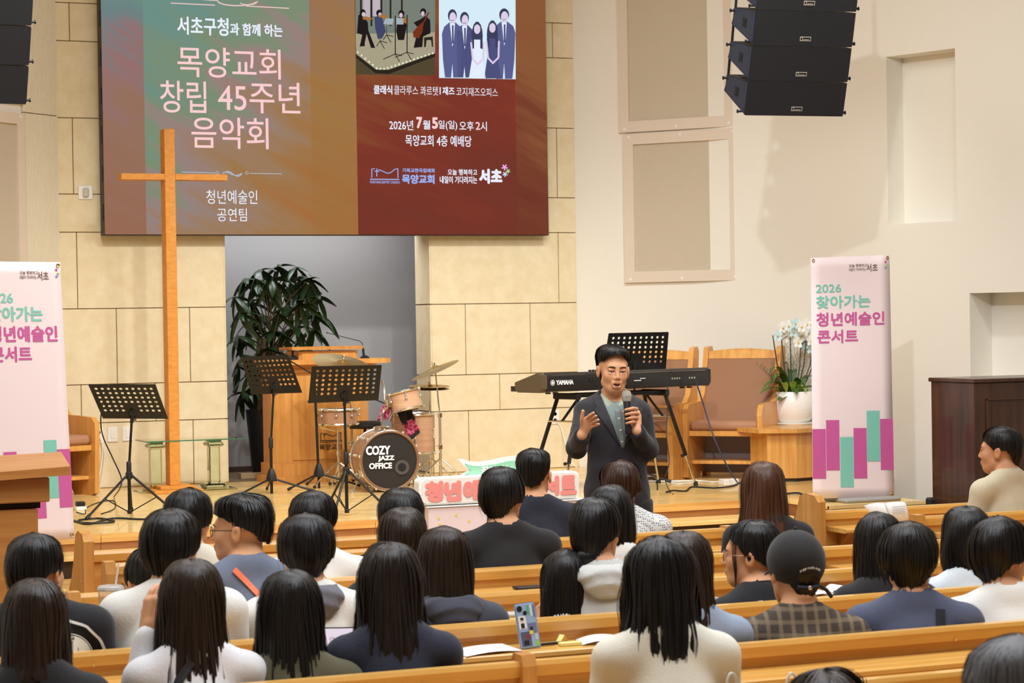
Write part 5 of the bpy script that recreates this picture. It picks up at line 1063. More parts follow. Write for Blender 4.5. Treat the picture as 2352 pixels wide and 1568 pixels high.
# ---- pews
m_pew = wood('pew_wood', (232, 182, 98), (212, 156, 72), .3, 0, .3); m_pewd = wood('pew_wood_dark', (214, 160, 82), (190, 132, 58), .35, 0, .2); m_pewe = wood('pew_end_wood', (216, 158, 84), (190, 130, 60), .35, 2, .2)
PEWY = {'A0': 9.58, 'A': 9.06, 'B': 8.10, 'C': 7.37, 'D': 6.66, 'E': 5.85, 'F': 5.12, 'G': 4.40}
def pew(row, label, xa, xb, ends=(1, 1), shelf=True, dividers=(), seat=True, end_h=.86):
    Y = PEWY[row]; r = thing('pew', label, 'pew', ((xa+xb)/2, Y, 0)); a = xa-r.location[0]; b = xb-r.location[0]
    mb = MB(); prof_x(mb, [(-.022, .806), (-.026, .838), (-.02, .85), (.018, .85), (.022, .842), (.022, .80)], a, b); mb.build('top_rail', m_pew, r, True, sharp=30)
    mb = MB(); prof_x(mb, [(-.010, .64), (-.010, .805), (.018, .805), (.03, .64)], a, b); mb.build('back_board', m_pewd, r)
    mb = MB(); prof_x(mb, [(-.008, .44), (-.012, .636), (.032, .636), (.06, .44)], a, b); mb.build('back_board', m_pew, r)
    if shelf:
        mb = MB(); prof_x(mb, [(-.20, .750), (-.205, .756), (-.203, .768), (-.198, .772), (-.012, .772), (-.012, .75)], a+.03, b-.03); mb.build('book_shelf', m_pew, r); prof_x(MB(), [(-.012, .72), (-.012, .75), (-.12, .75), (-.02, .67)], a+.1, a+.13).build('shelf_bracket', m_pewe, r)
    if seat: mb = MB(); prof_x(mb, [(.05, .41), (.05, .445), (.42, .455), (.44, .44), (.43, .41)], a+.02, b-.02); mb.build('seat', m_pew, r)
    if seat: mb = MB(); prof_x(mb, [(.38, .0), (.38, .41), (.40, .41), (.40, .0)], a+.5, a+.54); prof_x(mb, [(.38, .0), (.38, .41), (.40, .41), (.40, .0)], b-.54, b-.5); mb.build('seat_support', m_pewe, r)
    ep_ = [(-.05, 0), (-.045, end_h-.05), (-.03, end_h), (.03, end_h), (.05, end_h-.03), (.07, .70), (.16, .62), (.40, .60), (.44, .56), (.43, .0)]
    if row == 'A0': ep_ = [(-.06, .0), (-.06, end_h-.02), (-.03, end_h+.01), (.06, end_h+.02), (.12, end_h), (.17, .80), (.22, .72), (.30, .64), (.30, .0)]
    for f_, x_ in zip(ends, (a, b)):
        if f_:
            sg_ = -1 if x_ == a else 1; MB().prism([(x_+(0 if sg_ > 0 else -.045), *p) for p in ep_], (0, 0, 0), (.045, 0, 0)).build('end_panel', m_pewe, r)
            for zz in (.25, .5, .72): MB().lathe([(0, 0), (.007, 0), (.007, .002), (0, .002)], 8, (x_+(.0455 if sg_ > 0 else -.0455), .0, zz), Matrix.Rotation(sg_*math.pi/2, 3, 'Y')).build('wood_plug', mat('plug_pale', (222, 176, 110), .5), r)
    for dx in dividers: MB().prism([(dx-r.location[0]-.022, *p) for p in [(-.05, 0), (-.045, .84), (-.03, .872), (.03, .872), (.05, .84), (.06, .62), (.42, .58), (.42, .0)]], (0, 0, 0), (.044, 0, 0)).build('divider_panel', m_pewe, r)
    x_ = a+.35
    while x_ < b: MB().lathe([(0, 0), (.0055, 0), (.0055, .0015), (0, .0015)], 8, (x_, -.0255, .81), Matrix.Rotation(math.pi/2, 3, 'X')).build('wood_plug', mat('plug_pale', (222, 176, 110), .5), r); x_ += .9
    return r
def pxX(px, row, py=1300): return atY(px, py, PEWY[row])[0]
pew('A0', 'front row kneeling-board pew of the left block, beside the stage steps', pxX(210, 'A0'), pxX(930, 'A0'), seat=False, shelf=False, end_h=.92)
pew('A0', 'front board pew of the right block with an open booklet on it', pxX(1884, 'A0'), pxX(1884, 'A0')+4.2, seat=False, shelf=True, end_h=.92)
pew('A', 'second pew from the stage in the left block, ending beside the brown-haired woman', pxX(262, 'A'), pxX(1662, 'A')); pew('A', 'second pew of the right block, its end below the open booklet', pxX(2118, 'A'), pxX(2118, 'A')+4)
pew('B', 'third pew from the stage in the left block', pxX(180, 'B'), pxX(1760, 'B'), (1, 1)); pew('B', 'third pew of the right block behind the cap wearer', pxX(1880, 'B'), pxX(1880, 'B')+4.5)
pew('C', 'fourth pew from the stage, spanning most of the picture', pxX(-60, 'C'), pxX(2352, 'C')+.5); pew('D', 'fifth pew with the papers, phone and sticky notes on its shelf', pxX(-60, 'D'), pxX(2352, 'D')+.5)
pew('E', 'sixth pew, its top rail crossing the lower right of the picture', pxX(-60, 'E'), pxX(2352, 'E')+.5, dividers=(pxX(1200, 'E'),)); pew('F', 'nearest pew, its rail at the bottom right corner', pxX(-60, 'F'), pxX(2352, 'F')+.5, dividers=())
# ================================================================ people: smooth solids from distance functions
def surfnet(D, xs, ys, zs):
    s = D < 0; nx, ny, nz = D.shape
    cnt = np.zeros((nx-1, ny-1, nz-1), np.int8)
    for a in (0, 1):
        for b in (0, 1):
            for c in (0, 1): cnt += s[a:nx-1+a, b:ny-1+b, c:nz-1+c]
    act = (cnt > 0) & (cnt < 8); I, J, K = np.nonzero(act); idx = -np.ones(act.shape, np.int64); idx[I, J, K] = np.arange(len(I))
    acc = np.zeros((len(I), 3)); n = np.zeros(len(I)); C8 = [(a, b, c) for a in (0, 1) for b in (0, 1) for c in (0, 1)]
    X = [xs, ys, zs]
    for ca in C8:
        for ax in range(3):
            if ca[ax]: continue
            cb = list(ca); cb[ax] = 1
            da = D[I+ca[0], J+ca[1], K+ca[2]]; db = D[I+cb[0], J+cb[1], K+cb[2]]; m = (da < 0) != (db < 0)
            t = np.where(m, da/np.where(m, da-db, 1), 0)
            pa = [xs[I+ca[0]], ys[J+ca[1]], zs[K+ca[2]]]; pb = [xs[I+cb[0]], ys[J+cb[1]], zs[K+cb[2]]]
            for q in range(3): acc[:, q] += np.where(m, pa[q]+(pb[q]-pa[q])*t, 0)
            n += m
    V = acc/n[:, None]; F = []
    for ax in range(3):
        sl = [slice(1, -1)]*3; sl[ax] = slice(0, -1); sh = [slice(1, -1)]*3; sh[ax] = slice(1, None)
        a = s[tuple(sl)]; b = s[tuple(sh)]; m = a != b; i, j, k = np.nonzero(m); fl = a[i, j, k]
        o = [1, 1, 1]; o[ax] = 0; i, j, k = i+o[0], j+o[1], k+o[2]
        u, v = [q for q in range(3) if q != ax]
        def g(du, dv):
            c = [i, j, k]; c[u] = c[u]-du; c[v] = c[v]-dv; return idx[c[0], c[1], c[2]]
        q = np.stack([g(1, 1), g(0, 1), g(0, 0), g(1, 0)], 1)
        if ax == 1: fl = ~fl
        q = np.where(fl[:, None], q, q[:, ::-1]); F.append(q)
    return V, np.concatenate(F)
def mesh_np(name, V, F):
    me = bpy.data.meshes.new(name); me.vertices.add(len(V)); me.vertices.foreach_set('co', np.ascontiguousarray(V, np.float32).ravel())
    k = F.shape[1]; me.loops.add(F.size); me.loops.foreach_set('vertex_index', F.ravel().astype(np.int32)); me.polygons.add(len(F))
    me.polygons.foreach_set('loop_start', np.arange(0, F.size, k, dtype=np.int32)); me.polygons.foreach_set('use_smooth', np.ones(len(F), bool)); me.update(calc_edges=True); me.validate(); return me
def ell(P, c, r):
    q = (P-np.array(c, np.float32))/np.array(r, np.float32); k0 = np.sqrt((q*q).sum(-1)); k1 = np.sqrt(((q/np.array(r, np.float32))**2).sum(-1))+1e-6; return k0*(k0-1)/k1
def capsule(P, a, b, ra, rb):
    a = np.array(a, np.float32); b = np.array(b, np.float32); ba = b-a; h = np.clip(((P-a)@ba)/max(ba@ba, 1e-9), 0, 1)
    return np.sqrt(((P-a-h[..., None]*ba)**2).sum(-1))-(ra+(rb-ra)*h)
def smin(a, b, k): h = np.clip(.5+.5*(b-a)/k, 0, 1); return b*(1-h)+a*h-k*h*(1-h)
def ssub(a, b, k): return -smin(-a, b, k)          # a minus b
def rotm(yaw, pitch=0, roll=0): return np.array(Matrix.Rotation(yaw, 3, 'Z') @ Matrix.Rotation(pitch, 3, 'X') @ Matrix.Rotation(roll, 3, 'Y'), np.float32)
def axis_(lo, hi, spans, coarse):
    """sample positions from lo to hi: coarse steps outside the fine spans [(a,b,step)]"""
    out = [lo]
    while out[-1] < hi:
        x = out[-1]; st = coarse
        for a, b, s in spans:
            if a-1e-6 <= x < b: st = s
            elif x < a < x+st: st = max(a-x, s*.6)
        out.append(x+st)
    return np.array(out, np.float32)
def solid(fn, xs, ys, zs, name):
    P = np.stack(np.meshgrid(xs, ys, zs, indexing='ij'), -1).astype(np.float32); D = fn(P); V, F = surfnet(D, xs, ys, zs); return V, F
def sparse_solid(fn, lo, hi, h, name='', blk=6):
    """fine grid evaluated only near the surface"""
    n = [int(math.ceil((hi[i]-lo[i])/h/blk))*blk+1 for i in range(3)]; ax = [np.float32(lo[i])+np.arange(n[i], dtype=np.float32)*h for i in range(3)]
    cb = [(m_-1)//blk for m_ in n]; cx = [ax[i][0]+(np.arange(cb[i])+.5)*h*blk for i in range(3)]
    Pc = np.stack(np.meshgrid(*cx, indexing='ij'), -1).astype(np.float32); Dc = fn(Pc); near = np.abs(Dc) < h*blk*1.3
    D = np.repeat(np.repeat(np.repeat(np.where(Dc < 0, -1., 1.), blk, 0), blk, 1), blk, 2).astype(np.float32); D = np.pad(D, ((0, 1), (0, 1), (0, 1)), mode='edge')
    M_ = np.repeat(np.repeat(np.repeat(near, blk, 0), blk, 1), blk, 2); M_ = np.pad(M_, ((0, 1), (0, 1), (0, 1)), mode='edge')
    M_[1:] |= M_[:-1]; M_[:, 1:] |= M_[:, :-1]; M_[:, :, 1:] |= M_[:, :, :-1]
    I = np.nonzero(M_); P = np.stack([ax[0][I[0]], ax[1][I[1]], ax[2][I[2]]], -1)
    out = np.concatenate([fn(P[k:k+400000]) for k in range(0, len(P), 400000)]) if len(P) else np.zeros(0); D[I] = out
    return surfnet(D, *ax)
def wob(P, seed, f=9.0):
    r = np.random.RandomState(seed); o = 0
    for k in range(5):
        w_ = r.normal(size=3)*f*(1+.5*k); o = o+np.sin(P@w_.astype(np.float32)+r.uniform(0, 6))/(1+.6*k)
    return o/2.5
# ---------------------------------------------------------------- anatomy
HS = .95
def head_sdf(Q, face=1, mouth=0):
    """Q in head space: origin between the ears, +y towards the face"""
    d = ell(Q, (0, -.016, .036), (.076, .096, .086)); d = smin(d, ell(Q, (0, .028, -.03), (.060, .062, .080)), .03); d = smin(d, ell(Q, (0, .050, -.085), (.036, .034, .028)), .03)
    d = smin(d, capsule(Q, (-.045, .012, -.062), (-.016, .052, -.094), .017, .015), .035); d = smin(d, capsule(Q, (.045, .012, -.062), (.016, .052, -.094), .017, .015), .035)
    d = smin(d, ell(Q, (-.034, .058, -.024), (.022, .022, .022)), .03); d = smin(d, ell(Q, (.034, .058, -.024), (.022, .022, .022)), .03)
    d = smin(d, capsule(Q, (-.034, .074, .026), (.034, .074, .026), .012, .012), .022)
    for s_ in (-1, 1): d = ssub(d, -0+ell(Q, (s_*.031, .092, .004), (.017, .013, .010)), .012)
    d = smin(d, capsule(Q, (0, .084, .012), (0, .103, -.026), .007, .0095), .012)
    for s_ in (-1, 1): d = smin(d, ell(Q, (s_*.012, .094, -.031), (.008, .009, .007)), .008)
    if face > 1:
        for s_ in (-1, 1):
            d = smin(d, ell(Q, (s_*.031, .0835, .0115), (.0165, .008, .0062)), .006); d = smin(d, ell(Q, (s_*.031, .081, -.0065), (.015, .008, .0045)), .006)
    if mouth:
        d = smin(d, ell(Q, (0, .090, -.060), (.026, .012, .022)), .014)
        d = smin(d, capsule(Q, (-.018, .092, -.053), (.018, .092, -.053), .0052, .0052), .006); d = smin(d, capsule(Q, (-.015, .092, -.077), (.015, .092, -.077), .006, .006), .006)
        d = ssub(d, ell(Q, (0, .100, -.0645), (.0185, .026, .0085)), .004)
    else:
        d = smin(d, ell(Q, (0, .089, -.056), (.022, .010, .007)), .008); d = smin(d, ell(Q, (0, .087, -.068), (.018, .010, .007)), .008)
    for s_ in (-1, 1):
        e = ell(Q, (s_*.080, -.008, -.008), (.0085, .019, .031)); e = smin(e, ell(Q, (s_*.084, -.014, .002), (.006, .017, .024)), .004); e = ssub(e, ell(Q, (s_*.090, -.006, -.006), (.007, .009, .016)), .004); d = smin(d, e, .006)
    return d
def person_sdf(p, infl=0.0, parts='all'):
    """p: pose dict in body space (z up, +y facing). returns fn(P)"""
    hc = np.array(p['head'], np.float32); RT = p['R']; nb = np.array(p['neck'], np.float32); w_ = p['sw']; g = p['girth']; sh = p['sh']
    hip = np.array(p['hip'], np.float32)
    def fn(P):
        out = None
        def add(d, k=.04):
            nonlocal out
            out = d if out is None else smin(out, d, k)
        ch = (hip*.35+sh*.65)
        if parts != 'legs':
            add(ell(P, hip+np.array((0, 0, .01)), (.155*g, .115*g, .12))); add(ell(P, hip*.6+sh*.4, (.145*g, .108*g, .17))); add(ell(P, ch+np.array((0, .0, -.02)), (.155*g*(w_/.165)**.5, .112*g, .17)), .05)
            add(capsule(P, sh+np.array((-w_, 0, 0)), sh+np.array((w_, 0, 0)), .046*g, .046*g), .05)
            for s_ in (-1, 1): add(capsule(P, nb+np.array((s_*.03, -.012, .0)), sh+np.array((s_*w_*.80, -.005, .020)), .044, .034*g), .045)
            for s_, el, wr in ((-1, p['elL'], p['wrL']), (1, p['elR'], p['wrR'])):
                S = sh+np.array((s_*(w_+.012), 0, -.002)); add(capsule(P, S, el, .046*g, .039*g), .03)
                if parts in ('all', 'long'): add(capsule(P, el, wr, .039*g, .026 if parts == 'all' else .033), .02)
        if parts in ('all', 'legs'):
            for s_ in (-1, 1):
                kn = np.array(p['knee'])+np.array((s_*.05, 0, 0)); h0 = hip+np.array((s_*.085, .02, -.04)); an = np.array(p['ankle'])+np.array((s_*.05, 0, 0)); add(capsule(P, h0, kn, .085*g, .062), .03); add(capsule(P, kn, an, .058, .040), .03)
                add(capsule(P, an+np.array((0, .0, -.03)), an+np.array((s_*.01, .16, -.045)), .036, .032), .02)
            if parts == 'legs': add(ell(P, hip+np.array((0, 0, .0)), (.160*g, .118*g, .11)))
        if parts == 'all':
            Q = (P-hc)@RT/HS; hd = head_sdf(Q, p.get('face', 1), p.get('mouth', 0))*HS; back = hc+RT@np.array((0, -.035, -.045), np.float32)
            add(capsule(P, nb+np.array((0, .005, -.03)), back, .056*p.get('nk', 1), .050*p.get('nk', 1)), .04)
            out2 = smin(out, hd, .018); return out2-infl
        return out-infl
    return fn
# one finely modelled hand (right hand, palm facing -z, fingers along +y, thumb to -x)
def hand_sdf_from(chains, palm, k=.006):
    def fn(P):
        d = None
        for (a, b, ra, rb) in palm: e = capsule(P, a, b, ra, rb); d = e if d is None else smin(d, e, .012)
        for ch in chains:
            c = None
            for (a, b, ra, rb) in zip(ch[:-1], ch[1:], ch_r(ch)[:-1], ch_r(ch)[1:]): e = capsule(P, a, b, ra, rb); c = e if c is None else np.minimum(c, e)
            d = smin(d, c, k)
        return d
    return fn
def ch_r(ch): return {4: [.0095, .0085, .0078, .0068], 3: [.0115, .0095, .0080], 5: [.010, .009, .0085, .008, .007]}[len(ch)]
def relaxed_hand():
    palm = [((-.022, 0, 0), (-.030, .075, 0), .017, .013), ((0, 0, 0), (-.006, .082, 0), .018, .013), ((.020, 0, 0), (.022, .074, 0), .016, .012), ((0, -.05, 0), (0, .01, 0), .021, .021)]
    ch = []
    for i, (x, L) in enumerate(((-.032, .068), (-.010, .078), (.012, .072), (.030, .056))):
        b = np.array((x, .080-.004*abs(i-1), 0)); c1, c2, c3 = .35+.05*i, .8+.08*i, 1.15+.1*i; p = [b]
        for c, l in ((c1, .45), (c2, .32), (c3, .25)): p.append(p[-1]+np.array((0, math.cos(c), -math.sin(c)))*L*l)
        ch.append(p)
    ch.append([np.array((-.026, .012, -.006)), np.array((-.052, .045, -.020)), np.array((-.050, .078, -.034))])
    return sparse_solid(hand_sdf_from(ch, palm), (-.075, -.075, -.09), (.06, .17, .035), .0042)
HAND_V, HAND_F = relaxed_hand()
def place_hand(V, mirror, origin, fwd, up, s=1.0):
    f = np.array(fwd, float); f /= np.linalg.norm(f); u = np.array(up, float); u -= f*(u@f); u /= np.linalg.norm(u); r = np.cross(f, u)
    W = V.copy(); W[:, 0] *= (-1 if mirror else 1); return origin+s*(W[:, :1]*r+W[:, 1:2]*f+W[:, 2:]*u)
def join(Vs, Fs, flips):
    o = 0; V = []; F = []
    for v, f, fl in zip(Vs, Fs, flips): V.append(v); F.append((f[:, ::-1] if fl else f)+o); o += len(v)
    return np.concatenate(V), np.concatenate(F)
# ---------------------------------------------------------------- hair: swept shells with loose strands
HP = {
 'short': dict(z=[.134, .131, .122, .098, .055, .01, -.025, -.055, -.085], rx=[0, .030, .052, .077, .089, .087, .080, .068, .054], ry=[0, .034, .062, .090, .106, .104, .093, .076, .058], yc=[-.016, -.016, -.016, -.018, -.020, -.022, -.026, -.034, -.040],
               end=[(0, .06), (40, .055), (62, .03), (78, -.005), (90, .010), (112, .004), (128, -.03), (145, -.066), (180, -.078)], amp=.0022, n=16, tip=.010),
 'bowl': dict(z=[.140, .137, .128, .104, .060, .015, -.015, -.040, -.060, -.088], rx=[0, .032, .057, .084, .099, .100, .094, .080, .070, .056], ry=[0, .036, .066, .096, .114, .114, .106, .090, .076, .058], yc=[-.014, -.014, -.014, -.014, -.016, -.018, -.022, -.028, -.034, -.041],
               end=[(0, .035), (45, .03), (65, .01), (85, -.012), (110, -.018), (128, -.05), (148, -.076), (180, -.088)], amp=.0028, n=22, tip=.016),
 'fade': dict(z=[.136, .134, .127, .108, .070, .035, .0, -.03, -.06, -.085], rx=[0, .034, .056, .078, .087, .084, .0795, .075, .066, .053], ry=[0, .036, .064, .092, .106, .102, .097, .088, .073, .058], yc=[-.016]*4+[-.018, -.020, -.022, -.026, -.033, -.040],
               end=[(0, .07), (40, .065), (60, .05), (78, .02), (92, .022), (112, .006), (128, -.012), (145, -.036), (180, -.050)], amp=.003, n=20, tip=.008),
 'bob': dict(z=[.136, .133, .124, .100, .058, .01, -.04, -.085, -.115, -.140], rx=[0, .031, .055, .081, .096, .101, .106, .105, .095, .072], ry=[0, .036, .064, .093, .110, .112, .112, .104, .088, .06], yc=[-.012]*4+[-.012, -.014, -.018, -.026, -.034, -.042],
             end=[(0, .04), (38, .03), (55, -.05), (64, -.125), (100, -.135), (180, -.140)], amp=.0018, n=20, tip=.010),
 'long': dict(z=[.136, .133, .124, .100, .058, .01, -.05, -.11, -.17, -.24, -.33, -.42], rx=[0, .031, .054, .079, .093, .097, .100, .104, .112, .122, .124, .112], ry=[0, .036, .063, .092, .108, .110, .106, .100, .096, .094, .088, .075], yc=[-.012]*4+[-.012, -.014, -.022, -.036, -.055, -.080, -.100, -.108],
              end=[(0, .045), (36, .03), (52, -.10), (64, -.30), (90, -.36), (180, -.40)], amp=.0026, n=26, tip=.05),
 'longflat': dict(z=[.132, .129, .120, .097, .056, .01, -.05, -.11, -.17, -.24, -.33, -.42], rx=[0, .030, .053, .077, .090, .095, .097, .098, .100, .102, .100, .092], ry=[0, .036, .063, .092, .108, .109, .104, .097, .090, .084, .078, .066], yc=[-.012]*4+[-.012, -.014, -.022, -.038, -.060, -.084, -.100, -.106],
              end=[(0, .045), (36, .03), (52, -.10), (64, -.28), (90, -.31), (180, -.325)], amp=.0013, n=30, tip=.012),
 'up': dict(z=[.134, .131, .122, .098, .056, .01, -.035, -.07, -.092], rx=[0, .030, .053, .077, .089, .088, .080, .064, .048], ry=[0, .035, .062, .091, .107, .107, .098, .080, .060], yc=[-.016]*4+[-.018, -.020, -.025, -.034, -.042],
            end=[(0, .075), (40, .065), (60, .04), (78, -.012), (92, -.004), (115, -.03), (140, -.07), (180, -.085)], amp=.0014, n=26, tip=.012),
}
def hair_mesh(kind, seed, endz=None, scl=1.0, lenmul=1.0, strands=230, grow=0.0, wild=1.0, part=0):
    H = HP[kind]; r = np.random.RandomState(seed); z_ = np.array(H['z'], float)
    if lenmul != 1.0: z_ = np.where(z_ < -.1, -.1+(z_+.1)*lenmul, z_)
    ang = np.array([a for a, _ in H['end']]); ev = np.array([b for _, b in H['end']]); ev = np.where(ev < -.1, -.1+(ev+.1)*lenmul, ev)
    A3 = [np.array(H[k_], float) for k_ in ('rx', 'ry', 'yc')]
    if lenmul < 1:
        i0 = int(np.argmin(np.abs(np.array(H['z'])+.05))); kb_ = min(1, .15+lenmul*.85)
        for q_ in A3: q_[i0:] = q_[i0]+(q_[i0:]-q_[i0])*kb_
    def prof(z): zz = z_[::-1]; return tuple(np.interp(z, zz, q_[::-1]) for q_ in A3)
    # arc-length parameter so that the top is evenly sampled
    NS = 26; NT = 72; zt = z_[0]
    zs_dense = np.concatenate([zt-(zt-.10)*(np.linspace(0, 1, 60)**2), np.linspace(.10, z_[-1], 200)[1:]])
    rxd, ryd, ycd = prof(zs_dense); L = np.concatenate([[0], np.cumsum(np.hypot(np.diff(rxd), np.diff(zs_dense)))])
    f1 = r.uniform(0, 6.28, 8); k1 = r.randint(H['n']//2, H['n']*2, 6)
    def groove(th, z):
        g = 0
        for q in range(6): g = g+np.sin(k1[q]*th+f1[q]+z*(6*math.sin(f1[q]))*3)
        lowd = np.clip((zt-z)/.16, .15, 1.8); return g/3*H['amp']*lowd*wild
    def end_of(th):
        a = np.abs((np.degrees(th)+180) % 360-180); e = np.interp(a, ang, ev); e = e+(np.sin(th*23+f1[0])+np.sin(th*41+f1[1])+.7*np.sin(th*11+f1[3]))*H['tip']*.17; return e
    def pos(th, u, off=0):
        """u 0..1 from crown to hem"""
        e = end_of(th); Le = np.interp(-e, -zs_dense, L); z = np.interp(u*Le, L, zs_dense)
        rx, ry, yc = prof(z); g = groove(th, z)+off+grow; den = np.clip(np.minimum(rx, ry)/.03, 0, 1)
        lump = .004*wild*np.sin(3*th+f1[4])*np.sin(z*25+f1[5])+.003*wild*np.sin(5*th+f1[6]+z*18)
        x = (rx+(g+lump)*den)*np.sin(th); y = yc+(ry+(g+lump)*den)*np.cos(th); zz = z+(off+grow)*(1-den)
        sag = np.clip((z-.05)/.08, 0, 1)*.003*wild*np.sin(th*2+f1[7]); return np.stack([x, y, zz+sag], -1)
    th = np.linspace(0, 2*math.pi, NT, endpoint=False); u = np.linspace(0, 1, NS)**.9
    T, U = np.meshgrid(th, u, indexing='ij'); out = pos(T, U); inn = pos(T, U, -.012)
    V = np.concatenate([out.reshape(-1, 3), inn.reshape(-1, 3)]); N = NT*NS; F = []
    for i in range(NT):
        j = (i+1) % NT; a = i*NS+np.arange(NS-1); b = j*NS+np.arange(NS-1)
        F.append(np.stack([a, a+1, b+1, b], 1)); F.append(np.stack([a, b, b+1, a+1], 1)+N)
        F.append(np.array([[i*NS+NS-1, i*NS+NS-1+N, j*NS+NS-1+N, j*NS+NS-1]]))
    Vs = [V]; o = len(V)
    # loose strands
    M_ = strands; t0 = r.uniform(0, 2*math.pi, M_); u0 = r.uniform(.02, .55, M_)**1; u1 = np.minimum(1, u0+r.uniform(.35, .9, M_)); full = r.rand(M_) < .5; u1[full] = 1.0
    K = 8; q = np.linspace(0, 1, K); th_ = t0[:, None]+(r.normal(0, .05, M_)[:, None])*q[None]; uu_ = u0[:, None]+(u1-u0)[:, None]*q[None]
    off = .0012+np.abs(r.normal(0, .0028*wild, M_))[:, None]*np.sin(q*math.pi*.9+.2)[None]; c = pos(th_, uu_, off)
    ext = np.where(u1 >= .999, r.exponential(H['tip']*.6, M_), 0)[:, None]*np.clip(q*3-2, 0, 1)[None]; c[..., 2] -= ext; wdt = r.uniform(.0012, .003, M_)[:, None]*np.array([.5, 1, 1, 1, 1, .9, .6, .1])[None]
    tan = np.stack([np.cos(th_), -np.sin(th_), np.zeros_like(th_)], -1); A = c-tan*wdt[..., None]; B = c+tan*wdt[..., None]
    S = np.stack([A, B], 2).reshape(-1, 3); Vs.append(S); b0 = (np.arange(M_)*K*2)[:, None]+np.arange(K-1)[None]*2
    F.append((np.stack([b0, b0+1, b0+3, b0+2], -1).reshape(-1, 4))+o)
    return np.concatenate(Vs)*scl, np.concatenate(F)
def hair_mat(name, c, rough=.42, warm=None):
    if name in MATS: return MATS[name]
    M = mat(name, c, rough, spec=.4, bump=(3, .10, (60, 60, 3)), aniso=.6); return M
m_hk = hair_mat('hair_black', (24, 21, 20)); m_hb = hair_mat('hair_dark_brown', (42, 30, 22)); m_hbr = hair_mat('hair_brown', (78, 48, 30)); m_hg = hair_mat('hair_grey', (96, 96, 98), .5)
m_skin1 = mat('skin', (222, 164, 122), .5, spec=.35); m_skin2 = mat('skin_tan', (198, 142, 104), .5, spec=.35); m_skin3 = mat('skin_fair', (238, 196, 168), .5, spec=.35)
for s_ in (m_skin1, m_skin2, m_skin3):
    b_ = s_.node_tree.nodes['Principled BSDF']; b_.inputs['Subsurface Weight'].default_value = .12; b_.inputs['Subsurface Radius'].default_value = (.012, .005, .003); b_.inputs['Subsurface Scale'].default_value = .6
m_trs = mat('trousers_dark', (44, 44, 50), .85); m_shoe = mat('shoe_dark', (30, 28, 28), .5)
def cloth_mat(name, c, c2=None, rough=.85, sc=6):
    return mat(name, c, rough, var=((sc, c2 or c, (1, 1, 1), .3)) if c2 else None, bump=(140, .12), sheen=.15)
def march(fn, pts, d, n=48, lift=.004):
    d = np.array(d, np.float32); P = pts.astype(np.float32).copy()
    for _ in range(n): P += (fn(P)*.8)[..., None]*d
    return P-d*lift
def fixw(W, fn):
    bad = (np.abs(fn(W)) > .012) | (np.abs(W[:, 1]) > .3)
    if bad.all(): W[:, 1] = 0; return W
    g = np.nonzero(~bad)[0]
    for i in np.nonzero(bad)[0]:
        j = g[np.argmin((W[g, 0]-W[i, 0])**2+(W[g, 2]-W[i, 2])**2)]; W[i] = W[j]
    return W
def drape(fn, poly, side, m, name, parent, lift=.005, n=10):
    """poly: function (u, v)->(x, z) over the unit square, laid on the garment from the front (+1) or back (-1)"""
    g = np.linspace(0, 1, n+1); U, Vv = np.meshgrid(g, g, indexing='ij'); X, Z = poly(U, Vv); P = np.stack([X, np.full_like(X, .45*side), Z], -1); W = fixw(march(fn, P.reshape(-1, 3), (0, -side, 0), lift=lift), fn)
    F = [];
    for i in range(n):
        for j in range(n): a = i*(n+1)+j; F.append((a, a+1, a+n+2, a+n+1))
    F = np.array(F); me = mesh_np(name, W, F); o = link(name, me, m, parent); md = o.modifiers.new('t', 'SOLIDIFY'); md.thickness = .003; md.offset = 0; return o
def drape_flat(fn, V2, F, side, m, name, parent, lift=.005, ax=None):
    P = np.stack([V2[:, 0], np.full(len(V2), .45*side), V2[:, 1]], -1); W = fixw(march(fn, P, (0, -side, 0), lift=lift), fn); mb = MB(); mb.add(W, F); return mb.build(name, m, parent, fix=False)
def strap(fn, pts, w_, side, m, name, parent, lift=.007):
    """a band along the (x, z) polyline"""
    pts = np.array(pts, float); L = np.concatenate([[0], np.cumsum(np.linalg.norm(np.diff(pts, axis=0), axis=1))]); n = 16; t = np.linspace(0, L[-1], n); c = np.stack([np.interp(t, L, pts[:, 0]), np.interp(t, L, pts[:, 1])], 1)
    tg = np.gradient(c, axis=0); tg /= np.linalg.norm(tg, axis=1)[:, None]; nn = np.stack([-tg[:, 1], tg[:, 0]], 1)
    V2 = np.concatenate([c-nn*w_/2, c, c+nn*w_/2]); F = []
    for i in range(n-1): F += [(i, i+1, n+i+1, n+i), (n+i, n+i+1, 2*n+i+1, 2*n+i)]
    o = drape_flat(fn, V2, F, side, m, name, parent, lift); md = o.modifiers.new('t', 'SOLIDIFY'); md.thickness = .003; md.offset = 0; return o
PEOPLE = {}
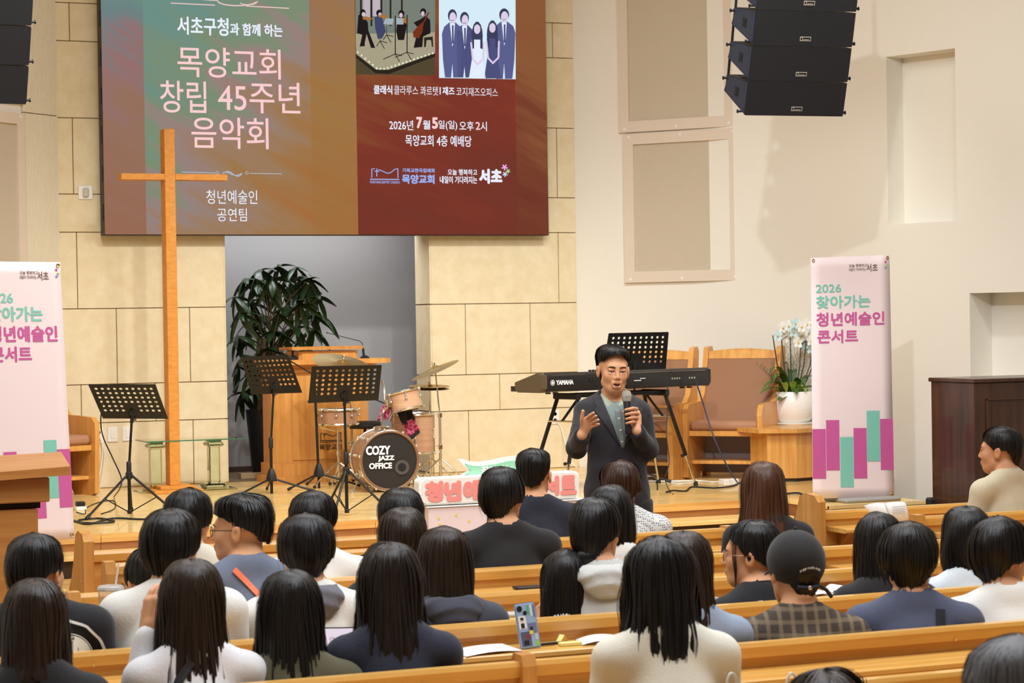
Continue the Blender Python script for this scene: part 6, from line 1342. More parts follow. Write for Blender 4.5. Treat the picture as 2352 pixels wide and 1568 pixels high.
def sitter(label, px, top, row, hair='short', hm=None, skin=None, top_m=None, sleeve='long', yaw=0, pitch=0, roll=0, byaw=0, female=False, dy=.22, seed=1, neckline=.0, collar=None, hood=None, face=1,
           lenmul=1.0, hs=.955, grow=0, wild=1.0, strands=230, girth=1.0, drop=0, headscale=1.0, hand=None, elL=None, bundle=None, Y=None, hx=0):
    Yh = (PEWY[row]+dy) if Y is None else Y; pt_ = atY(px, top, Yh); ztop = pt_[2]-.0
    Yo = Yh-.075; root = thing('person', label, 'person', (pt_[0], Yo, 0), byaw, None)
    hsz = headscale; hc = np.array((hx, .075, ztop-.129*hsz-grow))
    # body space relative to root (unrotated); head centre sits .075 in front of the hips
    zs = ztop-.322-drop; sh = np.array((0, .01, zs), np.float32); hip = np.array((0, .0, .575), np.float32)
    sw = (.140 if female else .162); g = girth*(.9 if female else 1.0)
    Rm = rotm(yaw-0, pitch, roll)
    p = dict(head=hc, R=Rm, neck=np.array((hx*.5, .02, ztop-.252-drop*.6)), sw=sw, girth=g, sh=sh, hip=hip, elL=np.array((-sw-.045, .06, zs-.27)), elR=np.array((sw+.045, .06, zs-.27)), wrL=np.array((-.09, .27, max(.58, zs-.34))), wrR=np.array((.09, .27, max(.58, zs-.34))),
             knee=np.array((0, .42, .505)), ankle=np.array((0, .44, .08)), face=face)
    hv = []; inv = np.array(Matrix.Rotation(-byaw, 3, 'Z'))
    hands = {'L': (p['wrL'], (.25, .9, -.25), (0, .2, 1)), 'R': (p['wrR'], (-.25, .9, -.25), (0, .2, 1))}
    if hand:      # (side, world wrist point, fwd, up, elbow offset)
        sd, wp, fw, up, eo = hand; wl = inv@(np.array(wp)-np.array((pt_[0], Yo, 0))); p['wr'+sd] = wl; p['el'+sd] = np.array(eo)+np.array((0, 0, zs)); hands[sd] = (wl, fw, up)
    fn_all = person_sdf(p, 0, 'all')
    xs = axis_(-sw-.16, sw+.16, [(-.098*hsz+hx, .098*hsz+hx, .0058 if face > 1 else .0075)], .016); ys = axis_(-.16, .66, [(hc[1]-.13, hc[1]+.135, .0058 if face > 1 else .0075)], .018); zs_ = axis_(.0, ztop+.02, [(ztop-.255, ztop+.02, .0058 if face > 1 else .0075), (.45, ztop-.255, .016)], .026)
    if headscale != 1.0:
        base = p; 
    V, F = solid(fn_all, xs, ys, zs_, 'body')
    hl = [place_hand(HAND_V, sd == 'R', np.array(hands[sd][0])+np.array(hands[sd][1])/np.linalg.norm(hands[sd][1])*.03, hands[sd][1], hands[sd][2]) for sd in ('L', 'R')]
    V, F = join([V]+hl, [F, HAND_F, HAND_F], [False, False, True])
    body = link('body', mesh_np('body', V, F), skin or m_skin1, root)
    # hair
    Vh, Fh = hair_mesh(hair, seed, lenmul=lenmul, strands=strands, grow=grow, wild=wild); Vh = (Vh*HS*np.array((hs/.955, 1, 1))@Rm.T.astype(float))+hc
    link('hair', mesh_np('hair', Vh, Fh), hm or m_hk, root)
    # garment
    gf0 = person_sdf(p, .010, 'long' if sleeve == 'long' else 'short'); nbk = p['neck']; r_n = .060+neckline
    def garment(P):
        d = gf0(P)+(.0045*wob(P*np.array((1, 1, .6), np.float32), seed, 16)+.0075*np.clip(1-2.2*np.abs(wob(P*np.array((.8, 1, 1.1), np.float32), seed+9, 9)), 0, 1)-.002)*np.clip((zs+.02-P[..., 2])/.1, 0, 1)
        q = P-(nbk+np.array((0, .012, 0))).astype(np.float32); cut = np.sqrt((q[..., 0])**2+(q[..., 1]*1.05)**2)-r_n; cut = np.maximum(cut, -(q[..., 2]-.0-q[..., 1]*-.25+neckline*.5)); d = np.maximum(d, -cut)
        d = np.maximum(d, .50-P[..., 2])
        if sleeve == 'short': pass
        return d
    V, F = sparse_solid(garment, (-sw-.15, -.17, .44), (sw+.15, .42, zs+.17), .0115); shirt = link('shirt', mesh_np('shirt', V, F), top_m, root)
    V, F = sparse_solid(lambda P: np.maximum(person_sdf(p, .008, 'legs')(P), P[..., 2]-.62), (-.26, -.17, .03), (.26, .66, .66), .022); link('trousers', mesh_np('trousers', V, F), m_trs, root)
    gfn = garment
    if collar is None and hood is None: collar = (top_m, .004)
    if collar is not None:
        t = np.linspace(0, 2*math.pi, 28, endpoint=False); rr = r_n+.004; cz = -.004
        c_ = [tuple(nbk+np.array((math.sin(a)*rr, .012-math.cos(a)*rr*.95, cz+.25*math.cos(a)*rr*.95+.004))) for a in t]; mb = MB(); 
        n = len(c_); vs = []; hgt = collar[1]
        for a, q in zip(t, c_):
            q = np.array(q); o_ = np.array((math.sin(a), -math.cos(a), 0)); vs += [q-o_*.002+np.array((0, 0, -.012)), q+np.array((0, 0, hgt)), q+o_*.007+np.array((0, 0, hgt*.98)), q+o_*.013+np.array((0, 0, -.012))]
        fs = []
        for i in range(n):
            j = (i+1) % n
            for k in range(4): fs.append((i*4+k, j*4+k, j*4+(k+1) % 4, i*4+(k+1) % 4))
        mb.add(vs, fs); mb.build('collar', collar[0], root, True, sharp=60)
    if hood is not None:
        hb_ = nbk.astype(np.float32)
        def hf(P):
            d = ell(P, hb_+np.array((0, -.060, -.010)), (.108, .066, .054)); d = smin(d, ell(P, hb_+np.array((0, -.092, -.045)), (.075, .040, .048)), .035); d = d+.006*np.abs(np.sin(P[..., 2]*70+P[..., 0]*P[..., 0]*260))
            d = smin(d, capsule(P, hb_+np.array((-.072, -.01, .005)), hb_+np.array((-.05, .070, -.035)), .026, .020), .03); d = smin(d, capsule(P, hb_+np.array((.072, -.01, .005)), hb_+np.array((.05, .070, -.035)), .026, .020), .03)
            d = ssub(d, ell(P, hb_+np.array((0, -.015, .055)), (.078, .078, .058)), .014); return d+.003*wob(P, seed+5, 26)
        V, F = sparse_solid(hf, tuple(hb_+np.array((-.17, -.19, -.16))), tuple(hb_+np.array((.17, .13, .10))), .008); link('hood', mesh_np('hood', V, F), hood, root)
    PEOPLE[label] = (root, p, gfn, hc, Rm)
    if face > 0 and (abs(yaw) > .5 or face > 1): add_face(root, hc, Rm, face)
    return root, p, gfn, hc, Rm
m_eye = mat('eye_white', (236, 232, 226), .3); m_iris = mat('eye_dark', (30, 20, 16), .2); m_brow = mat('eyebrow', (44, 34, 28), .8); m_lip = mat('lip', (196, 120, 104), .45)
def add_face(root, hc, Rm, face):
    T = lambda q: tuple(Rm.astype(float)@np.array(q)*HS+hc)
    for s_ in (-1, 1):
        mb = MB(); ball(mb, T((s_*.031, .0735, .0035)), .0110, 8); o = mb.build('eye', m_eye, root, True); mb = MB(); ball(mb, T((s_*.031, .0828, .0025)), .0042, 6, (1, 1, 1)); mb.build('iris', m_iris, o, True)
        mb = MB(); mb.tube([T((s_*(.031-.017), .0905, .021)), T((s_*.031, .0905, .0255)), T((s_*(.031+.018), .079, .022))], [.0022, .0030, .0014], 6); mb.build('eyebrow', m_brow, root, True)
# ---------------------------------------------------------------- the man speaking, standing before the stage
def speaker_man():
    Ym = 9.95; b = atY(1414, 900, Ym); rz = math.radians(164); root = thing('person', 'man in dark suit jacket and grey-green shirt speaking into a hand-held microphone', 'person', (b[0], Ym, 0), rz)
    inv = np.array(Matrix.Rotation(-rz, 3, 'Z'))
    def L(px, py, dy=0.0): return inv@(atY(px, py, Ym+dy)-np.array(root.location))
    ztop = atY(1410, 796, Ym)[2]
    Rm = rotm(math.radians(4), math.radians(-4), math.radians(-3)); hc = L(1409, 852, -.02); hc[2] = ztop-.122
    nb = np.array((hc[0]*.6, -.01, ztop-.250)); sL, sR = L(1470, 948, 0), L(1346, 948, 0); sL[1] = sR[1] = -.01
    zsh = (sL[2]+sR[2])/2
    elR, wrR = L(1325, 1028, -.06), L(1336, 1000, -.24); elL, wrL = L(1488, 1030, -.08), L(1463, 990, -.20)
    hipz = .93
    def torso(P, i=0.0):
        d = ell(P, (0, 0, .98), (.145, .105, .16)); d = smin(d, ell(P, (0, 0, 1.14), (.135, .098, .18)), .05); d = smin(d, ell(P, (0, .0, 1.29), (.152, .106, .16)), .05)
        d = smin(d, capsule(P, sL*np.array((.86, 1, 1)), sR*np.array((.86, 1, 1)), .045, .045), .05)
        for S in (sL, sR): d = smin(d, capsule(P, nb+np.array((0, -.01, .0)), S*np.array((.82, 1, 1))+np.array((0, 0, .018)), .045, .034), .04)
        return d-i
    def neck_head(P):
        Q = (P-hc.astype(np.float32))@Rm/HS; d = head_sdf(Q, 2, 1)*HS; return smin(d, capsule(P, nb+np.array((0, .005, -.05)), hc+np.array((0, -.03, -.05)), .052, .048), .02)
    def skinf(P): return smin(neck_head(P), np.maximum(torso(P, -.004), 1.36-P[..., 2]), .03)
    V1, F1 = sparse_solid(skinf, (hc[0]-.15, -.17, 1.36), (hc[0]+.15, .16, ztop+.01), .0030)
    def h1():
        W, K = L(1335, 1001, -.23), [L(1347, 962, -.275), L(1352, 968, -.275), L(1354, 976, -.27), L(1352, 984, -.262)]
        palm = [(W, K[0], .019, .013), (W, K[1], .020, .014), (W, K[2], .020, .014), (W, K[3], .018, .012), (wrR, W, .025, .022)]
        T = [L(1363.5, 948, -.335), L(1369, 955, -.335), L(1374, 964, -.33), L(1375, 974, -.31)]; ch = []
        for k, t in zip(K, T): m1, m2 = k*.58+t*.42+np.array((0, .006, .004)), k*.25+t*.75+np.array((0, .004, .002)); ch.append([k, m1, m2, t])
        ch.append([L(1338, 984, -.25), L(1336, 962, -.275), L(1339, 944, -.29)]); return hand_sdf_from(ch, palm, .005)
    def h2():
        W = L(1463, 984, -.19); palm = [(wrL, W, .026, .024), (W, L(1464, 948, -.16), .021, .015), (W, L(1466, 956, -.175), .021, .015), (L(1457, 976, -.17), L(1452, 950, -.15), .016, .012)]; ch = []
        for k, y in enumerate((939, 949.5, 960, 970)):
            x0 = (1462, 1466, 1466, 1463)[k]; ch.append([L(x0, y, -.175), L(x0-8, y-1.5, -.222), L(1447, y, -.232), L(1437+k*.8, y+2, -.208)])
        ch.append([L(1452, 972, -.15), L(1440, 958, -.155), L(1434, 945, -.178)]); return hand_sdf_from(ch, palm, .004)
    lo1, hi1 = L(1345, 975, -.27)-.11, L(1345, 975, -.27)+.11; lo2, hi2 = L(1452, 960, -.19)-.11, L(1452, 960, -.19)+.11
    V2, F2 = sparse_solid(h1(), lo1, hi1, .0026); V3, F3 = sparse_solid(h2(), lo2, hi2, .0026)
    def low(P):
        d = torso(P, -.012)
        for S, e, w_ in ((sL, elL, wrL), (sR, elR, wrR)): d = smin(d, smin(capsule(P, S, e, .044, .036), capsule(P, e, w_, .036, .024), .02), .02)
        for s_ in (-1, 1): d = smin(d, smin(capsule(P, (s_*.085, 0, .92), (s_*.10, .01, .50), .082, .055), capsule(P, (s_*.10, .01, .50), (s_*.11, -.01, .09), .052, .036), .03), .03); d = smin(d, capsule(P, (s_*.11, -.03, .045), (s_*.13, .14, .035), .036, .032), .02)
        return d
    V4, F4 = sparse_solid(low, (-.36, -.2, 0), (.36, .35, 1.5), .016)
    V, F = join([V1, V2, V3, V4], [F1, F2, F3, F4], [0]*4); link('body', mesh_np('body', V, F), m_skin1, root)
    # face details
    T = lambda q: tuple(Rm.astype(float)@np.array(q)*HS+hc)
    for s_ in (-1, 1):
        mb = MB(); ball(mb, T((s_*.031, .0765, .0025)), .0105, 10); o = mb.build('eye', m_eye, root, True); mb = MB(); ball(mb, T((s_*.031+.001, .0857, .0022)), .0042, 8); mb.build('iris', m_iris, o, True)
        mb = MB(); mb.tube([T((s_*.014, .0855, .0045)), T((s_*.024, .0893, .0078)), T((s_*.036, .0883, .0075)), T((s_*.046, .0795, .0025))], [.0010, .0016, .0016, .0008], 6); mb.build('upper_lid', mat('lid_brown', (84, 54, 40), .6), root, True)  # upper lid line in dark brown
        for q in range(3): pass
        mb = MB(); mb.tube([T((s_*.012, .0905, .024)), T((s_*.026, .0925, .0285)), T((s_*.040, .0865, .0285)), T((s_*.050, .077, .024))], [.0026, .0036, .0030, .0010], 6); mb.build('eyebrow', m_brow, root, True)
    mb = MB(); mb.tube([T((-.020, .089, -.062)), T((-.012, .0965, -.0545)), T((0, .0985, -.0555)), T((.012, .0965, -.0545)), T((.020, .089, -.062))], [.001, .0034, .0032, .0034, .001], 8); mb.build('upper_lip', m_lip, root, True)
    mb = MB(); mb.tube([T((-.019, .089, -.066)), T((-.010, .0955, -.0745)), T((0, .0970, -.0755)), T((.010, .0955, -.0745)), T((.019, .089, -.066))], [.001, .0038, .0042, .0038, .001], 8); mb.build('lower_lip', m_lip, root, True)
    mb = MB(); ball(mb, T((0, .082, -.0645)), .0165, 8, (1, .6, .5)); mb.build('mouth_interior', mat('mouth_dark', (70, 22, 20), .5), root, True)
    mb = MB(); mb.tube([T((-.010, .0905, -.0595)), T((0, .0935, -.0590)), T((.010, .0905, -.0595))], .0024, 6); mb.build('teeth', m_eye, root, True)
    for s_ in (-1, 1): mb = MB(); ball(mb, T((s_*.0065, .1015, -.0345)), .0028, 5, (1.2, 1, .7)); mb.build('nostril', mat('nostril', (90, 48, 38), .7), root, True)
    # hair: side-parted, swept
    HP['man'] = dict(z=[.134, .132, .126, .112, .086, .060, .035, .0, -.03, -.06, -.08], rx=[0, .034, .058, .077, .085, .0845, .080, .0785, .0745, .066, .055], ry=[0, .038, .066, .092, .106, .106, .101, .096, .088, .074, .058], yc=[-.010]*4+[-.014, -.018, -.020, -.020, -.024, -.031, -.038],
                     end=[(0, .088), (30, .084), (46, .070), (58, .056), (70, .050), (85, .042), (98, .030), (115, .004), (128, -.03), (145, -.055), (180, -.066)], amp=.003, n=26, tip=.006)
    Vh, Fh = hair_mesh('man', 21, strands=520, wild=1.25, grow=.001); Vh[:, 2] += np.where((Vh[:, 1] > .02) & (Vh[:, 2] < .11), .010*np.cos(2.4*np.arctan2(Vh[:, 0], Vh[:, 1])+.5)*np.clip((Vh[:, 1]-.02)/.05, 0, 1), 0); k = np.clip((Vh[:, 2]-.05)/.08, 0, 1); Vh[:, 0] += .006*k; Vh[:, 2] += .006*k*np.sin((Vh[:, 0]+.03)*30)
    Vh = Vh*HS@Rm.T.astype(float)+hc; link('hair', mesh_np('hair', Vh, Fh), m_hk, root)
    # shirt, jacket, trousers
    m_sh = cloth_mat('shirt_sage', (124, 138, 136), (140, 152, 146)); m_jk = cloth_mat('suit_charcoal', (40, 36, 40), (32, 30, 34), .8, 12); m_col = mat('collar_sage', (184, 192, 168), .8)
    def shirt(P):
        d = torso(P, .004); q = P-(nb+np.array((0, .018, .0))).astype(np.float32); cut = np.sqrt(q[..., 0]**2+q[..., 1]**2)-.062; cut = np.maximum(cut, -(q[..., 2]+q[..., 1]*.5)); d = np.maximum(d, -cut); return np.maximum(d, .95-P[..., 2])
    V, F = sparse_solid(shirt, (-.25, -.18, .94), (.25, .18, 1.52), .006); link('shirt', mesh_np('shirt', V, F), m_sh, root)
    vb = L(1431, 1028, -.12); xb = vb[0]; zb = vb[2]; vt = nb[2]+.03
    def jacket(P):
        d = torso(P, .013)
        for S, e, w_ in ((sL, elL, wrL), (sR, elR, wrR)):
            wc = w_*.96+e*.04; a = smin(capsule(P, S, e, .052, .050), capsule(P, e, wc, .050, .040), .025); d = smin(d, a, .03)
            ax = (w_-e)/np.linalg.norm(w_-e); d = np.maximum(d, np.where(np.sum((P-wc.astype(np.float32))**2, -1) < .012, (P-wc.astype(np.float32))@ax.astype(np.float32)-.015, -1))
        d = smin(d, ell(P, (0, -.005, .93), (.158, .118, .17)), .05)
        d = d+.0055*wob(P*np.array((1, 1, .8), np.float32), 5, 15)
        t = np.clip((P[..., 2]-zb)/(vt-zb), 0, 1.2); cx_ = xb*(1-t)+nb[0]*t; w_ = np.where(P[..., 2] > zb, .002+.080*t**.85, -.05); cut = np.maximum(np.abs(P[..., 0]-cx_)-w_, .01-P[..., 1]); d = np.maximum(d, -cut)
        q = P-nb.astype(np.float32); d = np.maximum(d, -(np.maximum(np.sqrt(q[..., 0]**2+q[..., 1]**2)-.068, -.01-q[..., 2])))
        return np.maximum(d, .80-P[..., 2])
    V, F = sparse_solid(jacket, (-.42, -.2, .79), (.42, .42, 1.56), .0062); link('jacket', mesh_np('jacket', V, F), m_jk, root)
    m_lap = cloth_mat('suit_lapel', (46, 42, 46), (38, 36, 40), .75, 12)
    for s_ in (-1, 1):
        def lap(u, v, s_=s_):
            z = zb+.01+(vt-.035-zb)*v; t = np.clip((z-zb)/(vt-zb), 0, 1.2); cx_ = xb*(1-t)+nb[0]*t; inner = .004+.078*t**.85; wd = np.interp(v, [0, .35, .72, .74, .80, 1], [.006, .034, .066, .044, .050, .028]); return cx_+s_*(inner+wd*u), z+u*.012*v
        drape(jacket, lap, 1, m_lap, 'lapel', root, lift=.0035, n=16)
    for s_ in (-1, 1):     # shirt collar leaves
        a0 = nb+np.array((0, .018, 0)); pts = []
        for u in np.linspace(0, 1, 9):
            g = u*2.2; base = a0+np.array((s_*math.sin(math.pi-g)*.066, -math.cos(math.pi-g)*-.064*-1, 0)); 
            x, y = s_*.0665*math.sin(math.pi-g), -.066*math.cos(math.pi-g)*-1
            y = .066*math.cos(math.pi-g)
            z0 = -.018-y*.55; pts.append((a0+np.array((x*.98, y, z0+.040)), a0+np.array((x*1.20, y*1.22+.006, z0+.002-.020*max(0, u-.55)*2.2))))
        pts.append((a0+np.array((s_*.006, .066, -.040)), a0+np.array((s_*.040, .088, -.095))))
        vs = [p_ for q_ in pts for p_ in q_]; fs = [(2*i, 2*i+1, 2*i+3, 2*i+2) for i in range(len(pts)-1)]; o = MB().add(vs, fs).build('shirt_collar', m_col, root, True, fix=False, sharp=180); md = o.modifiers.new('t', 'SOLIDIFY'); md.thickness = .003
    drape(shirt, lambda u, v: (xb*(1-v)+nb[0]*v-.012+.024*u, zb+(vt-.09-zb)*v), 1, m_sh, 'placket', root, lift=.004)
    for v in (.15, .45, .75):
        z = zb+(vt-.09-zb)*v; drape(shirt, lambda u, w_, z=z, v=v: (xb*(1-v)+nb[0]*v+.009*(u-.5), z+.009*(w_-.5)), 1, m_white, 'button', root, lift=.006, n=2)
    for q_ in (L(1318, 1025, -.2), L(1321, 1027, -.2), L(1324, 1028, -.2)):
        pass
    V, F = sparse_solid(lambda P: np.maximum(smin(smin(capsule(P, (-.085, 0, .90), (-.105, .01, .50), .098, .075), capsule(P, (-.105, .01, .50), (-.115, -.01, .06), .074, .064), .03), smin(capsule(P, (.085, 0, .90), (.105, .01, .50), .098, .075), capsule(P, (.105, .01, .50), (.115, -.01, .06), .074, .064), .03), .03), P[..., 2]-.93), (-.25, -.2, .0), (.25, .2, 1.0), .014); link('trousers', mesh_np('trousers', V, F), m_jk, root)
    for s_ in (-1, 1):
        V, F = sparse_solid(lambda P, s_=s_: np.maximum(smin(ell(P, (s_*.115, -.03, .045), (.045, .07, .045)), ell(P, (s_*.128, .09, .035), (.045, .11, .035)), .02), -P[..., 2]), (s_*.12-.1, -.15, -.02), (s_*.12+.1, .25, .12), .009); link('shoe', mesh_np('shoe', V, F), m_shoe, root)
    # microphone, a thing of its own
    a, c = atY(1439.5, 914, Ym-.170), atY(1443, 996, Ym-.215); mic = thing('microphone', 'grey-headed wireless microphone held in the speaking man\'s hand', 'microphone', tuple(c)); d = Vector(a-c); Mq = d.to_track_quat('Z', 'Y').to_matrix(); h = d.length
    MB().lathe([(.012, 0), (.0145, .005), (.0165, h*.6), (.0185, h-.03), (.019, h-.02)], 20, M=Mq).build('mic_body', m_blackp, mic, True); m_gr = mat('mic_grille', (176, 174, 160), .4, metal=.6, bump=(900, .6))
    MB().lathe([(.019, h-.02), (.0215, h-.016), (.0240, h-.004), (.0245, h+.0), (.0245, h+.006)], 24, M=Mq).build('grille_lower', m_gr, mic, True); MB().lathe([(.0252, h+.004), (.0252, h+.009), (.0245, h+.01)], 24, M=Mq).build('grille_band', m_gr, mic, True)
    MB().lathe([(.0245, h+.009), (.0235, h+.024), (.019, h+.034), (.0, h+.038)], 24, M=Mq).build('grille_top', m_gr, mic, True)
speaker_man()
# ---------------------------------------------------------------- the seated audience
cN = cloth_mat('suit_navy', (32, 34, 48)); cB = cloth_mat('tee_black', (27, 25, 25)); cB2 = cloth_mat('tee_ink', (24, 24, 28)); cHG = cloth_mat('hoodie_light_grey', (196, 196, 190), (208, 208, 202)); cW = cloth_mat('tee_white', (236, 234, 226)); cW2 = cloth_mat('sweat_white', (230, 231, 234)); cCr = cloth_mat('tee_cream', (222, 214, 196))
cDen = cloth_mat('denim_shirt', (104, 114, 134), (116, 126, 144), sc=10); cDH = cloth_mat('hoodie_slate', (58, 60, 72), (66, 68, 80)); cNv = cloth_mat('tee_deep_navy', (34, 38, 56)); cOl = cloth_mat('tee_olive', (88, 84, 60)); cBl = cloth_mat('tee_washed_blue', (70, 76, 98), (80, 86, 108), sc=7)
cBe = cloth_mat('jacket_ivory', (232, 228, 212), (224, 219, 202)); cBj = cloth_mat('jacket_beige', (204, 192, 162), (192, 180, 150)); cLB = cloth_mat('shirt_pale_blue', (214, 222, 226)); cGH = cloth_mat('hood_grey', (104, 102, 110), (114, 112, 120)); cSk = cloth_mat('shirt_sky', (146, 160, 182)); mW = mat('collar_white', (240, 240, 238), .7); mO = mat('strap_orange', (252, 130, 90), .6); mK = mat('strap_black', (30, 30, 36), .7)
def grid_mat(name, base, l1, l2, sc):
    M = mat(name, base, .9, bump=(140, .12)); nt = M.node_tree; b_ = nt.nodes['Principled BSDF']; tc = nod(nt, 'ShaderNodeTexCoord'); mp = nod(nt, 'ShaderNodeMapping'); mp.inputs['Scale'].default_value = (sc, sc, sc); nt.links.new(tc.outputs['Object'], mp.inputs[0]); sp_ = nod(nt, 'ShaderNodeSeparateXYZ'); nt.links.new(mp.outputs[0], sp_.inputs[0]); prev = None
    for ax in (0, 2):
        f = nod(nt, 'ShaderNodeMath', operation='PINGPONG'); f.inputs[1].default_value = .5; nt.links.new(sp_.outputs[ax], f.inputs[0]); g = nod(nt, 'ShaderNodeMapRange'); g.inputs[1].default_value = .12; g.inputs[2].default_value = .2; g.inputs[3].default_value = 1; g.inputs[4].default_value = 0; nt.links.new(f.outputs[0], g.inputs[0])
        mx = nod(nt, 'ShaderNodeMix', data_type='RGBA'); mx.inputs[7].default_value = (*lin(l1 if ax == 0 else l2), 1); ml = nod(nt, 'ShaderNodeMath', operation='MULTIPLY'); ml.inputs[1].default_value = .55; nt.links.new(g.outputs[0], ml.inputs[0]); nt.links.new(ml.outputs[0], mx.inputs[0])
        if prev is None: mx.inputs[6].default_value = (*lin(base), 1)
        else: nt.links.new(prev.outputs[2], mx.inputs[6])
        prev = mx
    nt.links.new(prev.outputs[2], b_.inputs['Base Color']); return M
cPl = grid_mat('plaid_brown', (72, 62, 54), (140, 124, 98), (132, 116, 92), 26)
cTri = mat('shirt_small_triangles', (222, 222, 214), .85); nt = cTri.node_tree; tc = nod(nt, 'ShaderNodeTexCoord'); ck = nod(nt, 'ShaderNodeTexVoronoi', Scale=95); ck.inputs['Randomness'].default_value = .25; nt.links.new(tc.outputs['Object'], ck.inputs['Vector']); rp = nod(nt, 'ShaderNodeValToRGB'); rp.color_ramp.interpolation = 'CONSTANT'; rp.color_ramp.elements[0].color = (*lin((128, 136, 156)), 1); rp.color_ramp.elements[1].color = (*lin((228, 228, 220)), 1); rp.color_ramp.elements[1].position = .38; nt.links.new(ck.outputs['Distance'], rp.inputs[0]); nt.links.new(rp.outputs[0], nt.nodes['Principled BSDF'].inputs['Base Color'])
def S(label, px, top, row, hair, phi, cloth, byaw=-.22, **k): return sitter(label, px, top, row, hair, top_m=cloth, yaw=phi-byaw, byaw=byaw, **k)
def glasses(P_, m=None, rnd=True, left=True):
    root, p, gfn, hc, Rm = P_; T = lambda q: Rm.astype(float)@np.array(q)*HS+hc; m = m or m_blackp; mb = MB()
    for s_ in (-1, 1):
        c = [T((s_*.033+.0215*math.cos(a), .098+.002*math.cos(a)*-s_, .0+.019*math.sin(a))) for a in np.linspace(0, 2*math.pi, 19)]; mb.tube(c, .0016, 5, False); mb.tube([T((s_*.055, .096, .006)), T((s_*.075, .07, .008)), T((s_*.0815, .0, .008)), T((s_*.079, -.018, -.004))], .0016, 5)
    mb.tube([T((-.012, .100, .004)), T((.012, .100, .004))], .0014, 5); return mb.build('glasses', m, root, True)
# front rows
a = S('man in navy suit with thin white shirt collar, sitting in front of the letter sign', 1218, 1030, 'A', 'fade', -.55, cN, seed=1, collar=(mW, .012), hs=.93, girth=1.08, grow=-.002, face=1)
a = S('person in plain black crew-neck tee with bowl haircut, before the letter sign', 1145, 1073, 'B', 'bowl', -.75, cB, seed=2, neckline=.010, girth=1.02, hs=.93, collar=(cB, .008))
a = S('man with tousled reddish-brown hair and white shirt with tiny triangles', 1418, 1058, 'A', 'bowl', -.45, cTri, seed=3, hm=hair_mat('hair_reddish', (62, 38, 28)), collar=(cTri, .022), wild=2.0, skin=m_skin2, hs=.93, dy=.30)
a = S('woman with dark bob partly hidden behind the woman with the low bun', 1392, 1113, 'C', 'bob', -.5, cW, seed=31, female=True, hs=.93)
bun = S('woman in pale grey hoodie with a low bun', 1358, 1140, 'D', 'up', -.8, cHG, seed=4, female=True, hood=cHG, lenmul=1, hs=.98)
a = S('woman with long reddish-brown hair and black top at the end of the second pew', 1745, 1060, 'B', 'long', -.5, cB, seed=5, hm=m_hbr, female=True, lenmul=.40, wild=1.2, hs=1.0)
g6 = S('woman in black track jacket with white stripes and round glasses, in profile', 1722, 1193, 'D', 'up', .95, cB2, seed=6, female=True, byaw=.0, face=2, collar=(cB2, .03), skin=m_skin1); glasses(g6, mat('wire_frame', (150, 110, 90), .3, metal=.6))
cap = S('person in black baseball cap and brown plaid shirt', 1809, 1226, 'E', 'short', -.12, cPl, seed=7, byaw=-.3, collar=(cPl, .02), hs=.90, strands=0, grow=-.007)
a = S('woman with long straight black hair and black top, below the open booklet', 2008, 1173, 'D', 'longflat', -.5, cB, seed=8, female=True, lenmul=.5)
b9 = S('boy in washed blue tee with a black cross-body strap', 2067, 1200, 'E', 'bowl', -.58, cBl, seed=9, byaw=-.4, collar=(cBl, .006), wild=1.3)
a = S('woman with chin-length black bob and pale blue-white shirt', 2203, 1162, 'D', 'bob', -.55, cLB, seed=10, female=True, byaw=-.4, collar=(cLB, .01))
b11 = S('boy with glasses in a white shirt at the right edge', 2280, 1188, 'E', 'bowl', -1.15, cW, seed=11, byaw=-.4, wild=1.3, collar=(cW, .01), face=2); glasses(b11)
b12 = S('man in beige jacket and white shirt looking left, by the dark cabinet', 2296, 978, 'A', 'short', .75, cBj, seed=12, byaw=.1, face=2, skin=m_skin2, collar=(cBj, .03), hs=.93)
a = S('woman with shoulder-length brown hair and sky blue top, half hidden behind the ivory jacket', 1556, 1219, 'E', 'long', -.4, cSk, seed=13, female=True, lenmul=.35, hm=m_hb)
a = S('woman in ivory jacket with long dark hair flicking out at the ends', 1500, 1232, 'F', 'long', -.45, cBe, seed=14, female=True, lenmul=.34, wild=1.6, strands=420, girth=1.08, hs=1.0)
a = S('girl with long smooth black hair in the middle of the fourth pew', 1289, 1258, 'D', 'longflat', -.4, cW, seed=15, female=True, lenmul=.9, hs=.94, hand=('L', atY(1240, 1462, 7.0), (.1, .5, .8), (-.9, .2, .3), (-.2, .1, -.22)))
a = S('woman in dark slate hoodie with brown hair falling over it', 1012, 1208, 'D', 'long', -.15, cDH, seed=16, female=True, lenmul=.12, hm=m_hb, hood=cDH, byaw=-.1, girth=1.1, hs=.97)
n19 = S('woman in navy tee with long dark hair, holding a phone sideways', 882, 1245, 'E', 'long', -.35, cNv, seed=17, female=True, lenmul=.45, wild=1.3, hm=hair_mat('hair_softblack', (34, 27, 24)), strands=380)
a = S('woman with very long glossy black hair and olive tee', 652, 1308, 'E', 'long', -.3, cOl, seed=18, female=True, lenmul=.9, strands=360, girth=1.05, hs=.97)
w22 = S('woman in white sweatshirt with black strap, hand raised to her cheek', 430, 1283, 'E', 'long', -.15, cW2, seed=19, female=True, lenmul=.9, byaw=-.1, strands=380, hm=m_hb, hand=('L', atY(342, 1468, 6.12), (.22, .1, .95), (-.6, -.6, .2), (-.20, .06, -.22)))
b23 = S('boy in black tee with round white emblem on the back', 72, 1222, 'D', 'short', -.72, cB2, seed=20, girth=1.12, drop=-.025)
a = S('woman in black tee with brown hair at the lower left corner', 68, 1328, 'E', 'long', -.35, cB2, seed=21, female=True, lenmul=.16, hm=m_hb, hs=.92)
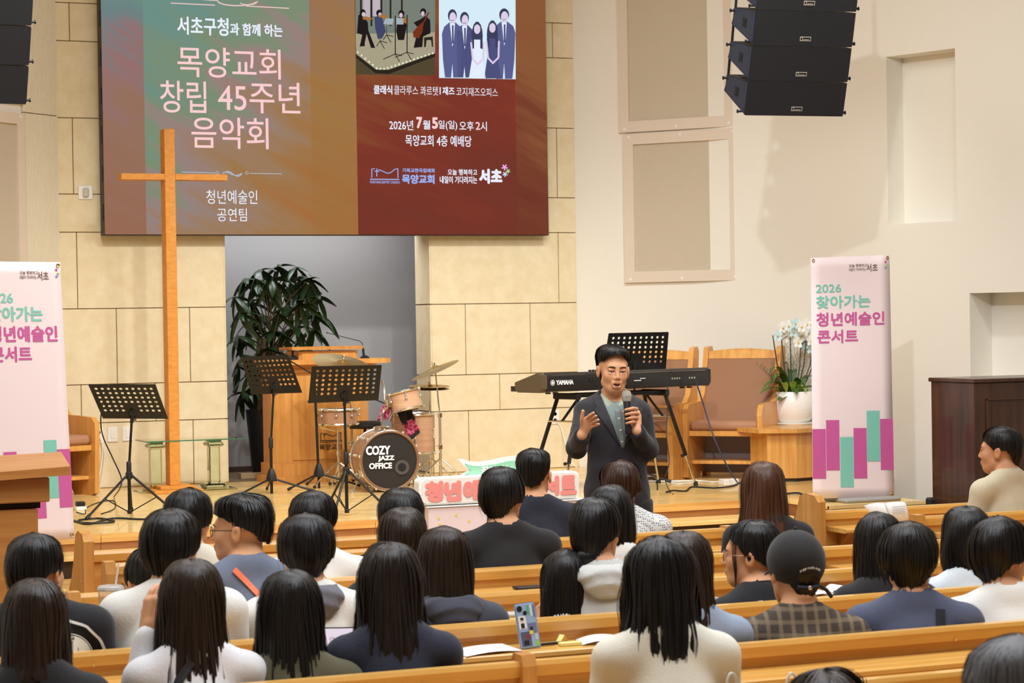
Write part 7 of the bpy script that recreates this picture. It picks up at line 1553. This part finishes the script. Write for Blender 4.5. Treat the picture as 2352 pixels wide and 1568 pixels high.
b25 = S('boy in loose white long-sleeved top behind the woman in the white sweatshirt', 381, 1170, 'D', 'bowl', -.62, cW, seed=22, girth=1.15)
a = S('boy with short black hair in white tee, mostly hidden beside the plastic cup', 338, 1256, 'C', 'short', .25, cW, seed=23, byaw=0)
b27 = S('boy in cream tee with navy collar, seated below the foot of the cross', 424, 1122, 'B', 'bowl', -.62, cCr, seed=24, collar=(cNv, .010), hs=.93)
g28 = S('young man with black glasses and orange strap over a denim shirt, in profile', 552, 1132, 'C', 'fade', 1.05, cDen, seed=25, byaw=.1, face=2, collar=(cDen, .02), grow=.006, wild=2.0, strands=420); glasses(g28)
b29 = S('boy with black bowl haircut and white top in front of the middle music stand', 711, 1128, 'B', 'bowl', -.62, cW, seed=26, hs=.93)
b30 = S('boy in white top with grey hood', 694, 1180, 'D', 'bowl', -.2, cW, seed=27, hood=cGH, byaw=-.1)
a = S('person with black bowl haircut left of the pink box, farther one of two', 912, 1122, 'B', 'bowl', -.5, cB2, seed=28, hs=.93)
a = S('person with brown-black hair left of the pink box, nearer one of two', 915, 1167, 'C', 'bowl', -.4, cB2, seed=29, hm=m_hb, hs=.90, hand=('R', atY(972, 1300, 7.6), (-.1, .2, .95), (.8, .5, .2), (.2, .1, -.2)))
a = S('grey-haired person close to the camera at the lower right corner, out of focus', 2318, 1452, 'G', 'short', -.4, cDH, seed=30, hm=m_hg, Y=3.35, hs=1.12, grow=.004)
a = S('dark-haired person at the bottom edge below the sixth pew, only tousled hair showing', 1882, 1540, 'G', 'bowl', -.4, cB2, seed=32, Y=4.62, wild=2.2, hm=m_hb)
# ---- personal details
def hpart(P_, fn): root, p, gfn, hc, Rm = P_; return root, p, gfn, (lambda q: Rm.astype(float)@np.array(q)*HS+hc)
root, p, gfn, T = hpart(bun, 0); mb = MB(); ball(mb, T((0, -.100, -.080)), .036, 8, (1.1, .8, .9)); mb.build('hair_bun', m_hk, root, True); mb = MB(); ringd(mb, T((0, -.088, -.068)), .026, .006, tuple(T((0, -1, -.8))-T((0, 0, 0))), 16, 6); mb.build('hair_clip', mat('clip_brown', (90, 50, 40), .3), root, True)
root, p, gfn, T = hpart(g6, 0); mb = MB(); ball(mb, T((0, -.120, -.035)), .048, 8, (.9, .8, 1.1)); mb.build('hair_bun', m_hk, root, True)
mb = MB(); [mb.tube([T((s_*.062+k*.002, .060-.004*k, .052)), T((s_*.074, .058-.004*k, .0)), T((s_*.070, .052-.003*k, -.05)), T((s_*.062, .050, -.10-.01*k))], [.0012, .0018, .0016, .0006], 4) for s_ in (-1, 1) for k in range(4)]; mb.build('loose_strands', m_hk, root, True)['kind'] = 'stuff'
for off in (.0, .024): strap(gfn, [(-.035-off*.4, p['sh'][2]+.045), (-.12, p['sh'][2]+.03-off*.5), (-p['sw']-.03+off, p['sh'][2]-.03), (-p['sw']-.055+off, p['sh'][2]-.15), (-p['sw']-.07+off, p['sh'][2]-.27)], .011, -1, mW, 'sleeve_stripe', root)
root, p, gfn, T = hpart(b23, 0); zs = p['sh'][2]; strap(gfn, [(.09, zs+.035), (.15, zs+.015), (p['sw']+.03, zs-.03), (p['sw']+.055, zs-.10)], .008, -1, mW, 'sleeve_stripe', root)
ec = (.095, zs-.080); R0 = .075; V2 = [(ec[0]+r_*math.cos(t), ec[1]+r_*math.sin(t)) for r_ in (0.0001, .045, .052, .070) for t in np.linspace(0, 2*math.pi, 40, endpoint=False)]
mem = mat('emblem_cream', (236, 232, 214), .7); drape_flat(gfn, np.array([(ec[0]+r_*R0*math.cos(t), ec[1]+r_*R0*math.sin(t)) for r_ in (.01, .5, 1) for t in np.linspace(0, 2*math.pi, 40, endpoint=False)]), [(k*40+i, k*40+(i+1) % 40, (k+1)*40+(i+1) % 40, (k+1)*40+i) for k in (0, 1) for i in range(40)], -1, mem, 'round_emblem', root, .005)
for r_ in (.070, .050): drape_flat(gfn, np.array([(ec[0]+q*math.cos(t), ec[1]+q*math.sin(t)) for q in (r_, r_+.0025) for t in np.linspace(0, 2*math.pi, 40, endpoint=False)]), [(i, (i+1) % 40, 40+(i+1) % 40, 40+i) for i in range(40)], -1, mK, 'emblem_ring', root, .007)
for k in (-.03, -.01, .01, .03):
    hl = math.sqrt(.05**2-k*k); 
    for q in (0, 1): V2 = np.array([(-hl, k-.001), (hl, k-.001), (hl, k+.001), (-hl, k+.001)]); V2 = V2[:, ::-1] if q else V2; drape_flat(gfn, V2+np.array(ec), [(0, 1, 2, 3)], -1, mK, 'emblem_line', root, .007)
for ch_, ag in zip('APES', (75, 52, 30, 8)):
    a_, f_ = text_mesh(ch_, .02); g = math.radians(ag); t_ = (a_-a_.mean(0))*.015; c_, s_2 = math.cos(g-math.pi/2), math.sin(g-math.pi/2); V2 = np.stack([t_[:, 0]*c_-t_[:, 1]*s_2+ec[0]+.060*math.cos(g), t_[:, 0]*s_2+t_[:, 1]*c_+ec[1]+.060*math.sin(g)], 1); drape_flat(gfn, V2, f_, -1, mK, 'lettering', root, .0075)
root, p, gfn, T = hpart(b9, 0); zs = p['sh'][2]; strap(gfn, [(.075, zs+.055), (.07, zs-.02), (.05, zs-.12), (.02, zs-.25)], .030, -1, mK, 'bag_strap', root)
root, p, gfn, T = hpart(w22, 0); zs = p['sh'][2]; strap(gfn, [(-.02, zs+.05), (-.06, zs+.0), (-.10, zs-.10), (-.12, zs-.24)], .022, -1, mK, 'bag_strap', root)
root, p, gfn, T = hpart(g28, 0); zs = p['sh'][2]; strap(gfn, [(-.07, zs+.065), (-.03, zs+.02), (.03, zs-.06), (.09, zs-.18), (.12, zs-.26)], .020, -1, mO, 'bag_strap', root)
# cap
root, p, gfn, T = hpart(cap, 0); Rm = cap[4]; m_capc = cloth_mat('cap_black', (28, 26, 26)); hc = cap[3]
def capf(P):
    Q = (P-hc.astype(np.float32))@Rm/HS; d = ell(Q, (0, -.014, .040), (.096, .114, .104)); d = np.maximum(d, -(Q[..., 2]+.022-.02*np.clip(Q[..., 1]*8, -1, 1))); op = ell(Q, (0, -.125, -.020), (.038, .05, .024)); d = np.maximum(d, -op); return d
V, F = sparse_solid(capf, hc-.16, hc+.17, .0055); hat = link('cap', mesh_np('cap', V, F), m_capc, root)
vs = []; fs = []; n = 10
for i in range(n+1):
    g = math.radians(-58+116*i/n); vs += [T((.092*math.sin(g), .098*math.cos(g)-.012, .0)), T((.100*math.sin(g), (.098+.075*math.cos(g))*math.cos(g)-.012+.0, -.012))]
for i in range(n): fs.append((2*i, 2*i+1, 2*i+3, 2*i+2))
o = MB().add(vs, fs).build('cap_peak', m_capc, root, True, sharp=180); md = o.modifiers.new('t', 'SOLIDIFY'); md.thickness = .004
MB().tube([T((-.04, -.116, -.036)), T((0, -.122, -.040)), T((.04, -.116, -.036)), T((.062, -.118, -.050)), T((.082, -.115, -.075))], .0065, 6).build('cap_strap', mK, root, True); mb = MB(); ball(mb, T((0, -.126, -.040)), .008, 5); mb.build('strap_buckle', m_chrome, root, True)
mb = MB(); ball(mb, T((0, -.012, .146)), .008, 5); mb.build('cap_button', m_capc, root, True)
msg = 'LIGHT IN THE NIGHT'
for k, c_ in enumerate(msg):
    if c_ == ' ': continue
    a_, f_ = text_mesh(c_, .02); u = (k-(len(msg)-1)/2)/len(msg); t_ = a_*.010; g = u*.75; X = t_[:, 0]; Z = t_[:, 1]; ang_ = g+X/.112; zb_ = .018+.012*math.cos(u*3.0)*1.0-.006
    q_ = np.stack([.1005*np.sin(ang_), -.014-.1185*np.cos(ang_), zb_+Z], -1); W = (q_*HS)@Rm.T.astype(float)+hc; MB().add(W, f_).build('lettering', mW, root, fix=False)
# ---- things on the pew shelves
SHZ = .773
def shelf_at(px, row, dy=-.11): return atY(px, 1400, PEWY[row]+dy)[0], PEWY[row]+dy, SHZ
m_paper = mat('paper_white', (244, 242, 238), .7); m_pr = mat('print_faint', (170, 166, 166), .7)
def sheet(label, x, y, z, w_, d_, rz, curl=.012, lines=5, cat='paper', par=None):
    r = thing('paper_sheet', label, cat, (x, y, z), rz); n = 8; vs = []; fs = []
    for i in range(n+1):
        for j in range(n+1): u, v = i/n, j/n; vs.append(((u-.5)*w_, (v-.5)*d_, .0015+curl*(math.sin(u*math.pi)*.6+.6*u*u*v)))
    for i in range(n):
        for j in range(n): a = i*(n+1)+j; fs.append((a, a+n+1, a+n+2, a+1))
    o = MB().add(vs, fs).build('sheet', m_paper, r, True, fix=False, sharp=180); md = o.modifiers.new('t', 'SOLIDIFY'); md.thickness = .0008
    mb = MB()
    for k in range(lines): v = .72-k*.07; z_ = .0032+curl*(math.sin(.5*math.pi)*.6+.6*.25*v); mb.add([(-.18*w_, (v-.5)*d_, z_), (.18*w_, (v-.5)*d_, z_), (.18*w_, (v-.48)*d_, z_), (-.18*w_, (v-.48)*d_, z_)], [(0, 1, 2, 3)])
    if lines: mb.build('printed_lines', m_pr, r, fix=False)['kind'] = 'stuff'
    return r
x, y, z = shelf_at(1112, 'D', -.12); sheet('white programme sheets lying left of the sticker-covered phone', x, y, z, .21, .14, .12)
x, y, z = shelf_at(1372, 'D', -.11); sheet('white paper with a curled corner right of the yellow sticky notes', x, y, z, .13, .13, -.25, .02, 0)
x, y, z = shelf_at(1868, 'C', -.10); sheet('white sheet on the shelf behind the black cap strap', x, y, z, .13, .12, .1)
x, y, z = shelf_at(1935, 'C', -.09); sheet('curled white paper beside the phone right of the cap', x, y, z, .10, .12, .5, .03, 0)
def phone(label, loc, rot, m1, m2, screen=True):
    r = thing('phone', label, 'phone', loc, 0); r.rotation_euler = rot
    MB().box((-.036, -.004, 0), (.036, .004, .150), .006).build('phone_body', m1, r); MB().box((-.033, -.0052, .004), (.033, -.0038, .146), .001).build('phone_face', m2, r); return r
x, y, z = shelf_at(1218, 'D', -.135); m_pcase = mat('phone_case_blue', (160, 186, 214), .25, coat=.5)
ph = phone('upright phone in pale blue case covered in stickers and small photos', (x, y, z), (math.radians(-12), math.radians(-4), 0), m_pcase, m_pcase)
def stk(x0, z0, x1, z1, m, nm='sticker', l=.0058): MB().add([(x0, -l, z0), (x1, -l, z0), (x1, -l, z1), (x0, -l, z1)], [(0, 1, 2, 3)]).build(nm, m, ph, fix=False)
for cx_, cz_, r_ in ((-.021, .132, .0085), (-.004, .117, .0062)): mb = MB(); mb.lathe([(0, 0), (r_, 0), (r_*1.15, .0015), (0, .0016)], 16, (cx_, -.0055, cz_), Matrix.Rotation(math.pi/2, 3, 'X')); mb.build('camera_lens', m_blackp, ph, True)
stk(-.030, .066, -.004, .108, m_paper); stk(-.024, .068, -.011, .084, mat('sticker_dark', (38, 36, 42), .6), l=.0062); stk(-.021, .084, -.014, .094, m_skin3, l=.0062); stk(-.023, .092, -.012, .103, mat('sticker_hair', (34, 26, 26), .6), l=.006)
stk(-.030, .008, .006, .056, mat('sticker_photo', (90, 96, 120), .5)); stk(.000, .050, .030, .082, mat('sticker_photo2', (120, 126, 160), .5)); stk(-.022, .012, -.004, .028, mat('sticker_dark', (38, 36, 42), .6), l=.0062); stk(.006, .052, .016, .070, mat('sticker_dark', (38, 36, 42), .6), l=.0062); stk(-.012, .032, .002, .046, mat('sticker_red', (150, 60, 54), .5), l=.0062)
stk(.002, .046, .015, .058, mat('sticker_yellow', (240, 222, 70), .5), l=.0064); stk(.018, .008, .031, .022, mat('sticker_green', (150, 210, 90), .5)); stk(.004, .110, .012, .140, mat('sticker_green2', (90, 180, 130), .5)); stk(.016, .104, .022, .142, m_white); stk(.026, .1, .031, .14, mat('sticker_blue', (70, 110, 190), .5)); stk(.020, .026, .031, .045, mat('sticker_pale', (190, 214, 220), .5))
x, y, z = shelf_at(1262, 'D', -.11); pn = thing('pen', 'black pen between the phone and the sticky notes', 'pen', (x, y, z+.006)); MB().tube([(-.045, .0, 0), (.045, .01, 0)], .005, 8).build('barrel', m_blackp, pn, True); MB().tube([(.045, .01, 0), (.055, .011, 0)], [.005, .001], 8).build('tip', m_chrome, pn, True)
m_yel = mat('sticky_yellow', (246, 234, 150), .7)
x, y, z = shelf_at(1308, 'D', -.13); st_ = thing('sticky_notes', 'pale yellow pad of sticky notes in front of the folded one', 'sticky notes', (x, y, z), -.05); MB().box((-.038, -.015, 0), (.038, .012, .011), .001).build('pad', m_yel, st_)
x, y, z = shelf_at(1290, 'D', -.085); st_ = thing('sticky_notes', 'small folded yellow note standing like a tent behind the pad', 'sticky notes', (x, y, z), .3)
MB().add([(-.022, -.012, 0), (-.022, .012, 0), (.0, .012, .03), (.0, -.012, .03), (.022, -.012, .0), (.022, .012, .0)], [(0, 3, 2, 1), (3, 4, 5, 2)]).build('folded_note', m_yel, st_, fix=False)
x, y, z = shelf_at(1182, 'B', -.12); phone('flat phone lying on the shelf behind the black crew-neck tee', (x, y, z+.006), (math.radians(90), 0, math.radians(84)), m_blackp, mat('phone_glass', (70, 70, 84), .08))
x, y, z = shelf_at(1918, 'C', -.13); phone('small dark phone lying on the shelf right of the cap', (x, y, z+.006), (math.radians(90), 0, math.radians(70)), m_blackp, mat('phone_case_rose', (206, 160, 150), .3))
c_ = atY(770, 1448, 6.35); ph2 = phone('phone held sideways showing a pale pink screen', (c_[0]+.075, c_[1], c_[2]-.03), (math.radians(-10), math.radians(-88), 0), m_blackp, glow('phone_screen', (238, 222, 236), .95))
a_, f_ = text_mesh('(^_^)'); t_ = (a_-a_.min(0))/(a_.max(0)-a_.min(0)); MB().add([(-.008+v*.016, -.0056, .05+u*.04) for u, v in t_], f_).build('screen_drawing', mat('screen_line', (150, 130, 150), .5), ph2, fix=False)
x, y, z = shelf_at(1632, 'C', -.10); pk = thing('plastic_pack', 'small clear plastic pack on the shelf behind the track jacket woman', 'packet', (x, y, z), .1); m_cl = mat('clear_plastic', (235, 235, 232), .15, trans=.6, ior=1.2); MB().box((-.05, -.03, 0), (.05, .03, .012), .003).build('pack_shell', m_cl, pk); MB().lathe([(.0, .012), (.018, .012), (.018, .018), (0, .018)], 14, (0, 0, 0)).build('pack_label', m_paper, pk)
x, y, z = shelf_at(1180, 'C', -.10); pk = thing('tissue_pack', 'crumpled clear wrapper left of the sticker phone, one shelf farther', 'packet', (x, y, z), -.1); MB().box((-.045, -.03, 0), (.045, .03, .014), .004).build('wrapper', m_cl, pk); MB().box((-.03, -.02, .003), (.03, .02, .011), .002).build('tissues', m_paper, pk)
# cup with straw
cx0 = atY(255, 1380, PEWY['C']-.11); cu = thing('plastic_cup', 'clear plastic iced drink cup with domed lid and white straw', 'cup', (cx0[0], PEWY['C']-.11, SHZ)); ht = atY(255, 1352, PEWY['C']-.11)[2]-SHZ
ht = max(.09, ht); m_cup = mat('cup_plastic', (240, 240, 238), .06, trans=.95, ior=1.12)
MB().lathe([(.028, 0), (.030, .002), (.043, ht), (.041, ht), (.028, .004), (0, .004)], 24).build('cup_wall', m_cup, cu, True); MB().lathe([(.044, ht-.004), (.046, ht), (.044, ht+.008), (.036, ht+.012), (.012, ht+.014)], 24).build('lid', mat('lid_plastic', (236, 236, 234), .1, trans=.7, ior=1.3), cu, True)
MB().tube([(-.01, 0, .03), (.028, 0, ht+.085)], .0035, 8).build('straw', m_white, cu, True)
# booklet on the right front pew
bk0 = atY(2048, 1160, PEWY['A0']-.03); bo = thing('booklet', 'open white booklet standing on the front right pew rail', 'booklet', (bk0[0], PEWY['A0']-.05, .66)); bz = lambda px, py: lo(bo, atY(px, py, PEWY['A0']-.06))
L_, M_, R_ = [(bz(1984, 1161), bz(2015, 1200)), (bz(2032, 1155), bz(2056, 1212)), (bz(2080, 1153), bz(2093, 1208))]
def leafq(a, b, c, d, nm, bow): 
    n = 6; vs = []
    for i in range(n+1):
        t = i/n; q0 = np.array(a)*(1-t)+np.array(b)*t; q1 = np.array(d)*(1-t)+np.array(c)*t; o_ = np.array((0, -bow*math.sin(math.pi*t), bow*.5*math.sin(math.pi*t))); vs += [q0+o_, q1+o_]
    o = MB().add(vs, [(2*i, 2*i+1, 2*i+3, 2*i+2) for i in range(n)]).build(nm, m_paper, bo, True, fix=False, sharp=180); md = o.modifiers.new('t', 'SOLIDIFY'); md.thickness = .001; return o
leafq(L_[0], M_[0], M_[1], L_[1], 'left_page', .02); leafq(M_[0], R_[0], bz(2094, 1204), M_[1], 'right_page', .012)
mb = MB()
for k in range(5): a = bz(2044, 1164+k*4.2); c = bz(2074, 1162+k*4.2); mb.add([(a[0], a[1]-.022, a[2]), (c[0], c[1]-.022, c[2]), (c[0], c[1]-.022, c[2]+.0025), (a[0], a[1]-.022, a[2]+.0025)], [(0, 1, 2, 3)])
mb.build('printed_lines', m_pr, bo, fix=False)['kind'] = 'stuff'
# white curved handles at the bottom edge
for px, lb in ((1681, 'white looped bag handle at the bottom edge beside the ivory jacket'), (1818, 'white looped bag handle at the bottom edge near the tousled hair')):
    q = atY(px, 1556, 4.9); hd = thing('bag', lb, 'bag', (q[0], 4.9, .45)); zt_ = q[2]+.012-.45; MB().tube([(-.012+.012*0, 0, zt_-.12), (-.014, 0, zt_-.03), (-.011, 0, zt_-.012), (-.005, 0, zt_-.002), (.0, 0, zt_), (.005, 0, zt_-.002), (.011, 0, zt_-.012), (.014, 0, zt_-.03), (.016, 0, zt_-.12)], .0035, 6).build('handle', m_white, hd, True); MB().box((-.12, -.05, .0), (.12, .05, zt_-.11), .02).build('bag_body', m_white, hd)
